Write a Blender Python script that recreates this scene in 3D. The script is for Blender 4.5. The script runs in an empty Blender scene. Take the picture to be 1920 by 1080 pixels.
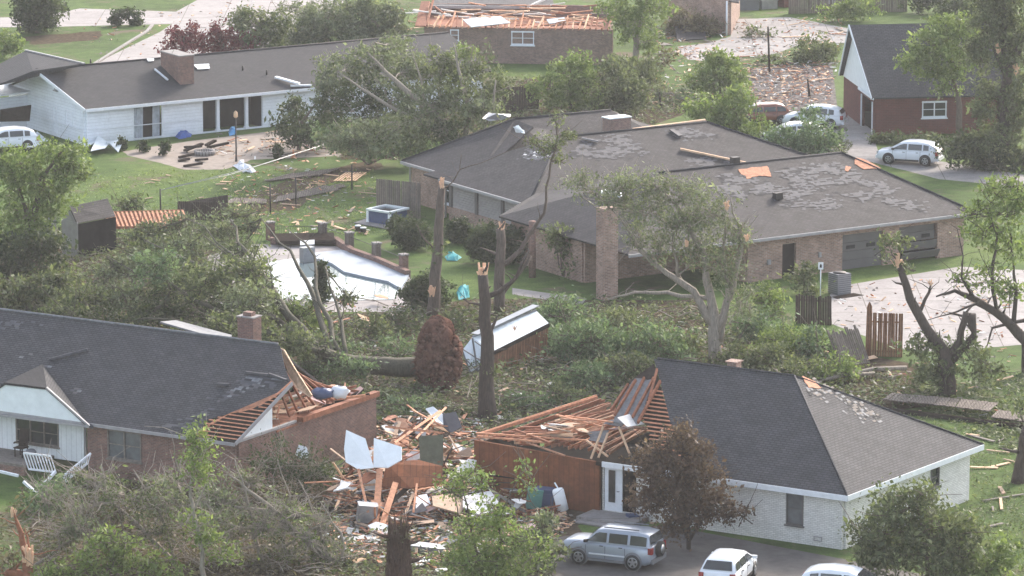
import bpy, bmesh, math, random
import numpy as np
from mathutils import Vector, Matrix, noise as mnoise
random.seed(7); RN = np.random.default_rng(7)
SC = bpy.context.scene
COL = SC.collection
# ---------------------------------------------------------------- camera
FPX = 8640.0; PITCH = math.radians(11.5); CAMH = 54.0
cam = bpy.data.cameras.new('camera'); camo = bpy.data.objects.new('camera', cam); COL.objects.link(camo)
camo.location = (0, 0, CAMH); camo.rotation_euler = (math.radians(90) - PITCH, 0, 0)
cam.lens = 162; cam.sensor_width = 36; cam.clip_start = 1; cam.clip_end = 4000
SC.camera = camo
# ---------------------------------------------------------------- sky and sun
SUN_AZ = math.radians(32); SUN_EL = math.radians(30)      # the sun stands beyond the houses, to the right
w = bpy.data.worlds.new('World'); SC.world = w; w.use_nodes = True
nt = w.node_tree; bg = nt.nodes['Background']
sky = nt.nodes.new('ShaderNodeTexSky'); sky.sky_type = 'NISHITA'; sky.sun_disc = False
sky.sun_elevation = SUN_EL; sky.sun_rotation = SUN_AZ; sky.dust_density = 3.0; sky.air_density = 1.0
hs = nt.nodes.new('ShaderNodeHueSaturation'); hs.inputs['Saturation'].default_value = .55      # thin cloud over the blue
nt.links.new(sky.outputs[0], hs.inputs['Color']); nt.links.new(hs.outputs[0], bg.inputs[0]); bg.inputs[1].default_value = 0.15
sl = bpy.data.lights.new('sun', 'SUN'); sl.energy = 1.5; sl.angle = math.radians(6); sl.color = (1.0, 0.87, 0.74)
so = bpy.data.objects.new('sun', sl); COL.objects.link(so); so.location = (40, 60, 120)
sd = Vector((math.sin(SUN_AZ) * math.cos(SUN_EL), math.cos(SUN_AZ) * math.cos(SUN_EL), math.sin(SUN_EL)))
so.rotation_euler = (-sd).to_track_quat('-Z', 'Y').to_euler()
SC.view_settings.view_transform = 'Standard'; SC.view_settings.look = 'None'
SC.view_settings.exposure = 1.6; SC.view_settings.gamma = 1
# ---------------------------------------------------------------- from a picture point to a real place
def ray(u, v):
    dx = (u - 960) / FPX; dy = -(v - 540) / FPX
    return Vector((dx, math.cos(PITCH) + dy * math.sin(PITCH), -math.sin(PITCH) + dy * math.cos(PITCH)))
def G(u, v, z=0.0):
    d = ray(u, v); t = (CAMH - z) / -d.z
    return Vector((d.x * t, d.y * t, z))
def PY(u, v, Y):
    d = ray(u, v); t = Y / d.y
    return Vector((d.x * t, Y, CAMH + d.z * t))
def plane(a, b, c):
    n = (b - a).cross(c - a).normalized()
    if n.z < 0: n = -n
    return (a.copy(), n)
def PP(u, v, pl, off=0.0):
    d = ray(u, v); o = Vector((0, 0, CAMH)); p, n = pl
    t = (p - o).dot(n) / d.dot(n)
    return o + d * t + n * off
def PXM(Y): return FPX / (Y * 1.02 + 4)      # picture units per metre at distance Y
# ---------------------------------------------------------------- materials
def newmat(name):
    m = bpy.data.materials.new(name); m.use_nodes = True
    return m, m.node_tree, m.node_tree.nodes['Principled BSDF']
def noise(nt, scale, detail=4, rough=0.6, coord='Object', dist=0.0, stretch=None):
    tc = nt.nodes.new('ShaderNodeTexCoord'); n = nt.nodes.new('ShaderNodeTexNoise')
    n.inputs['Scale'].default_value = scale; n.inputs['Detail'].default_value = detail
    n.inputs['Roughness'].default_value = rough; n.inputs['Distortion'].default_value = dist
    src = tc.outputs[coord]
    if stretch:
        mp = nt.nodes.new('ShaderNodeMapping'); mp.inputs['Scale'].default_value = stretch
        nt.links.new(src, mp.inputs[0]); src = mp.outputs[0]
    nt.links.new(src, n.inputs['Vector'])
    return n.outputs['Fac']
def ramp(nt, fac, stops):
    r = nt.nodes.new('ShaderNodeValToRGB'); e = r.color_ramp.elements
    while len(e) < len(stops): e.new(0.5)
    for i, (p, c) in enumerate(stops): e[i].position = p; e[i].color = (*c, 1)
    nt.links.new(fac, r.inputs[0]); return r.outputs[0]
def mixc(nt, a, b, fac, mode='MIX'):
    m = nt.nodes.new('ShaderNodeMix'); m.data_type = 'RGBA'; m.blend_type = mode
    for s, v in ((0, fac), (6, a), (7, b)):
        if isinstance(v, (int, float)): m.inputs[s].default_value = v
        elif isinstance(v, tuple): m.inputs[s].default_value = (*v, 1)
        else: nt.links.new(v, m.inputs[s])
    return m.outputs[2]
def bump(nt, bs, h, strength=0.4, dist=0.02):
    b = nt.nodes.new('ShaderNodeBump'); b.inputs['Strength'].default_value = strength; b.inputs['Distance'].default_value = dist
    nt.links.new(h, b.inputs['Height']); nt.links.new(b.outputs[0], bs.inputs['Normal'])
M = {}
MATTE = ('shade_fill', 'wood_dark', 'dirt', 'soil_red', 'gravel', 'grass')
def mk(name, col, var=0.25, scale=3.0, rough=0.8, metal=0.0, stretch=None, spec=0.3, coord='Object', bumpy=0.0):
    m, nt, bs = newmat(name)
    f = noise(nt, scale, 5, 0.65, coord, 0, stretch)
    lo = tuple(c * (1 - var) for c in col); hi = tuple(min(1, c * (1 + var)) for c in col)
    nt.links.new(ramp(nt, f, [(0.3, lo), (0.7, hi)]), bs.inputs['Base Color'])
    bs.inputs['Roughness'].default_value = rough; bs.inputs['Metallic'].default_value = metal
    bs.inputs['Specular IOR Level'].default_value = 0.0 if name in MATTE else spec
    if bumpy: bump(nt, bs, f, bumpy)
    M[name] = m; return m
def brick(name, c1, c2, mortar, bw=0.22, bh=0.075, ms=0.012, blotch=0.35, rough=0.9, off=0.5):
    m, nt, bs = newmat(name)
    tc = nt.nodes.new('ShaderNodeTexCoord'); b = nt.nodes.new('ShaderNodeTexBrick')
    nt.links.new(tc.outputs['UV'], b.inputs['Vector'])
    b.inputs['Color1'].default_value = (*c1, 1); b.inputs['Color2'].default_value = (*c2, 1); b.inputs['Mortar'].default_value = (*mortar, 1)
    b.inputs['Scale'].default_value = 1; b.inputs['Brick Width'].default_value = bw; b.inputs['Row Height'].default_value = bh
    b.inputs['Mortar Size'].default_value = ms; b.inputs['Bias'].default_value = 0.0; b.offset = off
    n1 = noise(nt, 0.9, 5, 0.7, 'UV')
    n2 = noise(nt, 5.0, 4, 0.7, 'UV'); k2 = min(.22, blotch * .7)
    c = mixc(nt, b.outputs['Color'], ramp(nt, n1, [(0.3, (1 - blotch,) * 3), (0.7, (1 + blotch * .4,) * 3)]), 1.0, 'MULTIPLY')
    c = mixc(nt, c, ramp(nt, n2, [(0.3, (1 - k2,) * 3), (0.7, (1 + k2 * .8,) * 3)]), 1.0, 'MULTIPLY')
    nt.links.new(c, bs.inputs['Base Color']); bs.inputs['Roughness'].default_value = rough
    bs.inputs['Specular IOR Level'].default_value = 0.2
    bump(nt, bs, b.outputs['Fac'], 0.3, -0.01)
    M[name] = m; return m
brick('shingle_charcoal', (.066, .066, .074), (.088, .086, .093), (.04, .04, .045), .33, .145, .024, .32, .8)
brick('shingle_brown', (.050, .046, .051), (.072, .066, .071), (.04, .037, .04), .33, .145, .024, .38, .75)
brick('shingle_shaded', (.035, .035, .039), (.048, .047, .051), (.025, .025, .03), .33, .145, .02, .2, .9)  # darkened copy of the charcoal shingles, shade put into the colour
brick('shingle_dark', (.040, .040, .047), (.056, .055, .063), (.035, .035, .038), .33, .145, .02, .2, .8)
brick('brick_red', (.27, .14, .11), (.17, .095, .08), (.25, .2, .175), blotch=.3)
brick('brick_mixed', (.42, .26, .20), (.25, .16, .13), (.40, .34, .30), .3, .09, .014, .35)
brick('brick_brown', (.30, .185, .155), (.19, .125, .11), (.28, .23, .20), blotch=.3)
brick('brick_maroon', (.16, .052, .042), (.12, .042, .036), (.14, .08, .07), .35, .12, .014, .2)
brick('brick_white', (.80, .79, .77), (.66, .65, .63), (.50, .49, .48), .24, .085, .012, .12)
brick('siding_white', (.78, .82, .88), (.75, .79, .85), (.60, .63, .68), 4.0, .22, .012, .1)
brick('siding_cream', (.76, .78, .80), (.73, .75, .77), (.55, .56, .58), .3, 4.0, .014, .1)
brick('siding_rust', (.235, .088, .042), (.165, .064, .034), (.10, .04, .024), .3, 4.0, .012, .35)
brick('siding_gray', (.16, .145, .14), (.15, .135, .13), (.09, .08, .08), .6, 5.0, .014, .2)
brick('planks_dark', (.085, .06, .05), (.06, .045, .04), (.02, .016, .015), .14, 5.0, .012, .3)
brick('planks_gray', (.22, .185, .16), (.16, .135, .12), (.04, .035, .03), .15, 5.0, .012, .3)
brick('planks_cedar', (.30, .15, .085), (.21, .105, .065), (.05, .03, .02), .13, 5.0, .012, .3)
brick('shake', (.085, .08, .078), (.15, .145, .14), (.03, .03, .03), .2, .16, .02, .4)
mk('underlay', (.17, .175, .19), .35, 4.0, .7)
mk('underlay_dark', (.075, .075, .088), .3, 2.5, .7)
mk('louvre', (.34, .31, .305), .12, 3.0, .7)
mk('insulation', (.52, .36, .34), .25, 5.0, .95)
mk('felt', (.098, .095, .103), .3, 3.0, .75)
mk('decking', (.48, .22, .13), .35, 6.0, .8)
mk('wood_fresh', (.50, .24, .14), .35, 5.0, .75, stretch=(1, 1, 1))
mk('wood_pale', (.62, .42, .28), .25, 5.0, .8)
mk('wood_red', (.26, .105, .06), .4, 4.0, .8)
mk('wood_brown', (.34, .18, .115), .4, 4.0, .8)
mk('wood_gray', (.20, .175, .155), .3, 6.0, .85)
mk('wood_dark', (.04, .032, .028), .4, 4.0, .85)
mk('plywood', (.40, .28, .20), .25, 4.0, .8)
mk('trim_white', (.72, .75, .80), .08, 4.0, .5)
mk('trim_gray', (.32, .31, .32), .15, 3.0, .5)
mk('panel_white', (.80, .84, .87), .07, 2.0, .6)
mk('drywall', (.62, .61, .60), .18, 3.0, .8)
mk('metal_white', (.66, .72, .76), .12, 3.0, .35, .2)
mk('metal_gray', (.30, .31, .33), .15, 3.0, .4, .5)
brick('concrete', (.30, .28, .275), (.26, .245, .24), (.12, .11, .10), 3.2, 3.2, .03, .25, .85, 0)
brick('concrete_pink', (.34, .315, .31), (.30, .278, .273), (.15, .13, .12), 3.4, 3.4, .03, .22, .85, 0)
mk('deck_blue', (.30, .34, .40), .1, 1.0, .5, spec=.5)
mk('asphalt', (.10, .092, .088), .3, 1.2, .9, bumpy=.1)
mk('patio', (.26, .22, .19), .2, 2.0, .9)
mk('dirt', (.085, .066, .048), .45, 3.0, .95)
mk('gravel', (.15, .135, .13), .85, 2.6, .95, bumpy=.5)
mk('soil_red', (.125, .066, .05), .6, 3.5, .98, bumpy=.9)
mk('bark', (.115, .09, .075), .4, 5.0, .9, stretch=(3, 3, .5), bumpy=.5)
mk('bark_moss', (.085, .078, .058), .4, 4.0, .9, stretch=(3, 3, .5), bumpy=.5)
mk('bark_dark', (.065, .05, .043), .4, 5.0, .9, stretch=(3, 3, .5), bumpy=.5)
mk('bark_red', (.10, .058, .045), .5, 6.0, .95, stretch=(3, 3, .5), bumpy=.5)
mk('bark_pale', (.27, .235, .20), .35, 5.0, .9, stretch=(3, 3, .5), bumpy=.3)
mk('splinter', (.72, .47, .32), .25, 8.0, .7, stretch=(4, 4, .6))
mk('tyre', (.02, .02, .021), .2, 5, .7)
mk('rim', (.42, .43, .45), .1, 5, .3, .7)
mk('black_trim', (.02, .02, .022), .2, 5, .5)
mk('gray_trim', (.16, .165, .18), .1, 5, .5)
mk('fabric_white', (.68, .70, .75), .12, 3, .9)
mk('fabric_blue', (.05, .10, .30), .3, 4, .8)
mk('fabric_teal', (.05, .33, .36), .25, 5, .7)
mk('curtain', (.42, .46, .52), .25, 3, .9)
mk('shade_fill', (.02, .018, .017), .4, 2, .95)  # near-black colour standing in for the shade inside openings
mk('dark_metal', (.05, .045, .045), .3, 4, .6, .3)
mk('plastic_blue', (.10, .30, .55), .1, 3, .4)
mk('green_box', (.10, .25, .22), .1, 3, .5)
mk('orange_paint', (.42, .16, .07), .1, 3, .4)
mk('garage_gray', (.115, .11, .11), .1, 1.5, .6)
mk('dark_blue', (.06, .085, .17), .15, 2, .4)
mk('brass_green', (.09, .09, .06), .3, 3, .8)
def paint(name, col, rough=.28, metal=0.0):
    m, nt, bs = newmat(name)
    n = noise(nt, 1.5, 4, .6)
    nt.links.new(ramp(nt, n, [(.3, tuple(c * .93 for c in col)), (.7, col)]), bs.inputs['Base Color'])
    bs.inputs['Roughness'].default_value = rough; bs.inputs['Metallic'].default_value = metal
    bs.inputs['Coat Weight'].default_value = .5; bs.inputs['Coat Roughness'].default_value = .1
    M[name] = m
paint('paint_white', (.74, .78, .84)); paint('paint_silver', (.33, .37, .44), .3, .3); paint('paint_red', (.35, .04, .03)); paint('paint_rust', (.22, .07, .04))
def glassmat(name, col, rough=.08):
    m, nt, bs = newmat(name)
    n = noise(nt, 2.0, 3, .6)
    nt.links.new(ramp(nt, n, [(.3, tuple(c * .6 for c in col)), (.7, col)]), bs.inputs['Base Color'])
    bs.inputs['Roughness'].default_value = rough; bs.inputs['Specular IOR Level'].default_value = .7
    M[name] = m
glassmat('glass', (.045, .05, .055)); glassmat('glass_blind', (.16, .17, .18), .2); glassmat('lamp_red', (.3, .02, .02), .2); glassmat('lamp_clear', (.6, .6, .6), .2)
m, nt, bs = newmat('pool_water')
bs.inputs['Base Color'].default_value = (.12, .16, .17, 1); bs.inputs['Roughness'].default_value = .04; bs.inputs['Specular IOR Level'].default_value = 1.0
bs.inputs['IOR'].default_value = 1.45
bump(nt, bs, noise(nt, 1.2, 3, .6), .12, .02); M['pool_water'] = m
# grass: mottled turf, bare earth, darker tufts
m, nt, bs = newmat('grass')
n1 = noise(nt, .10, 6, .62); n2 = noise(nt, .9, 6, .7); n3 = noise(nt, 9, 4, .7); n4 = noise(nt, .22, 5, .7, dist=.8)
g = ramp(nt, n1, [(.30, (.052, .085, .024)), (.5, (.080, .132, .036)), (.72, (.125, .172, .048))])
g = mixc(nt, g, ramp(nt, n2, [(.3, (.60, .62, .6)), (.7, (1.25, 1.2, 1.15))]), 1.0, 'MULTIPLY')
g = mixc(nt, g, ramp(nt, n3, [(.3, (.68,) * 3), (.72, (1.3,) * 3)]), 1.0, 'MULTIPLY')
msk = ramp(nt, n4, [(.56, (0, 0, 0)), (.68, (1, 1, 1))])
g = mixc(nt, g, (.13, .105, .075), msk)
nt.links.new(g, bs.inputs['Base Color']); bs.inputs['Roughness'].default_value = .95; bs.inputs['Specular IOR Level'].default_value = .1
bump(nt, bs, n3, .8, .06); M['grass'] = m
def leafmat(name, c1, c2, c3, tr=.35):
    m = bpy.data.materials.new(name); m.use_nodes = True; nt = m.node_tree; nt.nodes.clear()
    at = nt.nodes.new('ShaderNodeAttribute'); at.attribute_name = 'rnd'
    col = ramp(nt, at.outputs['Fac'], [(0.0, c1), (.55, c2), (1.0, c3)])
    col = mixc(nt, col, ramp(nt, noise(nt, .8, 3, .6), [(.3, (.7,) * 3), (.7, (1.3,) * 3)]), 1.0, 'MULTIPLY')
    d = nt.nodes.new('ShaderNodeBsdfPrincipled'); d.inputs['Roughness'].default_value = .6; d.inputs['Specular IOR Level'].default_value = .25
    t = nt.nodes.new('ShaderNodeBsdfTranslucent'); mx = nt.nodes.new('ShaderNodeMixShader'); mx.inputs[0].default_value = tr
    o = nt.nodes.new('ShaderNodeOutputMaterial')
    nt.links.new(col, d.inputs['Base Color'])
    nt.links.new(mixc(nt, col, (1.15, 1.25, .7), 1.0, 'MULTIPLY'), t.inputs['Color'])
    nt.links.new(d.outputs[0], mx.inputs[1]); nt.links.new(t.outputs[0], mx.inputs[2]); nt.links.new(mx.outputs[0], o.inputs[0])
    M[name] = m
leafmat('leaf_olive', (.075, .092, .048), (.13, .152, .078), (.24, .26, .145))
leafmat('leaf_gray', (.11, .13, .08), (.165, .19, .12), (.30, .32, .22))
leafmat('leaf_bright', (.11, .15, .05), (.18, .235, .08), (.32, .37, .16))
leafmat('leaf_dark', (.035, .05, .025), (.06, .08, .038), (.10, .12, .06))
leafmat('leaf_cool', (.09, .135, .075), (.145, .20, .115), (.25, .32, .19))
leafmat('leaf_red', (.10, .016, .026), (.15, .026, .036), (.22, .05, .05), .15)
leafmat('leaf_brown', (.085, .068, .045), (.13, .11, .07), (.20, .17, .11))
leafmat('leaf_burgundy', (.075, .048, .042), (.12, .078, .062), (.18, .12, .09))
leafmat('leaf_evergreen', (.03, .045, .022), (.055, .075, .035), (.085, .105, .05))
# ---------------------------------------------------------------- mesh collecting
class MB:
    def __init__(s): s.st = []; s.v = []; s.f = []; s.mi = []; s.smooth = []
    def add(s, vs, fs, mi=0, sm=False):
        n = len(s.v); s.st.append(n); s.v += [Vector(p) for p in vs]
        for f in fs: s.f.append([n + i for i in f]); s.mi.append(mi); s.smooth.append(sm)
    def box(s, c, sz, R=None, mi=0):
        c = Vector(c); hx, hy, hz = [q / 2 for q in sz]
        vs = [Vector((x, y, z)) for z in (-hz, hz) for x, y in ((-hx, -hy), (hx, -hy), (hx, hy), (-hx, hy))]
        if R is not None: vs = [R @ p for p in vs]
        s.add([c + p for p in vs], [(3, 2, 1, 0), (4, 5, 6, 7), (0, 1, 5, 4), (1, 2, 6, 5), (2, 3, 7, 6), (3, 0, 4, 7)], mi)
    def beam(s, a, b, wd=.1, ht=.1, mi=0, up=(0, 0, 1)):
        a, b = Vector(a), Vector(b); d = b - a; L = d.length
        if L < 1e-5: return
        x = d / L; y = Vector(up).cross(x)
        if y.length < 1e-3: y = Vector((1, 0, 0)).cross(x)
        y.normalize(); z = x.cross(y)
        R = Matrix((x, y, z)).transposed(); s.box((a + b) / 2, (L, wd, ht), R, mi)
    def slab(s, pts, th=.1, mi=0, nrm=None):
        pts = [Vector(p) for p in pts]; n = Vector((0, 0, 0))
        for i in range(len(pts)):
            a, b = pts[i] - pts[0], pts[(i + 1) % len(pts)] - pts[0]; n += a.cross(b)
        n.normalize()
        if nrm is not None:
            if n.dot(nrm) < 0: pts = pts[::-1]; n = -n
        elif n.z < 0: pts = pts[::-1]; n = -n
        k = len(pts); lo = [p - n * th for p in pts]
        s.add(pts + lo, [list(range(k)), list(range(2 * k - 1, k - 1, -1))] + [(i, i + k, (i + 1) % k + k, (i + 1) % k) for i in range(k)], mi)
    def tube(s, pts, rad, seg=6, mi=0, cap=True):
        pts = [Vector(p) for p in pts]; n0 = len(s.v); rings = []
        for i, p in enumerate(pts):
            d = (pts[min(i + 1, len(pts) - 1)] - pts[max(i - 1, 0)])
            if d.length < 1e-6: d = Vector((0, 0, 1))
            d.normalize(); a = d.cross(Vector((.31, .17, .93)));
            if a.length < 1e-2: a = d.cross(Vector((1, 0, 0)))
            a.normalize(); b = d.cross(a); r = rad[i] if not isinstance(rad, (int, float)) else rad
            rings.append([p + (a * math.cos(t) + b * math.sin(t)) * r for t in [2 * math.pi * k / seg for k in range(seg)]])
        vs = [q for r in rings for q in r]; fs = []
        for i in range(len(pts) - 1):
            for k in range(seg):
                fs.append((i * seg + k, i * seg + (k + 1) % seg, (i + 1) * seg + (k + 1) % seg, (i + 1) * seg + k))
        if cap: fs.append(list(range(seg))[::-1]); fs.append([(len(pts) - 1) * seg + k for k in range(seg)])
        s.add(vs, fs, mi, True)
    def lathe(s, c, prof, seg=16, mi=0, R=None, cap=True):
        c = Vector(c); vs = []
        for r, z in prof:
            for k in range(seg):
                t = 2 * math.pi * k / seg; p = Vector((r * math.cos(t), r * math.sin(t), z))
                vs.append(c + (R @ p if R is not None else p))
        fs = [(i * seg + k, i * seg + (k + 1) % seg, (i + 1) * seg + (k + 1) % seg, (i + 1) * seg + k) for i in range(len(prof) - 1) for k in range(seg)]
        if cap: fs.append([(len(prof) - 1) * seg + k for k in range(seg)]); fs.append(list(range(seg))[::-1])
        s.add(vs, fs, mi, True)
ORG = {}
def props(o, label=None, cat=None, group=None, kind=None):
    if label: o['label'] = label
    if cat: o['category'] = cat
    if group: o['group'] = group
    if kind: o['kind'] = kind
    return o
def thing(name, label, cat, base, group=None):
    o = bpy.data.objects.new(name, None); COL.objects.link(o); o.location = base; ORG[o.name] = Vector(base); o.empty_display_size = .3
    return props(o, label, cat, group)
def uvs(me):
    uv = me.uv_layers.new(name='UVMap'); dat = np.zeros(len(me.loops) * 2, dtype=np.float32)
    for p in me.polygons:
        n = p.normal; t = Vector((-n.y, n.x, 0))
        if t.length < .05: t = Vector((1, 0, 0))
        t.normalize(); b = n.cross(t)
        for li in p.loop_indices:
            c = me.vertices[me.loops[li].vertex_index].co
            dat[li * 2] = c.dot(t); dat[li * 2 + 1] = c.dot(b)
    uv.data.foreach_set('uv', dat)
def obj(name, mb, mats, parent=None, base=None):
    if isinstance(mats, str): mats = [mats]
    org = ORG[parent.name] if parent is not None else (Vector(base) if base is not None else (sum(mb.v, Vector()) / len(mb.v)))
    if parent is None and base is None: org = Vector((org.x, org.y, min(p.z for p in mb.v)))
    me = bpy.data.meshes.new(name); me.from_pydata([p - org for p in mb.v], [], mb.f)
    for x in mats: me.materials.append(M[x])
    me.polygons.foreach_set('material_index', mb.mi); me.polygons.foreach_set('use_smooth', mb.smooth); me.update()
    bm = bmesh.new(); bm.from_mesh(me); bmesh.ops.recalc_face_normals(bm, faces=bm.faces); bm.to_mesh(me); bm.free()
    uvs(me)
    o = bpy.data.objects.new(name, me); COL.objects.link(o)
    if parent is None: o.location = org
    else: o.parent = parent
    ORG[o.name] = org
    return o
def pieces(name, mb, mats, parent):
    i = 0; n = len(mb.v)
    # group faces that share vertices into pieces (each add() call is one)
    starts = mb.st + [n]; o = None
    for a, b in zip(starts, starts[1:]):
        q = MB(); q.v = mb.v[a:b]; idx = [k for k, f in enumerate(mb.f) if a <= f[0] < b]
        q.f = [[j - a for j in mb.f[k]] for k in idx]; q.mi = [mb.mi[k] for k in idx]; q.smooth = [mb.smooth[k] for k in idx]
        o = obj(name, q, mats, parent)
    return o
def one(name, mb, mats, label, cat, group=None, base=None):
    return props(obj(name, mb, mats, None, base), label, cat, group)
def struct(name, mb, mats):
    return props(obj(name, mb, mats, None, (0, 0, 0)), kind='structure')
def rag(pts, n=4, amp=.12):
    """ragged outline through 3D points, kept in their plane"""
    out = []; k = len(pts)
    for i in range(k):
        a, b = pts[i], pts[(i + 1) % k]; d = b - a
        for j in range(n):
            t = j / n; p = a + d * t
            if j: p = p + (pts[(i + 2) % k] - a) .normalized() * random.uniform(-amp, amp)
            out.append(p)
    return out
# ---------------------------------------------------------------- vegetation
def leafmesh(name, C, L, W, mat, parent=None, base=None, flat=0.0):
    n = len(C); org = ORG[parent.name] if parent is not None else Vector(base)
    a = RN.normal(size=(n, 3)); a[:, 2] -= .25; a[:, 2] *= (1 - flat); a /= np.linalg.norm(a, axis=1)[:, None] + 1e-9
    b = RN.normal(size=(n, 3)); b[:, 2] *= (1 - flat * .7); b -= a * (a * b).sum(1)[:, None]; b /= np.linalg.norm(b, axis=1)[:, None] + 1e-9
    s = np.clip(np.exp(RN.normal(0, .38, n)), .45, 2.2)[:, None]; Ls = L * s; Ws = W * s
    V = np.stack([C - a * Ls / 2, C + b * Ws / 2 + a * Ls * .05, C + a * Ls / 2, C - b * Ws / 2 + a * Ls * .05], 1).reshape(-1, 3)
    V[:, 2] = np.maximum(V[:, 2], .02); V -= np.array(org)
    me = bpy.data.meshes.new(name); me.vertices.add(4 * n); me.vertices.foreach_set('co', V.astype(np.float32).ravel())
    me.loops.add(4 * n); me.loops.foreach_set('vertex_index', np.arange(4 * n, dtype=np.int32))
    me.polygons.add(n); me.polygons.foreach_set('loop_start', np.arange(0, 4 * n, 4, dtype=np.int32)); me.polygons.foreach_set('loop_total', np.full(n, 4, dtype=np.int32))
    me.update(calc_edges=True)
    at = me.attributes.new('rnd', 'FLOAT', 'FACE'); r = RN.uniform(0, 1, n) ** 1.4; at.data.foreach_set('value', r.astype(np.float32))
    me.materials.append(M[mat])
    o = bpy.data.objects.new(name, me); COL.objects.link(o)
    if parent is not None: o.parent = parent
    else: o.location = org
    ORG[o.name] = org
    return o
def rotm0(a, b): return Matrix.Rotation(a, 3, 'Z') @ Matrix.Rotation(b, 3, 'X')
def wob(a, b, n=4, amp=.1):
    a, b = Vector(a), Vector(b); L = (b - a).length
    out = [a + (b - a) * (i / n) for i in range(n + 1)]
    for i in range(1, n): out[i] = out[i] + Vector([random.gauss(0, amp * L * .4) for _ in range(3)])
    return out
def veg(name, label, cat, base, blobs, trunks=(), leaf='leaf_olive', bark='bark', L=.25, W=.11, cover=3.6, group=None,
        twigs=True, clump=.24, sparse=1.0, splint=(), rootY=None, twig_r=.022, extra=0):
    """base (u, v) on the ground; blobs (u, v, ru, rv[, dY[, leafmat]]); trunks ([(u, v, dY)...], [r...]) in metres"""
    B = G(*base); Y0 = B.y if rootY is None else rootY; px = PXM(Y0)
    root = thing(name, label, cat, (B.x, B.y, 0), group)
    tb = MB(); ends = []
    for path, rr in trunks:
        P = [PY(p[0], p[1], Y0 + (p[2] if len(p) > 2 else 0)) for p in path]
        P = [Vector((q.x, q.y, max(q.z, -.1))) for q in P]
        Q = [P[0]]; R = [rr[0]]
        for i in range(1, len(P)):
            seg = wob(P[i - 1], P[i], 3, .05); Q += seg[1:]; R += [rr[i - 1] + (rr[i] - rr[i - 1]) * t for t in (1 / 3, 2 / 3, 1)]
        tb.tube(Q, R, 8 if max(rr) > .12 else 5); ends += Q[2:]
        # stubs and side branches
        for q, r in list(zip(Q, R))[3:]:
            if r > .03 and random.random() < .75:
                d = Vector((random.gauss(0, 1), random.gauss(0, .7), random.uniform(.1, 1))).normalized(); ln = random.uniform(.3, 1.5)
                tb.tube(wob(q, q + d * ln, 3, .12), [r * .4, r * .3, r * .2, .006], 5); ends.append(q + d * ln)
    if not ends: ends = [Vector((B.x, B.y, .1))]
    C = {}; tw = MB(); E = np.array([list(e) for e in ends])
    for bl in blobs:
        u, v, ru, rv = bl[:4]; dY = bl[4] if len(bl) > 4 else 0; lm = bl[5] if len(bl) > 5 and bl[5] else leaf
        c = np.array(PY(u, v, Y0 + dY)); rx = ru / px; rz = rv / px; ry = min(rx, 1.3 * max(rz, .6))
        area = math.pi * rx * rz; nl = int(cover * sparse * area / (.5 * L * W)); per = 32; nc = max(3, nl // per)
        d = RN.normal(size=(nc, 3)); d /= np.linalg.norm(d, axis=1)[:, None]
        rad = RN.uniform(.25, 1.0, nc) ** .55
        lump = 1 + .3 * np.sin(d[:, 0] * 5 + u) * np.cos(d[:, 2] * 6 + v) + .16 * np.sin(d[:, 1] * 9 + u)
        cc = c + d * (rad * lump)[:, None] * np.array([rx, ry, rz]); cc[:, 2] = np.maximum(cc[:, 2], .08 + .15 * RN.uniform(size=nc))
        sp = clump * (.6 + .8 * RN.uniform(size=nc))
        lv = np.repeat(cc, per, 0) + RN.normal(size=(nc * per, 3)) * np.repeat(sp, per)[:, None] * np.array([1.1, 1.1, .8])
        C.setdefault(lm, []).append(lv)
        if twigs:
            k = max(2, int(nc * .30)); e0 = E[((E - c) ** 2).sum(1).argmin()]
            hub = Vector(c * .6 + e0 * .4)
            tw.tube(wob(Vector(e0), hub, 3, .08), [twig_r * 2.2, twig_r * 2, twig_r * 1.8, twig_r * 1.5], 5)
            for i in RN.choice(nc, min(k, nc), replace=False):
                q = Vector(cc[i]); st = hub if random.random() < .6 else Vector(c + (cc[i] - c) * .3)
                tw.tube(wob(st, q, 3, .1), [twig_r * 1.3, twig_r, twig_r * .7, twig_r * .4], 4, cap=False)
        for _ in range(extra):
            q = Vector(cc[random.randrange(nc)]); d2 = (q - Vector(c)).normalized() + Vector((random.gauss(0, .4), random.gauss(0, .4), random.uniform(0, .6)))
            tw.tube(wob(q - d2 * .6, q + d2 * random.uniform(.4, 1.3), 3, .1), [twig_r * 1.3, twig_r, twig_r * .7, twig_r * .4], 4, cap=False)
    if tb.v: obj('trunk', tb, bark, root)
    if tw.v: obj('branches', tw, bark, root)
    for (u, v, dY, sz) in splint:
        s = MB(); p = PY(u, v, Y0 + dY)
        for _ in range(16):
            an = random.uniform(0, 6.28); rr_ = sz * .17 * math.sqrt(random.random()); o2 = Vector((math.cos(an) * rr_, math.sin(an) * rr_, 0)); a = p + o2 - Vector((0, 0, sz * random.uniform(.1, .5)))
            tip = p + o2 * random.uniform(1, 1.7) + Vector((random.gauss(0, .07), 0, random.uniform(-.05, .45) * sz))
            s.beam(a, tip, sz * random.uniform(.04, .12), sz * random.uniform(.03, .1), up=(math.cos(an), math.sin(an), .1))
        props(obj('broken_wood', s, 'splinter', root), 'pale splintered wood of the break')
    for lm, ls in C.items(): leafmesh('crown', np.concatenate(ls), L, W, lm, root)
    return root
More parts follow.
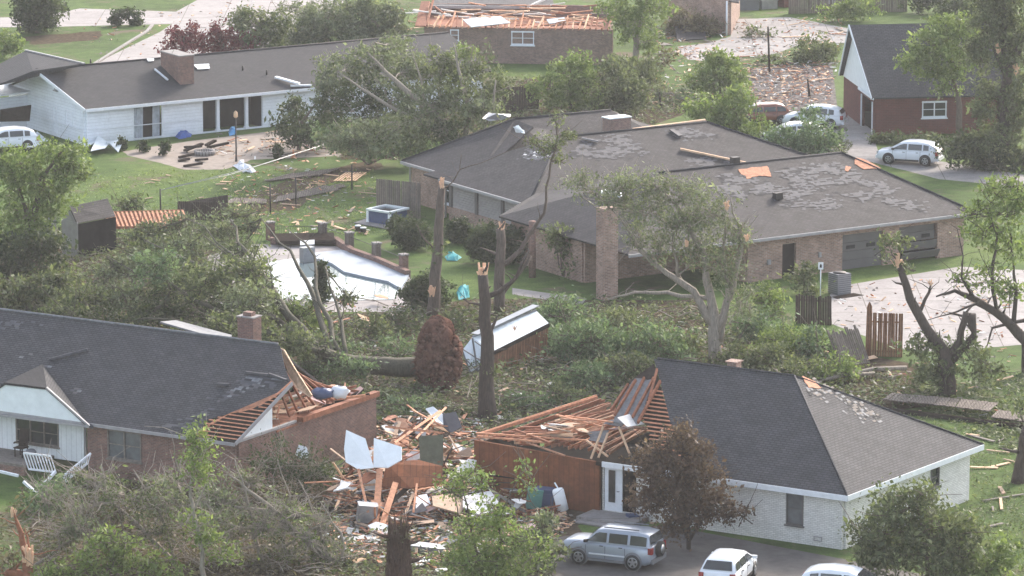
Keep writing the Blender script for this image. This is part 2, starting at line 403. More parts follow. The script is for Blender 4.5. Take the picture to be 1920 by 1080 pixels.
# ================================================================ SETTING
mb = MB(); mb.slab([(-900, 60, 0), (900, 60, 0), (900, 3000, 0), (-900, 3000, 0)], .5); struct('ground', mb, 'grass')
def sheet(name, px, mat, z=.004, kind='structure', rg=0, label=None, n=5):
    P = [G(u, v) for u, v in px]
    if rg: P = rag(P, n, rg)
    vs = [(p.x, p.y, z) for p in P]; m_ = MB(); m_.add(vs, [list(range(len(vs)))])
    me_o = obj(name, m_, mat, None, (0, 0, 0)); props(me_o, label, None, None, kind)
    return me_o
sheet('street', [(180, 118), (300, 60), (322, 45), (110, 50), (80, 30), (150, 16), (330, 22), (370, 0), (430, -60), (700, -60), (640, 10), (560, 70), (470, 100), (430, 140), (330, 175), (150, 170)], 'concrete_pink', .008)
sheet('road', [(-60, 52), (120, 50), (120, 30), (-60, 34)], 'concrete_pink', .004)
sheet('planting_bed', [(40, 70), (190, 58), (185, 74), (60, 84)], 'dirt', .004, rg=.5)
mb = MB()
k = [G(u, v) for u, v in ((176, 122), (230, 88), (276, 60), (286, 48))]
for a, b in zip(k, k[1:]): mb.beam(a + Vector((0, 0, .07)), b + Vector((0, 0, .07)), .25, .14)
struct('kerb', mb, 'concrete')
sheet('far_driveway', [(1372, 36), (1480, 32), (1600, 55), (1590, 80), (1500, 84), (1440, 104), (1300, 112), (1262, 96), (1330, 80), (1370, 68)], 'concrete', .004, rg=.3)
sheet('far_patio', [(1270, 88), (1330, 80), (1400, 100), (1380, 118), (1290, 112)], 'concrete_pink', .008, rg=.2)
sheet('gravel_yard', [(1400, 128), (1560, 122), (1570, 200), (1550, 215), (1420, 210)], 'gravel', .004, rg=.5)
sheet('side_driveway', [(1545, 200), (1660, 235), (1640, 258), (1645, 300), (1440, 302), (1500, 240)], 'concrete', .012, rg=.2)
sheet('side_street', [(1430, 300), (1560, 276), (1780, 305), (1930, 330), (1930, 352), (1760, 336), (1620, 300), (1480, 304)], 'concrete', .008, rg=.15)
sheet('driveway', [(1556, 552), (1590, 534), (1800, 500), (1990, 510), (1990, 640), (1760, 660), (1690, 655), (1560, 608)], 'concrete_pink', .006)
sheet('front_driveway', [(1030, 1010), (1250, 985), (1590, 1050), (1960, 1120), (1960, 1200), (1000, 1200)], 'asphalt', .006, rg=.2)
sheet('patio', [(302, 306), (345, 318), (420, 318), (470, 300), (640, 292), (640, 262), (520, 245), (360, 264), (230, 284), (240, 292)], 'patio', .008, rg=.15)
sheet('pool_deck', [(390, 480), (470, 458), (640, 462), (765, 510), (790, 560), (770, 585), (420, 585), (380, 540)], 'concrete_pink', .006, rg=.1)
# pool water and its pale coping
W_ = [(505, 492), (545, 486), (590, 486), (625, 496), (645, 512), (690, 522), (735, 530), (750, 548), (738, 562), (600, 566), (520, 560), (500, 530)]
o = sheet('pool_water', W_, 'pool_water', .03)
mb = MB(); cop = [G(u, v) for u, v in ((585, 479), (640, 473), (700, 486), (768, 518), (752, 546), (728, 532), (688, 524), (645, 514), (622, 498), (588, 488))]
mb.slab([p + Vector((0, 0, .16)) for p in cop], .15); struct('pool_terrace', mb, 'deck_blue')
sheet('trodden_path', [(440, 378), (560, 330), (700, 300), (720, 312), (600, 350), (560, 392), (470, 400)], 'dirt', .004, rg=.5)
sheet('bare_soil', [(560, 600), (900, 560), (1300, 560), (1420, 640), (1700, 680), (1760, 760), (1500, 790), (900, 830), (560, 800)], 'dirt', .004, rg=1.2, n=6)
sheet('bare_soil_front', [(60, 930), (400, 880), (620, 900), (880, 880), (1130, 960), (1040, 1090), (60, 1140)], 'dirt', .005, rg=1.2, n=6)
sheet('bare_soil_back', [(560, 240), (760, 200), (980, 150), (1200, 130), (1300, 200), (1180, 260), (760, 300), (640, 300)], 'dirt', .004, rg=1.0, n=6)
sheet('bare_soil_west', [(-40, 470), (110, 430), (400, 470), (560, 560), (560, 640), (-40, 640)], 'dirt', .005, rg=.8, n=6)
sheet('footpath', [(960, 540), (1100, 560), (1090, 572), (960, 552)], 'concrete', .008)
# ================================================================ HOUSES
class HF:
    def __init__(s, uv, z, ang):
        p = G(uv[0], uv[1], z); s.k = Vector((p.x, p.y, 0)); r = math.radians(ang)
        s.a = Vector((math.cos(r), math.sin(r), 0)); s.b = Vector((-math.sin(r), math.cos(r), 0))
    def __call__(s, a, b, z=0.0): return s.k + s.a * a + s.b * b + Vector((0, 0, z))
    def R(s): return Matrix((s.a, s.b, Vector((0, 0, 1)))).transposed()
def wall(mb, p0, p1, z0, z1, ops=(), th=.2, mi=0):
    """upright wall p0-p1, ops = (s0, s1, z0, z1) openings"""
    d = (p1 - p0); L = d.length; d.normalize(); n = Vector((-d.y, d.x, 0)) * (th / 2)
    def piece(s0, s1, a, b):
        if s1 - s0 < .01 or b - a < .01: return
        q = [p0 + d * s0 + n, p0 + d * s1 + n, p0 + d * s1 - n, p0 + d * s0 - n]
        vs = [x + Vector((0, 0, a)) for x in q] + [x + Vector((0, 0, b)) for x in q]
        mb.add(vs, [(0, 1, 2, 3), (4, 7, 6, 5), (0, 4, 5, 1), (1, 5, 6, 2), (2, 6, 7, 3), (3, 7, 4, 0)], mi)
    s = 0
    for (a, b, c, e) in sorted(ops):
        piece(s, a, z0, z1); piece(a, b, z0, c); piece(a, b, e, z1); s = b
    piece(s, L, z0, z1)
def win(par, p0, p1, s0, s1, z0, z1, side, fm='trim_white', gl='glass', mull=1, rail=True, fw=.07, sill=True, name='window'):
    """window set into the wall line p0-p1; side = +1/-1 which side of the line is outside"""
    d = (p1 - p0).normalized(); n = Vector((-d.y, d.x, 0)) * side
    a = p0 + d * s0; b = p0 + d * s1
    g = MB(); c = (a + b) / 2; g.beam(a + n * .04 + Vector((0, 0, (z0 + z1) / 2)), b + n * .04 + Vector((0, 0, (z0 + z1) / 2)), .03, z1 - z0 - .02)
    w_ = obj(name, g, gl, par)
    f = MB(); o = n * .1
    f.beam(a + o + Vector((0, 0, z1 - fw / 2)), b + o + Vector((0, 0, z1 - fw / 2)), .07, fw)
    f.beam(a + o + Vector((0, 0, z0 + fw / 2)), b + o + Vector((0, 0, z0 + fw / 2)), .07, fw)
    W2 = (b - a).length
    for i in range(mull + 2):
        q = a + d * (fw / 2 + (W2 - fw) * i / (mull + 1)); f.beam(q + o + Vector((0, 0, z0 + fw)), q + o + Vector((0, 0, z1 - fw)), fw, .07, up=d)
    if rail:
        zz = (z0 + z1) / 2; f.beam(a + n * .085 + Vector((0, 0, zz)), b + n * .085 + Vector((0, 0, zz)), .04, .045)
    obj('window_frame', f, fm, w_)
    if sill:
        s_ = MB(); s_.beam(a - d * .06 + n * .15 + Vector((0, 0, z0 - .04)), b + d * .06 + n * .15 + Vector((0, 0, z0 - .04)), .14, .07); obj('sill', s_, fm, w_)
    return w_
def patch(par, pl, px, mat, off=.015, th=.02, rg=.12, n=4, name='torn_patch', label=None):
    P = rag([PP(u, v, pl, off) for u, v in px], n, rg); m_ = MB(); m_.slab(P, th, nrm=pl[1]); o = obj(name, m_, mat, par)
    if label: o['label'] = label
    return o
def inside(P2, x, y):
    ins = False; j = len(P2) - 1
    for i in range(len(P2)):
        if (P2[i][1] > y) != (P2[j][1] > y) and x < (P2[j][0] - P2[i][0]) * (y - P2[i][1]) / (P2[j][1] - P2[i][1]) + P2[i][0]: ins = not ins
        j = i
    return ins
def tabs(par, pl, px, mats, off=.014, cw=.26, chh=.145, p=.74, label=None, name='stripped_patch'):
    """patch of missing shingles: stepped edge made of shingle-sized tabs lying on the slope"""
    n = pl[1]; t = Vector((-n.y, n.x, 0)).normalized(); b = n.cross(t); o = PP(px[0][0], px[0][1], pl, off)
    P2 = [((q - o).dot(t), (q - o).dot(b)) for q in (PP(u, v, pl, off) for u, v in px)]; m2 = MB()
    xs = [q[0] for q in P2]; ys = [q[1] for q in P2]; y = min(ys) - chh
    while y < max(ys) + chh:
        x = min(xs) - cw + random.uniform(0, cw)
        while x < max(xs) + cw:
            w_ = cw * random.choice((.6, 1, 1, 1.6)); cx, cy = x + w_ / 2, y + chh / 2
            j = random.gauss(0, .28)
            if inside(P2, cx + j, cy + j * .6) and mnoise.noise(Vector((cx * .55, cy * .9, px[0][0] * .1))) + random.gauss(0, .07) > -.12 and random.random() < p + .2:
                h_ = random.uniform(0, .008); q = [o + t * xx + b * yy + n * h_ for xx, yy in ((x, y), (x + w_ * .985, y), (x + w_ * .985, y + chh * .97), (x, y + chh * .97))]
                m2.add(q, [(0, 1, 2, 3)], random.choice(range(len(mats))))
            x += w_
        y += chh
    if m2.v:
        o_ = obj(name, m2, mats, par)
        if label: o_['label'] = label
# ---------------------------------------------------------------- house C : white brick hip-roofed house, left half wrecked
C = HF((1588, 930), 2.7, -31)
hc = thing('brick_house', 'white brick house with charcoal hip roof, its left end stripped to bare orange battens', 'house', C(-7, 6))
ov = .55
pk = C(-6, 6.2, 6.45); rl = C(-13.4, 6.2, 6.45); fr = C(0, 0, 2.7); br = C(1, 12.4, 2.7)
FR = plane(C(0, 0, 2.7), C(-10, 0, 2.7), pk)
RT = plane(fr, br, pk); BK = plane(br, C(-10, 12.4, 2.7), pk)
fl = [PP(1226, 673, FR), PP(1243, 735, FR), PP(1256, 790, FR), PP(1292, 850, FR), PP(1318, 880, FR), C(-7.6, 0, 2.7)]
rf = MB(); rf.slab(fl + [fr, pk], .10); roof = obj('roof', rf, 'shingle_charcoal', hc); roof['label'] = 'charcoal shingle front slope torn off along its left edge'
rf = MB(); rf.slab([fr + Vector((0, 0, .004)), br, pk], .10); obj('roof', rf, 'shingle_charcoal', hc)
rf = MB(); rf.slab([br, C(-14, 12.4, 2.7), rl, pk], .10); obj('roof', rf, 'shingle_charcoal', hc)
tabs(hc, RT, [(1508, 708), (1560, 728), (1640, 764), (1694, 782), (1650, 790), (1600, 772), (1540, 742), (1516, 738)], ['shake', 'shake', 'underlay', 'wood_gray'], cw=.16, chh=.14, p=.95, label='weathered grey underlayer where shingles are gone')
patch(hc, RT, [(1503, 706), (1528, 716), (1540, 728), (1516, 728)], 'decking', .04, rg=.08, label='bare orange roof decking at the peak')
# ridge cap
m_ = MB(); m_.tube([rl + Vector((0, 0, .02)), pk + Vector((0, 0, .02))], .06, 6); m_.tube([pk + Vector((0, 0, .02)), fr + Vector((0, 0, .03))], .05, 6); m_.tube([pk + Vector((0, 0, .02)), br + Vector((0, 0, .03))], .05, 6); pieces('ridge_cap', m_, 'shingle_charcoal', hc)
# fascia
m_ = MB()
m_.beam(C(-12.9, -.02, 2.58), C(.03, -.02, 2.58), .05, .26); m_.beam(C(.03, 0, 2.58), C(1.03, 12.4, 2.58), .05, .26)
pieces('fascia', m_, 'trim_white', hc)
m_ = MB(); m_.slab([C(-12.8, .05, 2.47), C(-.1, .05, 2.47), C(-.1, .8, 2.47), C(-12.8, .8, 2.47)], .03); m_.slab([C(-.8, .6, 2.465), C(0, .6, 2.465), C(.95, 12.3, 2.465), C(0, 12.3, 2.465)], .03); pieces('soffit', m_, 'trim_white', hc)
# walls
m_ = MB(); A0 = C(-13.2, .55); A1 = C(-.45, .55); A2 = C(.45, 11.9)
wall(m_, A0, A1, 0, 2.46, [(.12, 1.9, .25, 2.35), (9.85, 10.75, .85, 2.4)]); wall(m_, A1 + (A2 - A1).normalized() * .1, A2, 0, 2.46, [(7.6, 8.4, 1.3, 2.3)]); wall(m_, A2, C(-12, 11.9), 0, 2.46); obj('wall', m_, 'brick_white', hc)
win(hc, A0, A1, 9.85, 10.75, .85, 2.4, -1, 'garage_gray', 'glass_blind', mull=0)
win(hc, A1, A2, 7.7, 8.5, 1.3, 2.3, -1, 'garage_gray', 'glass', mull=0)
m_ = MB()
for a in (-8.6, -1.9, -10.9):
    m_.beam(C(a, .42, .45), C(a + .42, .42, .45), .05, .04); m_.beam(C(a, .42, .27), C(a + .42, .42, .27), .05, .04)
    m_.beam(C(a + .02, .42, .25), C(a + .02, .42, .47), .05, .04); m_.beam(C(a + .42, .42, .25), C(a + .42, .42, .47), .05, .04)
obj('crawl_vent', m_, 'trim_gray', hc)
# front door and sidelight
m_ = MB(); m_.box(C(-12.55, .5, 1.3), (.95, .06, 2.1), C.R()); d = obj('door', m_, 'trim_white', hc)
m_ = MB(); m_.box(C(-12.62, .44, 1.45), (.34, .05, 1.55), C.R()); obj('glass_pane', m_, 'glass', d)
m_ = MB(); m_.tube([C(-12.2, .4, 1.25), C(-12.2, .34, 1.25), C(-12.3, .34, 1.25)], .02, 5); obj('handle', m_, 'dark_metal', d)
m_ = MB(); m_.box(C(-11.7, .9, 1.2), (.9, .05, 2.2), C.R()); obj('doorway', m_, 'shade_fill', hc)  # near-black panel in place of the shade beyond the opening
m_ = MB(); m_.slab([C(-13.6, -1.2, .22), C(-10.6, -1.2, .22), C(-10.6, .44, .22), C(-13.6, .44, .22)], .21); m_.slab([C(-13.4, -1.7, .1), C(-10.8, -1.7, .1), C(-10.8, -1.21, .1), C(-13.4, -1.21, .1)], .09); pieces('step', m_, 'concrete', hc)
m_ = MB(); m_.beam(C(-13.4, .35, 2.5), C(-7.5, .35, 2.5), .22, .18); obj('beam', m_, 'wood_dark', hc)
# dark interior floor so that open rooms read dark
m_ = MB(); m_.slab([C(-21, .8, .05), C(-.8, .8, .05), C(-.8, 11.6, .05), C(-21, 11.6, .05)], .04); m_.slab([C(-20.5, .9, 1.0), C(-9, .9, 1.2), C(-9, 11.6, 1.2), C(-20.5, 11.6, 1.0)], .05); obj('dark_floor', m_, 'shade_fill', hc)
# stripped batten roof between shingles and break
def battens(par, L0, L1, R0, R1, n, mat, wd=.09, ht=.03, jit=0.02, name='batten', per=True, rg=0.0):
    """n boards from line L0-L1 to line R0-R1"""
    m2 = MB()
    for i in range(n):
        t = (i + .5) / n; a = L0 + (L1 - L0) * t; b = R0 + (R1 - R0) * t
        e = (a - b).normalized() * random.uniform(-rg, rg)
        m2.beam(a + e + Vector((0, 0, random.uniform(-jit, jit))), b + Vector((0, 0, random.uniform(-jit, jit))), wd, ht)
    return obj(name, m2, mat, par)
nz = FR[1] * .03
L0, L1 = PP(1178, 714, FR), PP(1246, 880, FR); R0, R1 = PP(1226, 680, FR), PP(1325, 884, FR)
dn = -nz * 2
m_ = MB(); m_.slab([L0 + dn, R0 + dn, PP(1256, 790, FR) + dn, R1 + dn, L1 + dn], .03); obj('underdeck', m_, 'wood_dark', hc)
m2 = MB(); LL = (PP(1186, 722, FR), PP(1244, 876, FR)); RR = fl[:5]
for i in range(19):
    bb = (LL[0] - C.k).dot(C.b) * (1 - (i + .5) / 19) + (LL[1] - C.k).dot(C.b) * (i + .5) / 19
    def at_b(p_, q_):
        s0, s1 = (p_ - C.k).dot(C.b), (q_ - C.k).dot(C.b); return p_ + (q_ - p_) * ((bb - s0) / (s1 - s0))
    right = next((at_b(p_, q_) for p_, q_ in zip(RR, RR[1:]) if min((p_ - C.k).dot(C.b), (q_ - C.k).dot(C.b)) <= bb <= max((p_ - C.k).dot(C.b), (q_ - C.k).dot(C.b))), None)
    if right is None: continue
    m2.beam(at_b(*LL) - C.a * random.uniform(0, .3) - Vector((0, 0, .03)), right + C.a * .06 - Vector((0, 0, .03)), .2, .03)
obj('batten', m2, 'decking', hc)
# peeled-back darker slope with fallen rafters laid over it
pa = [PP(1190, 714, FR), PP(1226, 714, FR), PP(1205, 775, FR), PP(1195, 800, FR), PP(1150, 796, FR), PP(1160, 760, FR)]
m_ = MB(); m_.slab([p + Vector((0, 0, .12)) for p in rag(pa, 3, .15)], .05); o = pieces('underlay_flap', m_, 'underlay', hc)
m_ = MB()
for u0, v0, u1, v1 in ((1208, 716, 1170, 792), (1226, 716, 1186, 790), (1192, 720, 1152, 786), (1238, 722, 1196, 800), (1178, 728, 1146, 776), (1232, 700, 1216, 760)):
    m_.beam(PP(u0, v0, FR) + Vector((0, 0, .2)), PP(u1, v1, FR) + Vector((0, 0, .2)), .09, .16)
pieces('rafter', m_, 'wood_red', hc)
# collapsed rafters over the left rooms : each from the far plate down to the front plate
for i in range(24):
    t = i / 23; u0 = 896 + 250 * t; v0 = 816 + 34 * t
    a = PY(u0 + random.uniform(-6, 6), v0 + random.uniform(-4, 3), 216.2 - 3.5 * t); b = PY(1120 + 95 * t + random.uniform(-14, 8), 744 + 66 * t + random.uniform(-4, 4), 221 - 4 * t)
    m_ = MB(); m_.beam(a, b, .06, .15); obj('rafter', m_, random.choice(['wood_fresh', 'wood_red', 'decking', 'wood_red', 'wood_brown']), hc)
for i in range(44):
    t = random.random(); u = random.uniform(930, 1235); v = 815 - (u - 930) * .16 + random.uniform(-12, 28)
    a = PY(u, v, 218 - 4 * t); an = random.choice([random.uniform(-.4, .3), random.uniform(.4, 1.0), random.uniform(.5, .9)]); ln = random.uniform(.8, 3.0)
    b = a + (C.a * math.cos(an) + C.b * math.sin(an)) * ln + Vector((0, 0, random.uniform(-.35, .5)))
    m_ = MB(); m_.beam(a, b, random.uniform(.05, .12), random.uniform(.04, .12)); obj('rafter', m_, random.choice(['wood_fresh', 'wood_red', 'wood_brown', 'wood_pale', 'wood_red', 'plywood']), hc)
for i in range(16):
    u = random.uniform(930, 1200); c_ = PY(u, 828 - (u - 930) * .12 + random.uniform(-18, 14), 217.5 - (u - 930) * .018); m_ = MB()
    R_ = Matrix.Rotation(random.uniform(0, 3), 3, 'Z') @ Matrix.Rotation(random.gauss(0, .35), 3, 'X'); P_ = [c_ + R_ @ Vector((x * random.uniform(.3, .7), y * random.uniform(.2, .5), 0)) for x, y in ((-1, -1), (1, -1), (1.2, .2), (.8, 1), (-1, 1))]
    m_.slab(P_, .03); obj('torn_sheathing', m_, random.choice(['underlay', 'plywood', 'wood_brown', 'drywall', 'underlay_dark', 'insulation']), hc)
m_ = MB()
for u0, v0, u1, v1 in ((893, 812, 1102, 826), (895, 818, 1030, 830), (1060, 780, 1150, 792), (1043, 778, 1130, 800), (1000, 815, 1095, 800), (1098, 828, 1130, 838)):
    m_.beam(PY(u0, v0, 215.6), PY(u1, v1, 213.4), .1, .08)
pieces('top_plate', m_, 'wood_fresh', hc)
for u0, v0, u1, v1 in ((1122, 858, 1140, 812), (1108, 860, 1131, 800), (1180, 850, 1160, 800), (1140, 856, 1100, 826)):
    m_ = MB(); m_.beam(PY(u0, v0, 211.9), PY(u1, v1, 212.6), .08, .08); pieces('stud', m_, 'wood_pale', hc)
# rust-coloured board wall of the wrecked room
m_ = MB(); q0 = PY(891, 912, 216.2); q1 = PY(1127, 972, 211.6); q0.z = q1.z = 0
wall(m_, q0, q1 - (q1 - q0).normalized() * .05, 0, 2.55, (), .16); o = obj('board_wall', m_, 'siding_rust', hc); o['label'] = 'rust-brown vertical board wall of the roofless room'
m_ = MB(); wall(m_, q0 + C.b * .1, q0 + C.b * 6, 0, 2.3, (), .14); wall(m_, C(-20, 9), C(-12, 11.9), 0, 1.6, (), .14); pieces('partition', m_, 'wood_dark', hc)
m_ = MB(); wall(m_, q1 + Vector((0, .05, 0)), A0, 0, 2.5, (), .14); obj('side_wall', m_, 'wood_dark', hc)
# ridge vent box and chimney
m_ = MB(); ch = PP(1387, 688, BK); ch = C(-9.6, 6.9, 6.1); m_.box(ch + Vector((0, 0, .25)), (.5, .5, .5), C.R()); m_.box(ch + Vector((0, 0, .52)), (.66, .66, .06), C.R()); m_.box(ch + Vector((0, 0, .08)), (2.0, .6, .12), C.R()); obj('chimney', m_, 'brick_mixed', hc)
# ---------------------------------------------------------------- house D : grey-roofed brick house on the left
D = HF((440, 830), 2.7, -30)
hd = thing('brick_house', 'red brick house with grey roof and white porch gable, its right gable end torn open', 'house', D(-10, 6))
rz = 6.2; rb = 6.2; FD = plane(D(0, 0, 2.7), D(-10, 0, 2.7), D(-10, rb, rz))
BD = plane(D(0, 12.4, 2.7), D(-10, 12.4, 2.7), D(-10, rb, rz))
te = [PP(525, 648, FD), PP(534, 690, FD), PP(546, 716, FD), PP(520, 738, FD), PP(488, 762, FD), PP(470, 764, FD), PP(440, 772, FD), PP(384, 788, FD), PP(372, 822, FD)]
rf = MB(); rf.slab(te + [D(-2.6, 0, 2.7), D(-34, 0, 2.7), D(-34, rb, rz)], .12); o = obj('roof', rf, 'shingle_charcoal', hd)
rf = MB(); rf.slab([D(-34, rb, rz), D(-1.6, rb, rz), D(-2.2, 9, 4.6), D(-2.6, 12.4, 2.7), D(-34, 12.4, 2.7)], .12); obj('roof', rf, 'shingle_charcoal', hd)
m_ = MB(); m_.tube([D(-34, rb, rz + .02), D(-1.5, rb, rz + .02)], .07, 6); pieces('ridge_cap', m_, 'underlay', hd)
# stripped battens at the right corner
m_ = MB(); m_.slab([p - FD[1] * .05 for p in (PP(546, 716, FD), PP(488, 762, FD), PP(440, 772, FD), PP(384, 788, FD), PP(374, 822, FD), D(0, 0, 2.7))], .04); obj('underdeck', m_, 'wood_dark', hd)
n = 17
for side in (0,):
    m2 = MB()
    rake0, rake1 = D(0, .1, 2.757), PP(546, 716, FD)
    lefts = [(374, 822), (378, 812), (384, 790), (415, 780), (440, 773), (488, 762), (500, 748), (520, 738), (546, 716)]
    LP = [PP(u, v, FD) for u, v in lefts]
    for i in range(n):
        t = (i + .5) / n; b = rake0 + (rake1 - rake0) * t; bb = (b - D.k).dot(D.b)
        for q0_, q1_ in zip(LP, LP[1:]):
            s0, s1 = (q0_ - D.k).dot(D.b), (q1_ - D.k).dot(D.b)
            if min(s0, s1) - .02 <= bb <= max(s0, s1) + .02 and abs(s1 - s0) > 1e-3:
                a = q0_ + (q1_ - q0_) * ((bb - s0) / (s1 - s0)); a = a + D.a * random.uniform(-.1, .05); m2.beam(a + Vector((0, 0, .0)), b, .12, .03); break
obj('batten', m2, 'decking', hd)
m_ = MB(); m_.slab([PP(u, v, FD, .02) for u, v in ((352, 822), (400, 790), (440, 771), (490, 760), (520, 737), (546, 714), (548, 718), (515, 745), (470, 768), (430, 776), (404, 792), (385, 800), (372, 824))], .03); o = obj('torn_edge', m_, 'decking', hd)
# roof scars
for px, mt in (((460, 706), (500, 702), (540, 712), (530, 726), (470, 730), (420, 752), (398, 748), (404, 728)), 'underlay'), (((20, 600), (62, 606), (66, 616), (40, 622), (0, 612), (0, 602)), 'underlay_dark'), (((84, 686), (132, 676), (134, 682), (96, 694)), 'underlay'), (((136, 730), (154, 726), (152, 734), (138, 738)), 'underlay'), (((38, 665), (54, 664), (58, 672), (42, 672)), 'underlay'), (((300, 800), (380, 770), (420, 768), (360, 790), (350, 815)), 'underlay_dark'):
    tabs(hd, FD, px, ['underlay_dark', 'felt', 'shingle_dark', mt], label='grey scuffed patch where shingles were stripped')
m_ = MB()
for u0, v0, u1, v1 in ((94, 677, 165, 658), (462, 701, 505, 706), (505, 704, 538, 716), (408, 723, 432, 724)): m_.beam(PP(u0, v0, FD, .1), PP(u1, v1, FD, .1), .12, .12)
pieces('bent_flashing', m_, 'underlay_dark', hd)
m_ = MB(); m_.slab([PY(u, v, Y) for u, v, Y in ((524, 651, 222.3), (532, 655, 222.0), (552, 690, 220.5), (584, 740, 218.5), (580, 745, 218.6), (556, 728, 219.4), (543, 708, 220.5), (534, 680, 221.6))], .08); o = obj('decking_strip', m_, 'wood_pale', hd); o['label'] = 'long pale strip of roof decking peeled off the gable'
# fascia, gutter, walls
m_ = MB(); m_.beam(D(-34, -.03, 2.6), D(.03, -.03, 2.6), .06, .16); m_.beam(D(.05, 0, 2.64), PP(546, 716, FD) + D.a * .08 - Vector((0, 0, .06)), .05, .18); pieces('fascia', m_, 'trim_gray', hd)
m_ = MB(); d0 = D(-8.9, .5); d1 = D(-.25, .5); wall(m_, d0, d1, 0, 2.58, [(1.2, 3.2, .95, 2.4)]); wall(m_, d1 + D.b * .1, D(.35, 12.2), 0, 2.62); obj('wall', m_, 'brick_red', hd)
win(hd, d0, d1, 1.2, 3.2, .95, 2.4, -1, 'wood_gray', 'glass_blind', mull=1)
m_ = MB(); a = D(-.2, .45, 2.62); b = D(-.05, 3.4, 2.62); c = D(-.05, 3.4, 4.5); m_.slab([a, b, c], .08, nrm=D.a); o = obj('gable', m_, 'panel_white', hd); o['label'] = 'remaining white triangle of the right gable'
m_ = MB(); m_.beam(D(-.1, .3, 2.66), D(.0, 5.4, 2.66), .16, .12); obj('ledge', m_, 'trim_gray', hd)
m_ = MB(); m_.beam(D(.2, 5.5, 2.75), D(.42, 12.3, 2.75), .35, .25); m_.slab([D(-2.8, 5, 2.55), D(0.1, 3.6, 2.55), D(.1, 12, 2.55), D(-2.8, 12, 2.55)], .08); pieces('top_plate', m_, 'wood_red', hd)
for i in range(40):
    a_ = D(random.uniform(-3.2, .0), random.uniform(3.6, 11), random.uniform(2.7, 3.0)); an = random.uniform(-.7, .9); ln = random.uniform(.7, 2.3)
    m_ = MB(); m_.beam(a_, a_ + (D.a * math.sin(an) + D.b * math.cos(an)) * ln + Vector((0, 0, random.uniform(-.05, .3))), .07, .13); obj('rafter', m_, random.choice(['wood_red', 'wood_fresh', 'wood_red', 'wood_brown', 'wood_brown', 'wood_pale', 'wood_dark']), hd)
for i in range(9):
    m_ = MB(); p = D(-2.8 + .1 * i, 3.4 + .85 * i, 2.75); m_.beam(D(-2.4, 6.3 + .55 * i, 6.0 - .35 * i), D(-.2, 5.2 + .8 * i, 2.9), .06, .14); obj('rafter', m_, 'wood_red', hd)
for i in range(14):
    c_ = D(random.uniform(-3, .1), random.uniform(4, 12), random.uniform(2.75, 3.2)); m_ = MB(); R_ = Matrix.Rotation(random.uniform(0, 3), 3, 'Z') @ Matrix.Rotation(random.gauss(0, .35), 3, 'X')
    m_.slab([c_ + R_ @ Vector((x * random.uniform(.2, .6), y * random.uniform(.2, .5), 0)) for x, y in ((-1, -1), (1, -1), (1.2, .2), (.8, 1), (-1, 1))], .03); obj('torn_sheathing', m_, random.choice(['underlay', 'plywood', 'wood_brown', 'drywall', 'insulation']), hd)
# porch wing with white gable
pl_r = plane(PP(80, 683, FD), PP(175, 800, FD), PY(165, 797, 218.2)); gy = -.15
def DG(u, v, b=gy):   # a point of the porch gable plane
    d_ = ray(u, v); o_ = Vector((0, 0, CAMH)); t = (D.k + D.b * b - o_).dot(D.b) / d_.dot(D.b); return o_ + d_ * t
ap = PP(80, 683, FD)
rf = MB(); rf.slab([DG(88, 727), DG(166, 798), PP(176, 801, FD), ap + Vector((0, 0, .01))], .1); o = obj('porch_roof', rf, 'shingle_charcoal', hd)
rf = MB(); rf.slab([DG(8, 717), DG(88, 727), ap], .1); obj('porch_roof', rf, 'shingle_shaded', hd)  # hip face takes the darkened copy so it blends with the main roof
rf = MB(); rf.slab([DG(8, 717), ap, PP(-60, 760, FD), DG(-70, 775)], .1); obj('porch_roof', rf, 'shingle_charcoal', hd)
m_ = MB(); m_.slab([DG(9, 722, -.05), DG(86, 731, -.05), DG(160, 797, -.05), DG(-60, 772, -.05)], .1, nrm=-D.b); obj('porch_gable', m_, 'panel_white', hd)
m_ = MB(); m_.beam(DG(-65, 770), DG(168, 800), .1, .12); m_.beam(DG(87, 727), DG(168, 799), .1, .1); pieces('porch_trim', m_, 'trim_gray', hd)
m_ = MB(); e0 = D(-16.5, .9); e1 = D(-9.4, .9); wall(m_, e0, e1, .4, 2.62, [(3.0, 5.6, 1.0, 2.25)]); obj('porch_wall', m_, 'siding_cream', hd)
win(hd, e0, e1, 3.0, 5.6, 1.0, 2.25, -1, 'wood_gray', 'glass', mull=2)
m_ = MB(); wall(m_, D(-9.35, 1.6), D(-8.8, 1.6), 0, 2.6); obj('doorway', m_, 'dark_blue', hd)
m_ = MB(); m_.slab([D(-18, -1.6, .55), D(-11.2, -1.6, .55), D(-11.2, .8, .55), D(-18, .8, .55)], .12); obj('porch_floor', m_, 'wood_gray', hd)
m_ = MB(); wall(m_, D(-18, -1.5), D(-11.3, -1.5), 0, .42); obj('porch_base', m_, 'brick_red', hd)
m_ = MB(); cpt = D(-1.9, 7.4, 5.9); cpt = PY(468, 638, 228.2); cpt = Vector((cpt.x, cpt.y, 5.25)); m_.box(cpt + Vector((0, 0, .2)), (.95, .75, 1.3), D.R()); o = obj('chimney', m_, 'brick_red', hd)
m_ = MB(); m_.box(cpt + Vector((0, 0, .88)), (1.05, .85, .06), D.R()); obj('chimney_cap', m_, 'concrete', o)
m_ = MB(); m_.box(cpt + Vector((0, 0, 1.0)), (.5, .4, .2), D.R()); obj('flue', m_, 'brick_red', o)
# rear shed roof visible beyond the ridge
rf = MB(); rf.slab([PY(u, v, Y) for u, v, Y in ((300, 603, 234), (330, 600, 238), (435, 628, 234), (430, 640, 231))], .08); obj('rear_roof', rf, 'underlay', hd)
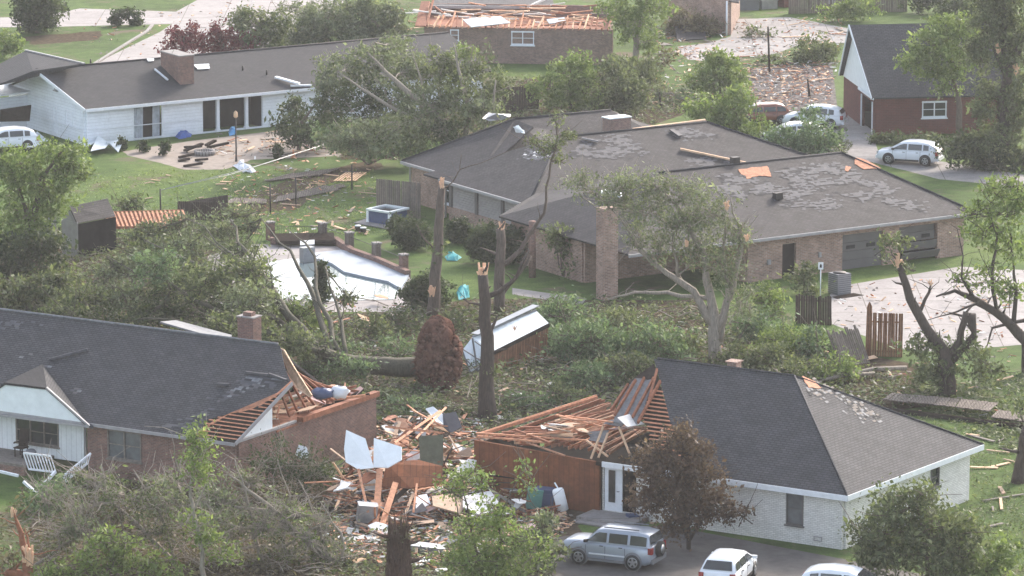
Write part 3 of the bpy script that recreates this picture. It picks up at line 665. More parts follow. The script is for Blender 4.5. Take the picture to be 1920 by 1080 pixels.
# ---------------------------------------------------------------- house A : long white ranch
A = HF((160, 205), 2.6, 32)
ha = thing('ranch_house', 'long low white ranch house with dark roof and brick chimney beyond the lawn', 'house', A(14, 6))
FA = plane(A(0, 0, 2.6), A(10, 0, 2.6), A(10, 6, 4.65))
rf = MB(); rf.slab([A(0, 0, 2.6), A(33, 0, 2.6), A(33, 6, 4.65), A(-.8, 6, 4.65)], .12); obj('roof', rf, 'shingle_dark', ha)
rf = MB(); rf.slab([A(0, 12.8, 2.6), A(33, 12.8, 2.6), A(33, 6, 4.65), A(-.8, 6, 4.65)], .12); obj('roof', rf, 'shingle_dark', ha)
m_ = MB(); m_.tube([A(-.8, 6, 4.68), A(33, 6, 4.68)], .07, 6); pieces('ridge_cap', m_, 'shingle_brown', ha)
m_ = MB(); m_.beam(A(0, -.03, 2.5), A(18.2, -.03, 2.5), .06, .2); m_.beam(A(-.04, 0, 2.53), A(-.84, 6, 4.58), .06, .2); m_.beam(A(-.84, 6, 4.58), A(-.04, 12.8, 2.53), .06, .2); pieces('fascia', m_, 'trim_white', ha)
m_ = MB(); a0 = A(.3, .5); a1 = A(32.5, .5); wall(m_, a0, a1, 0, 2.55, [(3.6, 5.9, .1, 2.3), (9.1, 13.9, .1, 2.4)]); wall(m_, A(.2, 12.3), A(.2, .6), 0, 2.55)
obj('wall', m_, 'siding_white', ha)
m_ = MB(); m_.slab([A(.1, .6, 2.5), A(.1, 12.3, 2.5), A(.1, 6, 4.5)], .1, nrm=-A.a); obj('gable', m_, 'siding_white', ha)
m_ = MB(); m_.beam(a0 - A.b * .13 + Vector((0, 0, 1.05)), a0 + A.a * 8.8 - A.b * .13 + Vector((0, 0, 1.05)), .04, .05); m_.beam(A(.06, .5, 1.05), A(.06, 8, 1.05), .04, .05); pieces('trim_band', m_, 'trim_white', ha)
w1 = win(ha, A(.2, 0), A(.2, 12), 2.2, 3.3, 1.1, 2.15, 1, 'trim_white', 'glass', mull=0)
win(ha, A(.2, 0), A(.2, 12), 4.6, 5.2, .3, 2.15, 1, 'trim_white', 'glass', mull=0)
win(ha, A(.2, 0), A(.2, 12), 4.4, 4.9, 3.3, 3.6, 1, 'trim_gray', 'glass', mull=0, rail=False)
# sliding door with blown curtains
m_ = MB(); m_.box(A(5.05, .75, 1.2), (2.3, .05, 2.2), A.R()); dd = obj('patio_door', m_, 'shade_fill', ha)  # panel coloured near-black for the shaded room behind the curtains
for x0, x1 in ((3.95, 4.75), (5.45, 6.05)):
    m_ = MB(); nn = 14
    vs = []
    for i in range(nn + 1):
        x = x0 + (x1 - x0) * i / nn; y = .55 + .07 * math.sin(i * 1.9)
        vs += [A(x, y, .15), A(x + .05, y, 2.28)]
    m_.add(vs, [(2 * i, 2 * i + 2, 2 * i + 3, 2 * i + 1) for i in range(nn)], 0, True); obj('curtain', m_, 'curtain', dd)
m_ = MB()
for x in (3.92, 6.2): m_.beam(A(x, .4, .1), A(x, .4, 2.3), .08, .08)
m_.beam(A(3.9, .4, .12), A(6.2, .4, .12), .1, .06); obj('door_frame', m_, 'trim_white', dd)
# recessed porch
m_ = MB(); m_.box(A(11.8, 2.2, 1.2), (5.0, .05, 2.4), A.R()); m_.box(A(9.35, 1.4, 1.2), (.05, 1.6, 2.4), A.R()); m_.box(A(14.25, 1.4, 1.2), (.05, 1.6, 2.4), A.R()); pieces('porch_recess', m_, 'shade_fill', ha)  # recess walls coloured near-black so the porch reads as shaded
for x in (10.6, 12.9):
    m_ = MB(); m_.box(A(x, .45, 1.25), (.22, .22, 2.4), A.R()); m_.box(A(x, .45, .12), (.3, .3, .2), A.R()); obj('porch_post', m_, 'trim_white', ha)
# chimney
cc_ = PP(338, 150, FA); m_ = MB(); cb = (cc_ - A.k).dot(A.b); ca = (cc_ - A.k).dot(A.a)
m_.box(A(ca + .2, cb + .8, 4.0), (1.1, 2.9, 2.6), A.R()); o = obj('chimney', m_, 'brick_red', ha)
m_ = MB(); m_.box(A(ca + .2, cb + .8, 5.34), (1.2, 3.0, .08), A.R()); obj('chimney_cap', m_, 'concrete', o)
for px in (((1090 / 3, 370 / 3), (1175 / 3, 365 / 3), (1178 / 3, 392 / 3), (1110 / 3, 395 / 3)), ((275, 112), (288, 112), (288, 116), (277, 117))): patch(ha, FA, px, 'panel_white', .1, .04, .05, name='roof_vent')
m_ = MB(); m_.beam(PP(290, 132, FA, .1), PP(314, 152, FA, .1), .12, .1); m_.beam(PP(516, 148, FA, .15), PP(560, 164, FA, .3), .35, .12); m_.beam(PP(545, 163, FA, .1), PP(585, 162, FA, .1), .2, .12); o = pieces('loose_gutter', m_, 'trim_white', ha)
for ua, va in ((170, 120), (500, 140), (455, 132)):
    m_ = MB(); m_.lathe(PP(ua, va, FA), [(.06, 0), (.06, .35)], 8); obj('vent_pipe', m_, 'dark_metal', ha)
# left wing
LW = plane(PP(155, 118, plane(A(0, 6, 4.2), A(1, 6, 4.2), A(0, 7, 4.2))), PY(48, 95, 327), PY(-40, 165, 318))
rf = MB(); rf.slab([PY(158, 119, 319.0), PY(48, 95, 327), PY(-60, 150, 323), PY(0, 157, 318.6), PY(62, 133, 318.6)], .12); obj('wing_roof', rf, 'shingle_dark', ha)
m_ = MB(); m_.beam(PY(158, 119, 318.9), PY(48, 94, 327), .15, .1); obj('wing_ridge', m_, 'trim_gray', ha)
m_ = MB(); wl0 = A(-3.2, 9.5); wl1 = A(-3.2, 16); wall(m_, wl0, wl1, 0, 2.5); wall(m_, A(-3.1, 9.4), A(.1, 9.4), 0, 2.3); obj('wing_wall', m_, 'siding_white', ha)
win(ha, wl0, wl1, .5, 1.3, .9, 2.2, 1, 'trim_white', 'glass', mull=0)
m_ = MB(); m_.slab([A(-4, 9, 2.5), A(.2, 8.6, 2.7), A(.2, 12.6, 2.7), A(-4, 13, 2.5)], .1); m_.beam(A(-4.05, 8.9, 2.5), A(-4.05, 13.2, 2.5), .06, .2); obj('wing_eave', m_, 'trim_white', ha)
# ---------------------------------------------------------------- house B : sprawling brown-roofed brick house with garage
Bf = HF((990, 383), 2.7, 32)
hb = thing('brick_house', 'sprawling brick house with brown hip roofs and two garage doors in the centre', 'house', Bf(10, 4))
zr = 5.4
N1 = plane(Bf(0, 0, 2.7), Bf(0, 12.5, 2.7), Bf(6.4, 6.2, zr)); N2 = plane(Bf(0, 0, 2.7), Bf(10, 0, 2.7), Bf(6.4, 6.2, zr))
def rslab(pts, mat='shingle_brown', name='roof', par=None, th=.12):
    m2 = MB(); m2.slab(pts, th); return obj(name, m2, mat, par or hb)
rslab([Bf(0, 0, 2.7), Bf(0, 12.5, 2.7), Bf(6.4, 6.2, zr)])
rslab([Bf(0, 0, 2.7), Bf(24, 0, 2.7), Bf(17.5, 6.2, zr), Bf(6.4, 6.2, zr)])
rslab([Bf(24, 0, 2.7), Bf(24, 12.5, 2.7), Bf(17.5, 6.2, zr)])
rslab([Bf(0, 12.5, 2.7), Bf(24, 12.5, 2.7), Bf(17.5, 6.2, zr), Bf(6.4, 6.2, zr)])
# far section, a step back
F1 = plane(Bf(1.3, 10, 2.7), Bf(1.3, 17.4, 2.7), Bf(7.6, 13.6, 5.35))
rslab([Bf(1.3, 8.6, 2.7), Bf(1.3, 17.4, 2.7), Bf(7.3, 13.2, 5.5), Bf(7.3, 11, 5.3)])
rslab([Bf(1.3, 8.6, 2.7), Bf(7.3, 13.2, 5.5), Bf(14.5, 12.9, 5.5), Bf(17, 9, 3.6), Bf(8, 7.0, 3.4)])
rslab([Bf(14.5, 12.9, 5.5), Bf(7.3, 13.2, 5.5), Bf(1.3, 17.4, 2.7), Bf(22, 18, 2.7)])
rslab([Bf(14.5, 12.9, 5.5), Bf(22, 18, 2.7), Bf(21, 9, 2.9), Bf(17, 9, 3.6)])
# garage wing
FG = plane(Bf(0, -16.6, 2.7), Bf(10, -16.6, 2.7), Bf(10, -9.4, 5.75)); gz = 5.75
rslab([Bf(-3.6, -16.6, 2.7), Bf(21.7, -16.6, 2.7), Bf(16.8, -9.4, gz), Bf(3.3, -9.4, gz)])
rslab([Bf(21.7, -16.6, 2.7), Bf(21.7, -2.4, 2.7), Bf(16.8, -9.4, gz)])
rslab([Bf(-3.6, -16.6, 2.7), Bf(3.3, -9.4, gz), Bf(-3.6, -2.4, 2.7)])
rslab([Bf(3.3, -9.4, gz), Bf(16.8, -9.4, gz), Bf(21.7, -2.4, 2.7), Bf(20, 1.5, 3.2), Bf(2.0, 1.5, 3.2), Bf(-3.6, -2.4, 2.7)])
# ridge caps and gutters
m_ = MB()
for a, b in ((Bf(3.3, -9.4, gz), Bf(16.8, -9.4, gz)), (Bf(6.4, 6.2, zr), Bf(17.5, 6.2, zr)), (Bf(7.3, 13.2, 5.5), Bf(14.5, 12.9, 5.5)), (Bf(16.8, -9.4, gz), Bf(21.7, -16.6, 2.7)), (Bf(0, 0, 2.7), Bf(6.4, 6.2, zr)), (Bf(17.5, 6.2, zr), Bf(24, 0, 2.7)), (Bf(1.3, 17.4, 2.7), Bf(7.3, 13.2, 5.5))):
    m_.tube([a + Vector((0, 0, .02)), b + Vector((0, 0, .02))], .07, 6)
pieces('ridge_cap', m_, 'shingle_dark', hb)
m_ = MB()
for a, b in ((Bf(0, -.05, 2.6), Bf(8, -.05, 2.6)), (Bf(-.05, 0, 2.6), Bf(-.05, 10.5, 2.6)), (Bf(1.25, 10.5, 2.6), Bf(1.25, 17.4, 2.6)), (Bf(-3.6, -16.66, 2.6), Bf(21.7, -16.66, 2.6)), (Bf(21.75, -16.6, 2.6), Bf(21.75, -3, 2.6))): m_.beam(a, b, .12, .17)
pieces('gutter', m_, 'trim_gray', hb)
# roof scars
NG = FG
for px, mt in (((1330, 330), (1390, 322), (1440, 340), (1480, 372), (1420, 378), (1340, 360)), 'underlay'), (((1460, 318), (1560, 302), (1660, 345), (1745, 395), (1700, 392), (1640, 384), (1560, 352), (1520, 348), (1470, 352)), 'underlay'), (((1450, 350), (1520, 345), (1560, 372), (1596, 388), (1540, 394), (1490, 378)), 'shingle_dark'), (((1430, 370), (1500, 376), (1570, 384), (1590, 388), (1540, 396), (1470, 386)), 'underlay'), (((1410, 396), (1440, 396), (1436, 402), (1412, 402)), 'underlay'), (((1500, 336), (1530, 338), (1520, 344), (1480, 342)), 'underlay_dark'):
    tabs(hb, NG, px, ['underlay_dark', 'felt', 'shingle_dark', 'underlay_dark'], label='grey patch of bare roofing felt on the garage roof')
patch(hb, NG, [(1384, 318), (1438, 312), (1446, 332), (1424, 330), (1400, 336)], 'decking', .035, rg=.12, label='torn patch of bare orange decking on the garage roof')
patch(hb, NG, [(1604, 296), (1616, 298), (1652, 316), (1620, 318), (1602, 308)], 'decking', .035, rg=.1, label='torn patch of bare orange decking at the garage roof corner')
patch(hb, NG, [(1585, 312), (1596, 314), (1590, 322), (1584, 320)], 'decking', .035, rg=.05)
for px, mt in (((985, 278), (1025, 282), (1020, 300), (982, 300)), 'underlay'),:
    tabs(hb, N1, px, ['drywall', mt, 'felt'], cw=.2, chh=.15, p=.8, label='pale scuffed patch on the left roof slope')
for px, mt in (((1090, 262), (1180, 250), (1210, 270), (1240, 285), (1140, 300), (1070, 290)), 'underlay'), (((1240, 245), (1310, 238), (1360, 262), (1300, 262)), 'underlay_dark'), (((1280, 300), (1330, 290), (1380, 305), (1320, 312)), 'underlay'):
    tabs(hb, N2, px, ['underlay_dark', 'felt', 'shingle_dark', 'underlay_dark'], label='bare felt patch on the middle roof slope')
for u0, v0, u1, v1, r_, mt, pl in ((1275, 282, 1398, 308, .22, 'wood_pale', N2), (1258, 246, 1275, 258, .4, 'underlay_dark', N2), (1090, 262, 1120, 268, .15, 'underlay', N2)):
    m_ = MB(); m_.beam(PP(u0, v0, pl, .12), PP(u1, v1, pl, .12), r_, .1); obj('roof_scrap', m_, mt, hb)
for u, v, pl, mt in ((1458, 372, FG, 'dark_metal'), (1378, 305, FG, 'dark_metal')):
    m_ = MB(); m_.box(PP(u, v, pl) + Vector((0, 0, .15)), (.5, .4, .4), Bf.R()); obj('roof_vent', m_, mt, hb)
m_ = MB(); m_.box(Bf(12.4, 9.0, 5.0), (1.6, .9, 1.5), Bf.R()); q = obj('chimney', m_, 'brick_brown', hb); m_ = MB(); m_.box(Bf(12.4, 9.0, 5.78), (1.7, 1.0, .07), Bf.R()); obj('chimney_cap', m_, 'metal_white', q)
m_ = MB(); m_.beam(Bf(12.6, 7.4, 5.2), Bf(17.5, 6.4, 5.5), .25, .1); obj('ridge_strip', m_, 'wood_pale', hb)
# walls
m_ = MB()
wall(m_, Bf(1.9, 10.6), Bf(1.9, 17), 0, 2.6, [(1.0, 2.2, .6, 2.3)]); wall(m_, Bf(.7, 10.4), Bf(1.8, 10.5), 0, 2.6)
wall(m_, Bf(.7, .7), Bf(.7, 10.3), 0, .9); wall(m_, Bf(.7, .6), Bf(8, .6), 0, 2.6)
ga0, ga1 = Bf(5.2, -16.0), Bf(21.2, -16.0)
wall(m_, ga0, ga1, 0, 2.62, [(2.5, 3.5, 0, 2.05), (6.9, 9.9, 0, 2.15), (11.1, 14.0, 0, 2.2)]); wall(m_, ga1 + Bf.b * .1, Bf(21.2, -3), 0, 2.6); wall(m_, ga0 + Bf.b * .1, Bf(5.2, -8), 0, 2.6); wall(m_, Bf(-3, -11), Bf(5.1, -11), 0, 2.6)
wall(m_, Bf(-3, -10.9), Bf(-3, -3), 0, 2.6)
obj('wall', m_, 'brick_mixed', hb)
win(hb, Bf(1.9, 10.6), Bf(1.9, 17), 1.0, 2.2, .6, 2.3, 1, 'trim_white', 'glass', mull=1)
m_ = MB()
for i in range(3):
    y0 = .9 + i * 3.1
    for k in range(11):
        zz = .98 + k * .155; m_.beam(Bf(.66 - .0, y0 + .18, zz), Bf(.66, y0 + 2.9, zz + .0), .09, .13)
obj('louvre_siding', m_, 'louvre', hb)
m_ = MB()
for i in range(4): m_.box(Bf(.62, .75 + i * 3.1, 1.75), (.22, .3, 1.7), Bf.R())
pieces('pier', m_, 'siding_gray', hb)
m_ = MB(); m_.tube([Bf(-.02, 10.45, 2.5), Bf(.45, 10.5, 2.3), Bf(.45, 10.5, .2), Bf(.1, 10.6, .05)], .06, 6); m_.tube([Bf(1.3, 17.2, 2.5), Bf(1.7, 17.0, 2.3), Bf(1.7, 17, .1)], .06, 6); pieces('downpipe', m_, 'trim_gray', hb)
# garage doors
m_ = MB()
for k in range(4): m_.box(ga0 + Bf.a * 8.4 + Bf.b * .08 + Vector((0, 0, .27 + k * .54)), (3.0, .05, .52), Bf.R())
gd = obj('garage_door', m_, 'garage_gray', hb); gd['label'] = 'closed dark grey garage door with two small panes'
m_ = MB()
for x in (7.6, 9.1): m_.box(ga0 + Bf.a * x + Bf.b * .04 + Vector((0, 0, 1.35)), (.62, .04, .22), Bf.R())
pieces('pane', m_, 'black_trim', gd)
m_ = MB()
for k, (tl, dz, dy) in enumerate(((.5, .1, -.5), (.25, .0, -.25), (.1, 0, 0), (0, 0, .05))):
    R_ = Bf.R() @ Matrix.Rotation(tl, 3, 'X'); m_.box(ga0 + Bf.a * 12.5 + Bf.b * (.1 + dy) + Vector((0, 0, .45 + k * .52)), (2.8, .05, .52), R_)
gd = obj('garage_door', m_, 'garage_gray', hb); gd['label'] = 'buckled grey garage door hanging open at the bottom'
m_ = MB()
for x in (11.6, 13.2): m_.box(ga0 + Bf.a * x + Bf.b * .02 + Vector((0, 0, 1.5)), (.6, .06, .22), Bf.R())
pieces('pane', m_, 'black_trim', gd)
m_ = MB(); m_.box(ga0 + Bf.a * 3 + Bf.b * .1 + Vector((0, 0, 1.0)), (1.0, .05, 2.0), Bf.R()); obj('door', m_, 'shade_fill', hb)
m_ = MB(); m_.slab([Bf(5.5, -15.6, .03), Bf(21, -15.6, .03), Bf(21, -3, .03), Bf(5.5, -3, .03)], .02); wall(m_, Bf(5.6, -12), Bf(21, -12), 0, 2.5); obj('garage_interior', m_, 'shade_fill', hb)  # floor and back wall coloured near-black for the shade inside
m_ = MB(); m_.box(ga0 + Bf.a * 1.5 - Bf.b * .16 + Vector((0, 0, 1.1)), (.22, .12, .3), Bf.R()); m_.box(ga0 + Bf.a * 5.2 - Bf.b * .16 + Vector((0, 0, 1.15)), (.16, .12, .3), Bf.R()); pieces('meter_box', m_, 'trim_gray', hb)
# side porch roof and big chimney stack
lp = [PY(1030, 411, 273), PY(1100, 385, 277), PY(1165, 400, 275), PY(1125, 440, 268.5)]
rslab(lp, 'shingle_dark', 'porch_roof'); m_ = MB(); m_.beam(lp[0], lp[3], .12, .16); pieces('porch_trim', m_, 'trim_gray', hb)
m_ = MB(); g0 = G(1138, 560); m_.box((g0.x, g0.y, 2.7), (1.0, .8, 5.4), Bf.R()); obj('chimney_stack', m_, 'brick_mixed', hb)
m_ = MB(); g0 = PY(1150, 363, 266.0); m_.box(g0, (1.5, 1.2, .1), Matrix.Rotation(.2, 3, 'Y')); obj('chimney_cover', m_, 'panel_white', hb)
m_ = MB(); m_.tube([G(998, 520), G(998, 520) + Vector((0, 0, 3.4))], .22, 8); obj('porch_post', m_, 'brick_red', hb)
m_ = MB(); g1 = G(1070, 500); wall(m_, Bf(.2, -1), Bf(-1, -10), 0, 2.6); obj('breezeway', m_, 'siding_gray', hb)
# ---------------------------------------------------------------- house E : far brick house without its roof
E_ = lambda a, b, z=0: Vector((7.75 - a * .9945, 351.7 + a * .1045 + b, z))
he = thing('brick_house', 'brown brick house far back whose roof is gone, bare rafters along the wall top', 'house', E_(7, 5))
m_ = MB(); wall(m_, E_(14.6, 0), E_(0, 0), 0, 2.75, [(5.6, 0 + 5.6 + .01, 1, 1.01)]); wall(m_, E_(.05, .1), E_(0, 10), 0, 2.75); wall(m_, E_(14.5, .1), E_(14.6, 10), 0, 2.75); wall(m_, E_(14.4, 10), E_(.1, 10), 0, 3.2); obj('wall', m_, 'brick_brown', he)
win(he, E_(14.6, 0), E_(0, 0), 6.75, 8.55, 1.45, 2.55, -1, 'trim_white', 'glass', mull=1, fw=.12)
win(he, E_(14.6, 0), E_(0, 0), 2.0, 2.7, 1.7, 2.6, -1, 'trim_white', 'glass', mull=0, fw=.1)
m_ = MB(); m_.slab([E_(14.4, .2, 2.3), E_(.2, .2, 2.3), E_(.2, 9.8, 2.3), E_(14.4, 9.8, 2.3)], .1); obj('ceiling_joists', m_, 'wood_red', he)
for i in range(32):
    a = .4 + i * .45
    m_ = MB(); m_.beam(E_(a, -.35, 2.8), E_(a - .25 + random.uniform(-.3, .3), 1.2 + random.random() * 1.6, 3.1 + random.uniform(0, .5)), .09, .2); obj('rafter_stub', m_, random.choice(['wood_fresh', 'wood_fresh', 'wood_pale', 'wood_red']), he)
for i in range(70):
    a = random.uniform(.5, 14); b = random.uniform(.5, 9.5); m_ = MB(); p = E_(a, b, random.uniform(2.6, 3.5)); an = random.uniform(-.5, .5) + (math.pi if random.random() < .5 else 0)
    m_.beam(p, p + Vector((math.cos(an), .6 * math.sin(an), random.uniform(-.1, .2))) * random.uniform(.8, 3.2), random.uniform(.08, .25), .08); obj('fallen_rafter', m_, random.choice(['wood_fresh', 'wood_red', 'wood_gray', 'wood_pale', 'drywall']), he)
m_ = MB(); m_.slab([PY(868, 36, 352.5), PY(938, 30, 354), PY(957, 42, 353), PY(884, 50, 351.5)], .08); obj('roof_sheet', m_, 'panel_white', he)
m_ = MB(); m_.slab([PY(1025, 36, 353), PY(1058, 32, 353.5), PY(1062, 40, 353), PY(1030, 44, 352.6)], .08); obj('roof_sheet', m_, 'panel_white', he)
m_ = MB(); m_.slab([PY(778, 48, 352), PY(798, 48, 351.6), PY(806, 2, 358), PY(790, 2, 359)], .1); m_.beam(PY(800, 48, 352), PY(812, 0, 357), .15, .15); m_.beam(PY(815, 12, 356), PY(830, 24, 354), .12, .12); obj('end_wall', m_, 'wood_red', he)
m_ = MB(); m_.slab([PY(812, 10, 362), PY(1040, 14, 362), PY(1030, -26, 374), PY(812, -30, 374)], .15); obj('rear_roof', m_, 'shingle_charcoal', he)
m_ = MB(); m_.beam(PY(812, 13, 361.6), PY(985, 14, 361.6), .1, .22); m_.beam(PY(990, 14, 361.6), PY(1035, -8, 368), .2, .2); obj('rear_fascia', m_, 'trim_gray', he)
# ---------------------------------------------------------------- house F : maroon house, tall white gable
Ff = HF((1635, 184), 2.7, 8)
hf = thing('gabled_house', 'maroon brick house with steep charcoal roof and tall white gable at upper right', 'house', Ff(4, 5))
fz = 7.1
rslab([Ff(0, 0, 2.7), Ff(11, 0, 2.7), Ff(11, 5.5, fz), Ff(-.5, 5.5, fz)], 'shingle_charcoal', par=hf)
rslab([Ff(0, 11, 2.7), Ff(11, 11, 2.7), Ff(11, 5.5, fz), Ff(-.5, 5.5, fz)], 'shingle_charcoal', par=hf)
m_ = MB(); m_.slab([Ff(.25, .3, 2.6), Ff(.25, 10.8, 2.6), Ff(-.1, 5.5, fz - .2)], .1, nrm=-Ff.a); obj('gable', m_, 'panel_white', hf)
m_ = MB(); m_.beam(Ff(-.04, 0, 2.66), Ff(-.54, 5.5, fz - .06), .06, .2); m_.beam(Ff(-.54, 5.5, fz - .06), Ff(-.04, 11, 2.66), .06, .2); m_.beam(Ff(.1, 0, 2.62), Ff(.1, 5, 2.62), .08, .14); pieces('fascia', m_, 'trim_white', hf)
m_ = MB(); f0, f1 = Ff(.35, .4), Ff(10.8, .4); wall(m_, f0, f1, 0, 2.62, [(3.3, 5.1, 1.15, 2.35)]); wall(m_, Ff(.35, .5), Ff(.35, 10.6), 0, 2.62, [(.5, 3.9, 0, 2.3)]); obj('wall', m_, 'brick_maroon', hf)
win(hf, f0, f1, 3.3, 5.1, 1.15, 2.35, -1, 'trim_white', 'glass', mull=1, fw=.13)
m_ = MB(); wall(m_, Ff(.45, 10.6), Ff(10.7, 10.6), 0, 2.6); obj('wall', m_, 'brick_maroon', hf)
m_ = MB(); wall(m_, Ff(10.8, .5), Ff(10.8, 10.5), 0, 2.6); obj('wall', m_, 'brick_maroon', hf)
m_ = MB(); wall(m_, Ff(6.5, .8), Ff(6.5, 10), 0, 2.5); m_.slab([Ff(.6, .7, .03), Ff(6.4, .7, .03), Ff(6.4, 10, .03), Ff(.6, 10, .03)], .02); obj('garage_interior', m_, 'shade_fill', hf)  # garage inside is shaded by its near-black colour
m_ = MB(); m_.beam(Ff(.22, .85, 0), Ff(.22, .85, 2.3), .14, .1); m_.beam(Ff(.22, 4.45, 0), Ff(.22, 4.45, 2.3), .14, .1); pieces('door_trim', m_, 'trim_white', hf)
# ---------------------------------------------------------------- house G : end of a brick house far back
hg = thing('brick_house', 'end wall of a tan brick house at the top edge beside the pale driveway', 'house', G(1330, 72))
m_ = MB(); wall(m_, G(1255, 48), G(1366, 66), 0, 2.9); wall(m_, G(1366, 66) + Vector((.1, .1, 0)), G(1385, 30), 0, 2.9); obj('wall', m_, 'brick_mixed', hg)
m_ = MB(); m_.tube([G(1362, 66) + Vector((0, -.2, 0)), G(1362, 66) + Vector((0, -.2, 2.8))], .07, 6); pieces('downpipe', m_, 'trim_white', hg)
m_ = MB(); a = G(1250, 46); b = G(1372, 67); m_.slab([a + Vector((0, -.6, 2.8)), b + Vector((.5, -.6, 2.8)), b + Vector((1.5, 7, 4.5)), a + Vector((0, 7, 4.5))], .12); obj('roof', m_, 'shingle_brown', hg)
# ================================================================ CARS
def car(label, pos, yaw, paintm, kind='crossover', group=None, name='parked_car'):
    """local x forward (nose at +x), origin on the ground under the middle"""
    t = thing(name, label, 'car', pos, group)
    S = dict(
        crossover=dict(L=4.25, W=1.78, H=1.63, wb=2.56, wr=.34, belt=1.02, hood=.98, gh=[(-2.05, 1.02), (-1.80, 1.36), (-1.45, 1.50), (-.7, 1.60), (.15, 1.57), (.5, 1.47), (1.32, 1.02)]),
        boxy=dict(L=4.4, W=1.82, H=1.78, wb=2.65, wr=.37, belt=1.13, hood=1.10, gh=[(-2.12, 1.13), (-1.98, 1.66), (-1.5, 1.74), (.25, 1.72), (.5, 1.68), (1.05, 1.12)]),
        hatch=dict(L=4.05, W=1.74, H=1.5, wb=2.5, wr=.31, belt=.95, hood=.90, gh=[(-1.95, .95), (-1.45, 1.40), (-.9, 1.49), (.2, 1.46), (.5, 1.4), (1.3, .96)]))[kind]
    L, W_, wb, wr, belt, hood = S['L'], S['W'], S['wb'], S['wr'], S['belt'], S['hood']; hw = W_ / 2
    Rz = Matrix.Rotation(yaw, 3, 'Z'); P0 = Vector(pos)
    T = lambda x, y, z: P0 + Rz @ Vector((x, y, z))
    xs = [-L / 2, -L / 2 + .06, -L / 2 + .3, -wb / 2, -.5, .3, 1.0, wb / 2, L / 2 - .45, L / 2 - .12, L / 2]
    m2 = MB(); vs = []
    for x in xs:
        e = abs(x) / (L / 2); tap = 1 - .16 * max(0, (e - .8) / .2) ** 2
        if x > 1.0: top = hood - (.16 if kind != 'boxy' else .07) * ((x - 1.0) / (L / 2 - 1.0)) ** 2
        else: top = belt
        if x >= L / 2 - .02: top = .78 if kind != 'boxy' else .95
        if x <= -L / 2 + .02: top = belt - .12
        zb = .26 + (.10 if e > .97 else 0); h = hw * tap
        sec = [(-h * .9, zb), (-h, zb + .14), (-h * 1.0, .62), (-h * .985, top - .16), (-h * .9, top - .02), (-h * .5, top + .015), (0, top + .02), (h * .5, top + .015), (h * .9, top - .02), (h * .985, top - .16), (h, .62), (h, zb + .14), (h * .9, zb)]
        vs += [T(x, y, z) for y, z in sec]
    ns = 13; fs = [(i * ns + k, i * ns + (k + 1) % ns, (i + 1) * ns + (k + 1) % ns, (i + 1) * ns + k) for i in range(len(xs) - 1) for k in range(ns)]
    fs += [list(range(ns)), [(len(xs) - 1) * ns + k for k in range(ns)][::-1]]
    m2.add(vs, fs, 0, True)
    # greenhouse : crowned roof on tapered pillars
    gh = S['gh']; vs = []
    def gw(z): return hw * (.93 - .20 * (z - belt) / (S['H'] - belt))
    for x, z in gh:
        wz = gw(z); wbt = gw(belt)
        vs += [T(x, -wbt, belt - .03), T(x, -wz, z - .05 if z > belt + .1 else z - .03), T(x, -wz * .8, z), T(x, 0, z + .03 if z > belt + .1 else z), T(x, wz * .8, z), T(x, wz, z - .05 if z > belt + .1 else z - .03), T(x, wbt, belt - .03)]
    n7 = 7; fs = [(i * n7 + k, i * n7 + k + 1, (i + 1) * n7 + k + 1, (i + 1) * n7 + k) for i in range(len(gh) - 1) for k in range(n7 - 1)] + [list(range(7)), [(len(gh) - 1) * 7 + k for k in range(7)][::-1]]
    m2.add(vs, fs, 0, True)
    body = obj('body', m2, paintm, t)
    # glass : side panes between pillars
    def hx(x):   # greenhouse height at x
        for (a, za), (b, zb_) in zip(gh, gh[1:]):
            if a <= x <= b: return za + (zb_ - za) * (x - a) / (b - a)
        return belt
    spans = dict(crossover=[(-1.5, -1.12), (-1.02, -.08), (.02, 1.12)], boxy=[(-1.95, -1.15), (-1.02, -.12), (0.0, .92)], hatch=[(-1.6, -.95), (-.85, 0), (.08, 1.05)])[kind]
    for s in (-1, 1):
        for x0, x1 in spans:
            m2 = MB(); pts = []
            N_ = 5
            for i in range(N_ + 1): x = x0 + (x1 - x0) * i / N_; pts.append((x, belt + .03))
            for i in range(N_, -1, -1):
                x = x0 + (x1 - x0) * i / N_; z = min(hx(x) - .12, S['H'] - .2); z = max(z, belt + .06); pts.append((x, z))
            m2.add([T(x, s * (gw(z) + .02), z) for x, z in pts], [list(range(len(pts)))])
            obj('side_window', m2, 'glass', t)
    (xa, za), (xb, zb_) = gh[-2], gh[-1]
    def pane(p0, p1, f0, f1, nm, out, mat='glass'):
        m2 = MB(); (x0, z0), (x1, z1) = p0, p1
        q = lambda f: (x0 + (x1 - x0) * f, z0 + (z1 - z0) * f)
        (xx, zz), (yx, yz) = q(f0), q(f1)
        m2.add([T(xx + out, -gw(zz) * .84, zz + .03), T(xx + out, gw(zz) * .84, zz + .03), T(yx + out, gw(yz) * .86, yz + .03), T(yx + out, -gw(yz) * .86, yz + .03)], [(0, 1, 2, 3)]); obj(nm, m2, mat, t)
    pane(gh[-2], gh[-1], .08, .95, 'windscreen', .025); pane(gh[1], gh[0], .12, .85, 'rear_window', -.04)
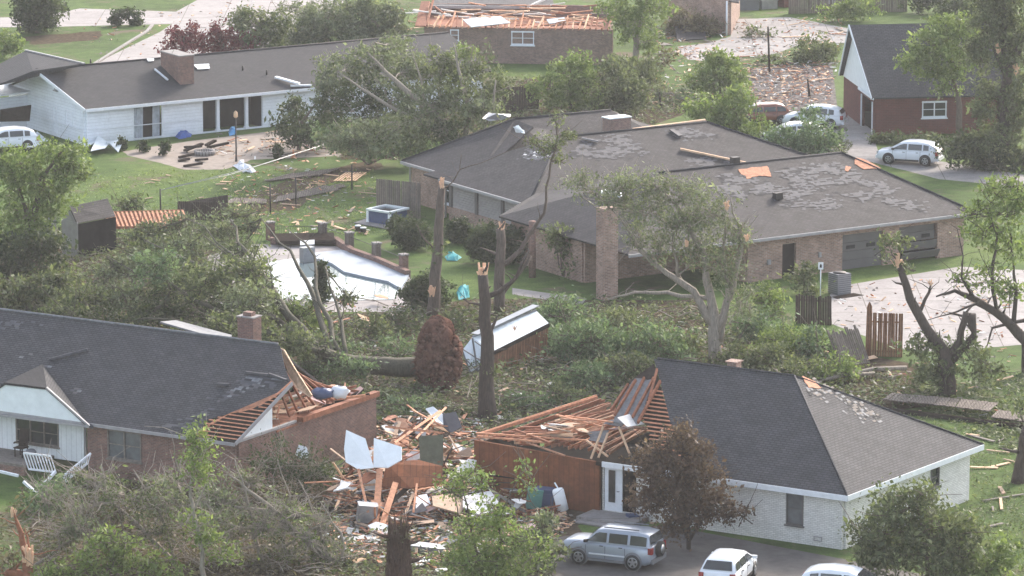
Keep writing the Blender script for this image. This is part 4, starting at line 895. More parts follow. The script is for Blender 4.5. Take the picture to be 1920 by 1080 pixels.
    # wheels
    for sx in (-1, 1):
        for s in (-1, 1):
            c = T(sx * wb / 2, s * (hw - .10), wr); Ry = Rz @ Matrix.Rotation(math.pi / 2, 3, 'X')
            m2 = MB(); m2.lathe(T(sx * wb / 2, s * (hw - .03), wr + .04) , [(wr + .07, -.035), (wr + .07, .035)], 20, 0, Ry); obj('wheel_arch', m2, 'gray_trim' if kind == 'boxy' else 'black_trim', t)
            m2 = MB(); m2.lathe(c, [(wr * .62, -.13), (wr * .95, -.125), (wr, -.09), (wr, .09), (wr * .95, .125), (wr * .62, .13)], 20, 0, Ry); wh = obj('wheel', m2, 'tyre', t)
            m2 = MB(); o_ = -s * .135
            m2.lathe(c, [(.05, o_), (wr * .14, o_ * 1.02)], 8, 0, Ry)
            for k in range(5):
                a = k * 2 * math.pi / 5 + .3; d = Vector((math.cos(a), 0, math.sin(a))); ctr = Vector((sx * wb / 2, s * (hw + .035), wr))
                m2.beam(P0 + Rz @ ctr, P0 + Rz @ (ctr + d * wr * .6), .09, .03, up=Rz @ Vector((0, 1, 0)))
            m2.lathe(c, [(wr * .56, s * -.10), (wr * .66, s * -.132), (wr * .66, s * -.136), (wr * .56, s * -.136)], 20, 0, Ry, False)
            obj('rim', m2, 'rim', wh)
    # bumpers, lamps, plate, trims
    for sx, nm in ((1, 'front_bumper'), (-1, 'rear_bumper')):
        m2 = MB(); m2.box(T(sx * (L / 2 + .01), 0, .46), (.14, W_ * .86, .22), Rz); obj(nm, m2, 'gray_trim' if kind == 'boxy' else paintm, t)
    for s in (-1, 1):
        m2 = MB(); m2.box(T(L / 2 - .06, s * hw * .66, .74), (.16, .32, .15), Rz); obj('headlight', m2, 'lamp_clear', t)
        m2 = MB(); m2.box(T(-L / 2 + .07, s * hw * .82, belt - .18), (.2, .22, .30), Rz); obj('tail_light', m2, 'lamp_red', t)
        m2 = MB(); m2.box(T(.95, s * (hw + .08), belt + .06), (.14, .2, .13), Rz); obj('wing_mirror', m2, 'black_trim' if kind != 'hatch' else paintm, t)
        for xh in (-.72, .22):
            m2 = MB(); m2.box(T(xh, s * (hw + .008), belt - .14), (.17, .03, .035), Rz); obj('door_handle', m2, 'black_trim', t)
        m2 = MB(); m2.box(T(0, s * (hw + .004), .33), (wb - .9, .03, .13), Rz); obj('sill_trim', m2, 'gray_trim' if kind == 'boxy' else 'black_trim', t)
        for xh in (-.93, .04, 1.0):
            m2 = MB(); m2.box(T(xh, s * (hw - .004), .68), (.014, .02, .6), Rz); obj('door_gap', m2, 'black_trim', t)
        if kind == 'boxy':
            m2 = MB(); m2.box(T(-.05, s * (hw + .02), .60), (1.75, .03, .06), Rz); obj('side_strip', m2, 'trim_white', t)
        if kind == 'boxy':
            m2 = MB(); m2.beam(T(-1.5, s * gw(S['H']) * .86, S['H'] + .03), T(.2, s * gw(S['H']) * .86, S['H'] + .02), .05, .05); obj('roof_rail', m2, 'gray_trim', t)
    m2 = MB(); m2.box(T(L / 2 + .03, 0, .68), (.05, W_ * .5, .16), Rz); obj('grille', m2, 'black_trim', t)
    m2 = MB(); m2.box(T(-L / 2 - .035, 0, .72), (.04, .36, .15), Rz); obj('number_plate', m2, 'trim_gray', t)
    if kind == 'boxy':
        m2 = MB(); Rx = Rz @ Matrix.Rotation(math.pi / 2, 3, 'Y'); m2.lathe(T(-L / 2 - .14, .1, .95), [(.2, -.11), (.35, -.11), (.37, 0), (.35, .1), (.2, .11)], 18, 0, Rx); sp = obj('spare_wheel', m2, 'tyre', t)
        m2 = MB(); m2.lathe(T(-L / 2 - .255, .1, .95), [(.22, -.01), (.2, .02)], 16, 0, Rx); obj('spare_rim', m2, 'rim', sp)
    return t
def G2(u, v): p = G(u, v); return (p.x, p.y, .012)
car('silver SUV with roof rails and rear spare wheel parked on the dark driveway', G2(1150, 1056), math.radians(180 - 24), 'paint_silver', 'boxy')
car('small white hatchback seen from behind beside the silver SUV', G2(1366, 1092), math.radians(72), 'paint_white', 'hatch')
car('white car at the bottom edge, only its upper half in view', G2(1588, 1130), math.radians(-18), 'paint_white', 'crossover')
car('white crossover parked on the narrow street beyond the garage roof', G2(1706, 306), math.radians(180 - 20), 'paint_white', 'crossover')
car('white car half buried under fallen branches, nearer of the two by the maroon house', G2(1488, 272), math.radians(190), 'paint_white', 'crossover')
car('white car behind the branch-covered one, facing the maroon house', G2(1528, 238), math.radians(165), 'paint_white', 'crossover')
car('dark rust-red car with a glinting roof beside the two white cars', G2(1428, 232), math.radians(190), 'paint_rust', 'hatch')
car('battered white car with its tailgate up at the left edge by the ranch house', G2(12, 282), math.radians(200), 'paint_white', 'crossover')
# ================================================================ YARD THINGS
def Gz(u, v, z=0.0): p = G(u, v); return Vector((p.x, p.y, z))
# hot tub
b0 = Gz(727, 418); t = thing('hot_tub', 'square dark-sided hot tub with pale rim standing on the lawn', 'hot tub', b0)
R_ = Matrix.Rotation(math.radians(-38), 3, 'Z')
m_ = MB(); m_.box(b0 + Vector((0, 0, .44)), (1.75, 1.75, .8), R_); obj('shell', m_, 'dark_blue', t)
m_ = MB()
for dx, dy, sx, sy in ((0, .88, 1.95, .2), (0, -.88, 1.95, .2), (.88, 0, .2, 1.56), (-.88, 0, .2, 1.56)): m_.box(b0 + R_ @ Vector((dx, dy, .9)), (sx, sy, .12), R_)
obj('rim', m_, 'metal_white', t)
m_ = MB(); m_.box(b0 + Vector((0, 0, .85)), (1.55, 1.55, .02), R_); obj('water', m_, 'glass', t)
m_ = MB()
for dx, dy in ((-.9, -.9), (.9, -.9)): m_.box(b0 + R_ @ Vector((dx * .98, dy * .98, .42)), (.16, .16, .72), R_)
pieces('corner_trim', m_, 'panel_white', t)
one('concrete_slab', (lambda q: (q.slab([Gz(664, 420, .1), Gz(700, 408, .1), Gz(772, 420, .1), Gz(745, 434, .1)], .09), q)[1])(MB()), 'concrete', 'small pale slab under the hot tub', 'slab')
for i, (u, v) in enumerate(((671, 434), (681, 438))):
    m_ = MB(); p = Gz(u, v); m_.lathe(p, [(.16, 0), (.2, .3), (.2, .34)], 10); t2 = thing('pot', 'small dark pot with white lid near the hot tub, the %s one' % ('left', 'right')[i], 'pot', p, 'lidded pots by the hot tub'); obj('tub', m_, 'dark_metal', t2)
    m_ = MB(); m_.lathe(p + Vector((0, 0, .35)), [(.2, 0), (.19, .05)], 10); obj('lid', m_, 'trim_white', t2)
# pool fence : brick pillars with wire panels
pil = [(432, 448), (507, 450), (605, 452), (655, 470), (706, 490), (757, 512)]
nmz = ['leftmost, half hidden by the fallen tree', 'second from the left, at the back of the pool', 'dark one right behind the pool', 'fourth from the left', 'fifth from the left', 'nearest, at the right end of the pool']
for i, (u, v) in enumerate(pil):
    p = Gz(u, v); t = thing('brick_pillar', 'square brick pillar of the pool fence, ' + nmz[i], 'pillar', p, 'brick pillars round the pool')
    m_ = MB(); m_.box(p + Vector((0, 0, .55)), (.42, .42, 1.1), Bf.R()); obj('shaft', m_, 'brick_red' if i in (0, 1, 5) else 'planks_gray', t)
    m_ = MB(); m_.box(p + Vector((0, 0, 1.14)), (.5, .5, .08), Bf.R()); obj('cap', m_, 'concrete', t)
for i in range(1, 5):
    a, b = Gz(*pil[i]), Gz(*pil[i + 1]); m_ = MB(); d = (b - a).normalized() * .25
    m_.beam(a + d + Vector((0, 0, .9)), b - d + Vector((0, 0, .9)), .03, .03); m_.beam(a + d + Vector((0, 0, .12)), b - d + Vector((0, 0, .12)), .03, .03)
    n_ = int((b - a).length / .14)
    for k in range(1, n_): q = a + (b - a) * (k / n_); m_.beam(q + Vector((0, 0, .12)), q + Vector((0, 0, .9)), .012, .012)
    one('rail_fence', m_, 'dark_metal', 'thin metal rail panel between the pool pillars, %s from the back' % ('first', 'second', 'third', 'fourth')[i - 1], 'fence', 'rail panels of the pool fence')
m_ = MB()
for (a, b) in (((507, 458), (628, 456)), ((628, 456), (660, 478)), ((660, 478), (710, 496)), ((710, 496), (765, 520))):
    m_.beam(Gz(*a, .22), Gz(*b, .22), .35, .4)
one('retaining_wall', m_, 'brick_red', 'low dark brick wall curving behind the pool', 'wall')
m_ = MB(); m_.slab([Gz(515, 454, .55), Gz(626, 452, .55), Gz(628, 462, .4), Gz(517, 464, .4)], .2); one('pool_cover_roll', m_, 'wood_dark', 'long dark cover roll lying behind the pool', 'pool cover')
m_ = MB(); m_.box(Gz(576, 492, .5), (.8, .5, .9), Bf.R()); m_.slab([Gz(563, 480, .95), Gz(590, 478, .95), Gz(590, 488, 1.0), Gz(563, 490, 1.0)], .06); one('pool_pump_box', m_, 'metal_gray', 'grey box standing at the edge of the pool water', 'box')
# posts of a wire fence in the lawn
for i, (u, v, h) in enumerate(((301, 394, 1.4), (507, 400, 1.9), (555, 386, 1.9), (660, 356, 1.7), (318, 396, .3))):
    if i == 4: continue
    m_ = MB(); m_.tube([Gz(u, v), Gz(u, v, h)], .05, 6); one('fence_post', m_, 'dark_metal', 'thin dark post in the lawn, %s from the left' % ('first', 'second', 'third', 'fourth')[i], 'post', 'posts of the wire fence across the lawn')
for i, (a, b) in enumerate((((301, 394), (555, 322)), ((301, 388), (620, 300)))):
    m_ = MB(); A_, B_ = Gz(*a, 1.3 - .2 * i), Gz(*b, 1.2); m_.tube([A_, (A_ + B_) / 2 - Vector((0, 0, .2)), B_], .02, 4); one('wire', m_, 'metal_gray', ('lower', 'upper')[i] + ' slack wire strung over the lawn', 'wire', 'slack wires over the lawn')
# lamp post, fire ring, patio bits
p = Gz(443, 303); t = thing('lamp_post', 'slim dark post with small lantern at the edge of the round patio', 'lamp post', p)
m_ = MB(); m_.tube([p, p + Vector((0, 0, .4)), p + Vector((0, 0, 3.0))], [.09, .06, .045], 8); obj('post', m_, 'dark_metal', t)
m_ = MB(); m_.lathe(p + Vector((0, 0, 3.0)), [(.07, 0), (.15, .1), (.13, .38), (.03, .5)], 8); obj('lantern', m_, 'wood_pale', t)
p = Gz(384, 290); m_ = MB(); m_.lathe(p, [(.75, 0), (.75, .3), (.55, .3), (.52, .08)], 20); one('fire_ring', m_, 'concrete', 'round stone fire ring on the patio', 'fire pit')
for i, (u, v, l, a, h) in enumerate(((363, 284, 1.6, .8, .3), (362, 286, 1.5, -.7, .4), (345, 303, .8, .2, .12), (362, 313, 1.3, 0, .15), (378, 303, .9, -.5, .15), (350, 296, 1.1, .3, .15), (410, 280, 1.4, .3, .3), (395, 276, 1.0, 1.0, .3))):
    p = Gz(u, v, h); d = Vector((math.cos(a), math.sin(a) * 1.2, .15)) * l / 2
    m_ = MB(); m_.beam(p - d, p + d, .28, .14); m_.beam(p - d * .8 + Vector((0, 0, -.05)), p - d * .7 - Vector((0, 0, h)), .07, .07)
    one('overturned_bench', m_, 'wood_dark', 'dark toppled bench piece near the fire ring, ' + ('crossed on another', 'under the crossed one', 'small pale-ended one', 'nearest at the patio edge', 'short one right of the nearest', 'left of the ring', 'right of the ring', 'behind the ring')[i], 'bench', 'toppled seats round the fire ring')
def crumple(name, pxs, mat, label, cat, z0=.05, amp=.35, group=None, n=4):
    P = rag([Gz(u, v, z0) for u, v in pxs], n, .12); m2 = MB(); c = sum(P, Vector()) / len(P)
    R1 = [c + (p - c) * .6 + Vector((random.gauss(0, .1), random.gauss(0, .1), amp * random.uniform(.3, 1))) for p in P]; k = len(P)
    m2.add(P + R1 + [c + Vector((0, 0, amp))], [(i, (i + 1) % k, (i + 1) % k + k, i + k) for i in range(k)] + [(i + k, (i + 1) % k + k, 2 * k) for i in range(k)])
    return one(name, m2, mat, label, cat, group)
crumple('plastic_sheet', [(436, 312), (450, 305), (458, 316), (480, 322), (474, 326), (448, 320)], 'fabric_white', 'crumpled white sheet lying at the foot of the lamp post', 'sheet')
crumple('pool_cloth', [(834, 482), (848, 474), (866, 484), (858, 490), (838, 490)], 'fabric_teal', 'crumpled teal cloth on the ground by the downpipe', 'cloth', amp=.3)
crumple('pool_cloth', [(856, 550), (862, 545), (880, 548), (880, 560), (860, 564)], 'fabric_teal', 'teal cloth near the broken trunk and pool', 'cloth', amp=.5)
crumple('tarpaulin', [(328, 258), (345, 250), (362, 248), (358, 258), (335, 262)], 'fabric_blue', 'crumpled blue tarp against the white ranch wall', 'tarp', amp=.35)
crumple('plastic_tub', [(428, 250), (440, 246), (440, 254), (430, 256)], 'plastic_blue', 'bright blue tub among debris on the ranch porch', 'tub', amp=.5)
for i, px in enumerate((((170, 290), (184, 268), (205, 275), (197, 294)), ((196, 272), (232, 278), (222, 292), (205, 284)), ((150, 280), (172, 262), (186, 268), (166, 290)), ((40, 282), (70, 262), (90, 270), (62, 292)))):
    P = [Gz(u, v, .25 + .35 * (j % 2)) for j, (u, v) in enumerate(px)]; m_ = MB(); m_.add(P, [(0, 1, 2), (0, 2, 3)]); m_.add([q - Vector((0, 0, .03)) for q in P], [(0, 2, 1), (0, 3, 2)])
    one('metal_sheet', m_, 'metal_white', ('bent white roofing sheet on the lawn by the ranch corner', 'folded white roofing sheet right of the other on the lawn edge', 'white roofing sheet leaning at the ranch wall', 'white sheet beside the battered car')[i], 'metal sheet', 'white metal sheets by the ranch')
m_ = MB(); m_.slab([Gz(0, 252, .9), Gz(56, 248, .8), Gz(60, 250, 2.0), Gz(2, 262, 2.1)], .05, nrm=Vector((0, -1, 0))); one('dark_panel', m_, 'wood_dark', 'dark panel leaning beside the battered white car', 'panel')
m_ = MB(); m_.box(Gz(52, 278, .45), (1.1, .7, .8), Matrix.Rotation(.5, 3, 'Z')); m_.box(Gz(52, 278, .9), (1.2, .75, .06), Matrix.Rotation(.5, 3, 'Z')); one('metal_cart', m_, 'metal_gray', 'grey grill cart tipped beside the battered white car', 'cart')
# posts, sign and air conditioner at the garage
p = Gz(1538, 560); t = thing('sign_post', 'white sign with a small dark symbol on a thin post beside the air conditioner', 'sign', p)
m_ = MB(); m_.tube([p, p + Vector((0, 0, 1.9))], .03, 6); obj('post', m_, 'trim_white', t)
m_ = MB(); m_.box(p + Vector((0, -.04, 1.95)), (.30, .03, .42)); q = obj('sign_board', m_, 'trim_white', t)
m_ = MB(); m_.box(p + Vector((0, -.06, 1.93)), (.12, .01, .16)); m_.box(p + Vector((0, -.06, 2.04)), (.07, .01, .06)); obj('symbol', m_, 'black_trim', q)
p = Gz(1574, 550); t = thing('air_conditioner', 'tall grey air conditioning unit beside the closed garage door', 'air conditioner', p)
m_ = MB(); m_.box(p + Vector((0, 0, .62)), (.95, .95, 1.2), Bf.R()); c_ = obj('casing', m_, 'gray_trim', t)
m_ = MB()
for k in range(9): m_.box(p + Vector((0, 0, .15 + k * .12)), (.98, .98, .02), Bf.R())
obj('louvres', m_, 'trim_gray', c_)
m_ = MB(); m_.lathe(p + Vector((0, 0, 1.23)), [(.4, 0), (.38, .05)], 16); obj('fan_grille', m_, 'dark_metal', t)
m_ = MB(); m_.slab([Gz(1560, 557, .03), Gz(1600, 550, .03), Gz(1620, 554, .03), Gz(1570, 561, .03)], .02); one('door_mat', m_, 'wood_dark', 'dark mat on the concrete by the air conditioner', 'mat')
# ---------------------------------------------------------------- fences
def fence(label, a, b, h, mat='planks_dark', post=.1, lean=0.0, brk=0.0, pw=.14, name='wooden_fence', group=None):
    """a, b ground picture points"""
    A_, B_ = Gz(*a), Gz(*b); t = thing(name, label, 'fence', A_, group); d = (B_ - A_); L = d.length; d.normalize(); n = Vector((-d.y, d.x, 0))
    m2 = MB(); s = 0
    while s < L:
        hh = h * (1 - brk * random.random()); ln = n * lean * hh + d * random.gauss(0, .02)
        m2.slab([A_ + d * s, A_ + d * (s + pw * .9), A_ + d * (s + pw * .9) + ln + Vector((0, 0, hh)), A_ + d * (s + pw * .45) + ln + Vector((0, 0, hh + .04)), A_ + d * s + ln + Vector((0, 0, hh))], .025, nrm=n); s += pw
    obj('pickets', m2, mat, t)
    for z in (.3, h * .8):
        m2 = MB(); m2.beam(A_ + Vector((0, 0, z)) + n * (lean * z + .04), B_ + Vector((0, 0, z)) + n * (lean * z + .04), .05, .09); obj('rail', m2, mat, t)
    k = max(2, int(L / 2.4) + 1)
    for i in range(k):
        q = A_ + d * (L * i / (k - 1)) + n * .1; m2 = MB(); m2.beam(q, q + Vector((0, 0, h * .95)) + n * lean * h, post, post); obj('post', m2, mat, t)
    return t
fence('dark brown board fence standing behind the hot tub', (706, 402), (786, 410), 2.3, 'planks_gray')
fence('dark board fence leaning over the lawn beside the slatted panel', (335, 412), (425, 414), 1.2, 'planks_dark', lean=-.1)
m_ = MB(); a, b = Gz(333, 408), Gz(427, 418); m_.slab([a + Vector((0, 0, .5)), b + Vector((0, 0, .3)), b + Vector((0, .3, 1.75)), a + Vector((0, .3, .9))], .06, nrm=Vector((0, -1, 0))); one('loose_fence', m_, 'planks_dark', 'loose dark fence panel tilted up against the leaning fence', 'fence panel')
fence('brown picket fence section standing in front of the pale driveway', (1630, 668), (1688, 670), 2.4, 'planks_cedar', lean=.05)
m_ = MB(); m_.slab([Gz(1624, 668, 0), Gz(1632, 667, 0), Gz(1634, 667, 2.75), Gz(1630, 667, 3.0), Gz(1626, 668, 2.75)], .1, nrm=Vector((0, -1, 0))); one('fence_post', m_, 'planks_cedar', 'splintered tall board at the left end of the brown picket fence', 'post')
fence('half fallen greenish picket panel leaning left of the brown fence', (1580, 690), (1630, 680), 2.0, 'planks_gray', lean=.55, brk=.2)
fence('dark board fence in front of the garage, left of the driveway', (1492, 606), (1556, 610), 1.7, 'planks_dark', brk=.1)
fence('dark fence at the upper right edge of the far driveway', (1480, 26), (1700, 22), 1.9, 'planks_gray')
fence('dark fence glimpsed between trees behind the sprawling house', (910, 214), (1010, 206), 1.8, 'planks_dark')
fence('short fence behind the debris of the far yard at the top', (1380, 14), (1490, 10), 1.6, 'planks_dark')
# boardwalk-like fallen fence on the right lawn
def flatpanel(label, px, mat='planks_gray', z=.25, name='fallen_fence_panel', cat='fence panel', group=None, slats=0, th=.06):
    P = [Gz(u, v, z) for u, v in px]; t = thing(name, label, cat, P[0] * 1.0 - Vector((0, 0, z)), group); m2 = MB()
    n_ = slats or max(6, int((P[1] - P[0]).length / .16))
    for i in range(n_):
        a0_, a1_ = i / n_, (i + (.86 if not slats else .55)) / n_; dz = Vector((0, 0, random.gauss(0, .012)))
        m2.slab([P[0] + (P[1] - P[0]) * a0_ + dz, P[0] + (P[1] - P[0]) * a1_ + dz, P[3] + (P[2] - P[3]) * a1_ + dz, P[3] + (P[2] - P[3]) * a0_ + dz], .03)
    obj('boards', m2, mat, t)
    for f in (.15, .85):
        m2 = MB(); q0_ = P[0] + (P[3] - P[0]) * f - Vector((0, 0, .07)); q1_ = P[1] + (P[2] - P[1]) * f - Vector((0, 0, .07)); m2.beam(q0_, q1_, .07, .07); obj('rail', m2, mat, t)
    return t
g_ = 'fence panels fallen in a row on the right lawn'
flatpanel('fallen grey fence panel, first from the left of the row on the right lawn', [(1655, 764), (1702, 770), (1712, 756), (1672, 752)], z=.45, group=g_)
flatpanel('fallen grey fence panel, long middle one of the row on the right lawn', [(1700, 770), (1790, 780), (1800, 765), (1712, 757)], z=.5, group=g_)
flatpanel('fallen grey fence panel, right of the long middle one', [(1792, 781), (1855, 788), (1872, 773), (1802, 765)], z=.5, group=g_)
flatpanel('fallen grey fence panel at the right picture edge of the row', [(1858, 792), (1960, 806), (1970, 790), (1872, 779)], z=.3, group=g_)
m_ = MB(); m_.beam(Gz(1660, 772, .12), Gz(1930, 806, .12), .15, .24); one('fallen_beam', m_, 'wood_dark', 'long dark beam lying under the row of fallen panels', 'beam')
g_ = 'fence panels lying flat on the left lawn'
flatpanel('brown fence panel flat on the lawn, upper right one', [(492, 344), (610, 330), (640, 318), (540, 330)], 'planks_gray', .15, group=g_)
flatpanel('brown fence panel flat on the lawn, wide lower one', [(515, 382), (640, 358), (610, 350), (520, 372)], 'planks_gray', .12, group=g_)
flatpanel('brown fence panel flat on the lawn near the dark leaning fence', [(420, 384), (500, 384), (500, 376), (440, 374)], 'planks_gray', .12, group=g_)
flatpanel('pale open slatted pallet lying on the lawn', [(625, 342), (668, 342), (690, 326), (648, 326)], 'wood_pale', .12, 'wooden_pallet', 'pallet', None, 8)
flatpanel('brown gate-like panel flat on the lawn beside the pallet', [(560, 372), (650, 352), (640, 346), (566, 364)], 'planks_gray', .1, group=g_)
# leaning roof slats and storage shed on the left
p = Gz(165, 480); t = thing('garden_shed', 'grey gabled garden shed with open dark side behind the fallen tree', 'shed', p)
s0, s1, s2, s3 = Gz(118, 478), Gz(146, 484), Gz(218, 470), Gz(188, 460); h_ = Vector((0, 0, 2.15))
m_ = MB(); wall(m_, s0, s1, 0, 2.2, (), .06); m_.slab([s0 + h_, s1 + h_, (s0 + s1) / 2 + Vector((0, 0, 3.0))], .06, nrm=Vector((-.5, -1, 0))); obj('wall', m_, 'trim_gray', t)
m_ = MB(); wall(m_, s1 + (s2 - s1) * .02, s2, 0, 2.1, (), .05); obj('open_side', m_, 'shade_fill', t)  # solid panel, its near-black colour stands for the shaded inside
m_ = MB(); r0, r1 = (s0 + s1) / 2 + Vector((0, 0, 3.1)), (s3 + s2) / 2 + Vector((0, 0, 3.1)); m_.slab([s1 + Vector((0, 0, 2.15)), s2 + Vector((0, 0, 2.15)), r1, r0], .06); obj('roof', m_, 'shingle_brown', t)
m_ = MB(); m_.slab([s0 + Vector((0, 0, 2.15)), s3 + Vector((0, 0, 2.15)), r1, r0], .06); obj('roof', m_, 'shingle_brown', t)
m_ = MB(); m_.beam(s0, s0 + h_, .1, .1); m_.beam(s1, s1 + h_, .07, .07); pieces('corner_trim', m_, 'trim_gray', t)
m_ = MB(); m_.slab([Gz(84, 470, 0), Gz(105, 474, 0), Gz(105, 474, 2.2), Gz(84, 470, 2.3)], .08, nrm=Vector((0, -1, 0))); one('loose_door', m_, 'trim_gray', 'grey shed door standing loose left of the garden shed', 'door')
t = thing('slatted_roof', 'overturned lean-to roof of pale orange slats beside the garden shed', 'roof frame', Gz(270, 450)); m_ = MB()
tl, tr_, brr, bll = PY(196, 398, 281), PY(342, 394, 282), PY(352, 424, 279.5), PY(208, 426, 279)
for i in range(19):
    f = i / 18; m_.beam(tl + (tr_ - tl) * f, bll + (brr - bll) * f, .13, .05)
obj('slats', m_, 'wood_fresh', t)
m_ = MB(); m_.slab([q + Vector((0, .05, -.1)) for q in (tl, tr_, brr, bll)], .04); m_.beam(tl, tr_, .06, .08); m_.beam(bll, brr, .06, .1); obj('backing', m_, 'wood_red', t)
for q in (bll, brr, tl, tr_):
    m_ = MB(); m_.beam(q, Vector((q.x, q.y, 0)), .1, .1); obj('leg', m_, 'wood_dark', t)
# overturned shed in the middle
t = thing('overturned_shed', 'tipped-over shed with white metal roof and cedar board side, in front of the garage house', 'shed', Gz(950, 720))
Y0 = 243
q = dict(a=PY(868, 655, Y0 + .5), b=PY(886, 632, Y0 + 1.0), c=PY(1005, 582, Y0 + 4), d=PY(1029, 606, Y0 + 3.4), e=PY(922, 660, Y0), f=PY(880, 700, Y0 - .6), g=PY(925, 716, Y0), h=PY(1024, 670, Y0 + 3), i=PY(895, 722, Y0 - .3))
m_ = MB(); m_.slab([q['b'], q['c'], q['d'], q['e']], .06, nrm=Vector((0, -1, 1))); r_ = obj('roof_sheet', m_, 'metal_white', t)
m_ = MB(); m_.beam(q['b'], q['c'], .12, .12); m_.beam(q['b'] + Vector((.1, .1, .14)), q['c'] + Vector((0, .4, .2)), .5, .05); obj('ridge_flashing', m_, 'metal_gray', r_)
m_ = MB(); m_.slab([q['e'] + Vector((0, .05, -.05)), q['d'] + Vector((0, .05, -.05)), q['h'], q['g']], .08, nrm=Vector((0, -1, 0))); obj('board_side', m_, 'planks_cedar', t)
m_ = MB(); m_.beam(q['e'] + Vector((0, -.03, -.1)), q['d'] + Vector((0, -.03, -.1)), .08, .2); obj('eave_board', m_, 'wood_dark', t)
m_ = MB(); m_.slab([q['a'], q['b'], q['e'], q['i'], q['f']], .05, nrm=Vector((-1, -1, .2))); gf = obj('gable_end', m_, 'metal_white', t)
m_ = MB()
for u0, v0, u1, v1 in ((868, 655, 922, 690), (870, 670, 918, 720), (886, 634, 898, 716), (920, 662, 884, 704), (866, 655, 886, 710), (890, 640, 925, 665)): m_.beam(PY(u0, v0, Y0 - .8), PY(u1, v1, Y0 - .6), .1, .06)
obj('frame', m_, 'gray_trim', gf)
m_ = MB(); m_.slab([q['c'], q['d'], q['h'], q['h'] + Vector((0, 2, 0)), q['c'] + Vector((0, 1, -1))], .05, nrm=Vector((1, 0, 0))); obj('far_end', m_, 'wood_red', t)
# porch railings thrown about in front of house D
def rail(label, P0_, P1_, H_, tilt=(0, 0, 0)):
    t = thing('porch_railing', label, 'railing', P0_, 'white porch railings torn loose'); up = Vector((tilt[0], tilt[1], 1)).normalized() * H_
    for f in (0.02, 1.0):
        m2 = MB(); m2.beam(P0_ + up * f, P1_ + up * f, .06, .09); obj('rail', m2, 'trim_white', t)
    n_ = int((P1_ - P0_).length / .17)
    m2 = MB()
    for i in range(n_ + 1): a = P0_ + (P1_ - P0_) * (i / n_); m2.beam(a, a + up, .05, .05)
    props(obj('balusters', m2, 'trim_white', t), None); return t
rail('white porch railing hanging tilted at the front of the porch', PY(54, 880, 217), PY(105, 886, 216.2), .85, (-.3, 0, 0))
rail('white stair railing leaning beside the brick wall', PY(112, 912, 215.0), PY(165, 868, 216.2), .5, (.3, 0, 0))
for i, (a, b) in enumerate((((44, 903, 215), (68, 924, 214.6)), ((68, 924, 214.6), (104, 884, 215.8)), ((0, 884, 217), (34, 892, 216.4)))):
    m_ = MB(); m_.beam(PY(*a), PY(*b), .12, .12); one('loose_handrail', m_, 'trim_white', ('white handrail piece on the ground pointing left', 'white handrail piece propped up below the porch railing', 'white trim strip at the porch edge')[i], 'handrail', 'loose white handrail pieces')
m_ = MB(); pp = D(-12.4, -.3, .6)
m_.box(pp + Vector((0, 0, .45)), (.55, .55, .06), D.R()); m_.box(pp + D.b * .25 + Vector((0, 0, .9)), (.55, .05, .9), D.R() @ Matrix.Rotation(-.2, 3, 'X'))
for dx in (-.22, .22):
    for dy in (-.22, .22): m_.box(pp + D.a * dx + D.b * dy + Vector((0, 0, .22)), (.05, .05, .45), D.R())
    m_.box(pp + D.a * dx * 1.2 + Vector((0, 0, .68)), (.06, .5, .05), D.R())
one('rocking_chair', m_, 'wood_dark', 'dark wooden chair on the porch under the white gable', 'chair')
m_ = MB(); m_.lathe(D(-11.6, -.6, .55), [(.12, 0), (.25, .25), (.28, .45), (.2, .55)], 12); one('urn', m_, 'gray_trim', 'round grey urn on the porch beside the dark chair', 'urn')
# traffic cone
p = Gz(550, 296); m_ = MB(); m_.lathe(p, [(.22, 0), (.22, .04), (.14, .05), (.03, .6)], 10); one('traffic_cone', m_, 'orange_paint', 'small orange-red cone on the patio edge by the sapling', 'cone')
# far yard
for i, (u, v, w_, h_, mt) in enumerate(((1400, 18, 2.0, .8, 'gray_trim'), (1440, 16, 1.4, .7, 'metal_gray'), (1478, 12, 1.5, 1.1, 'brick_maroon'), (1555, 6, 1.6, .3, 'panel_white'))):
    m_ = MB(); m_.box(Gz(u, v, h_ / 2), (w_, .8, h_), Matrix.Rotation(.3 * i, 3, 'Z')); m_.box(Gz(u, v, h_ + .05), (w_ * 1.1, .9, .08), Matrix.Rotation(.3 * i, 3, 'Z')); one('yard_bin', m_, mt, ('long grey bin at the far driveway', 'grey box right of the long bin', 'red-brown crate at the far fence', 'pale flat crate at the top right fence')[i], 'box', 'boxes at the far fence')
for i, (u, v, h_) in enumerate(((1443, 138, 3.6), (1518, 184, 1.4), (1240, 204, 1.2))):
    m_ = MB(); m_.tube([Gz(u, v), Gz(u - 4, v, h_)], [.09, .06], 6); one('wooden_post', m_, 'wood_dark', ('tall thin leaning post by the gravel yard', 'short dark post beside the maroon house cars', 'short stump post on the lawn left of the far bush')[i], 'post')
m_ = MB(); m_.slab([Gz(1270, 78, .1), Gz(1325, 74, .1), Gz(1322, 60, .5), Gz(1262, 56, 1.2)], .1); one('fallen_roof_piece', m_, 'shingle_brown', 'slab of brown roofing fallen beside the far tan house', 'roof piece')
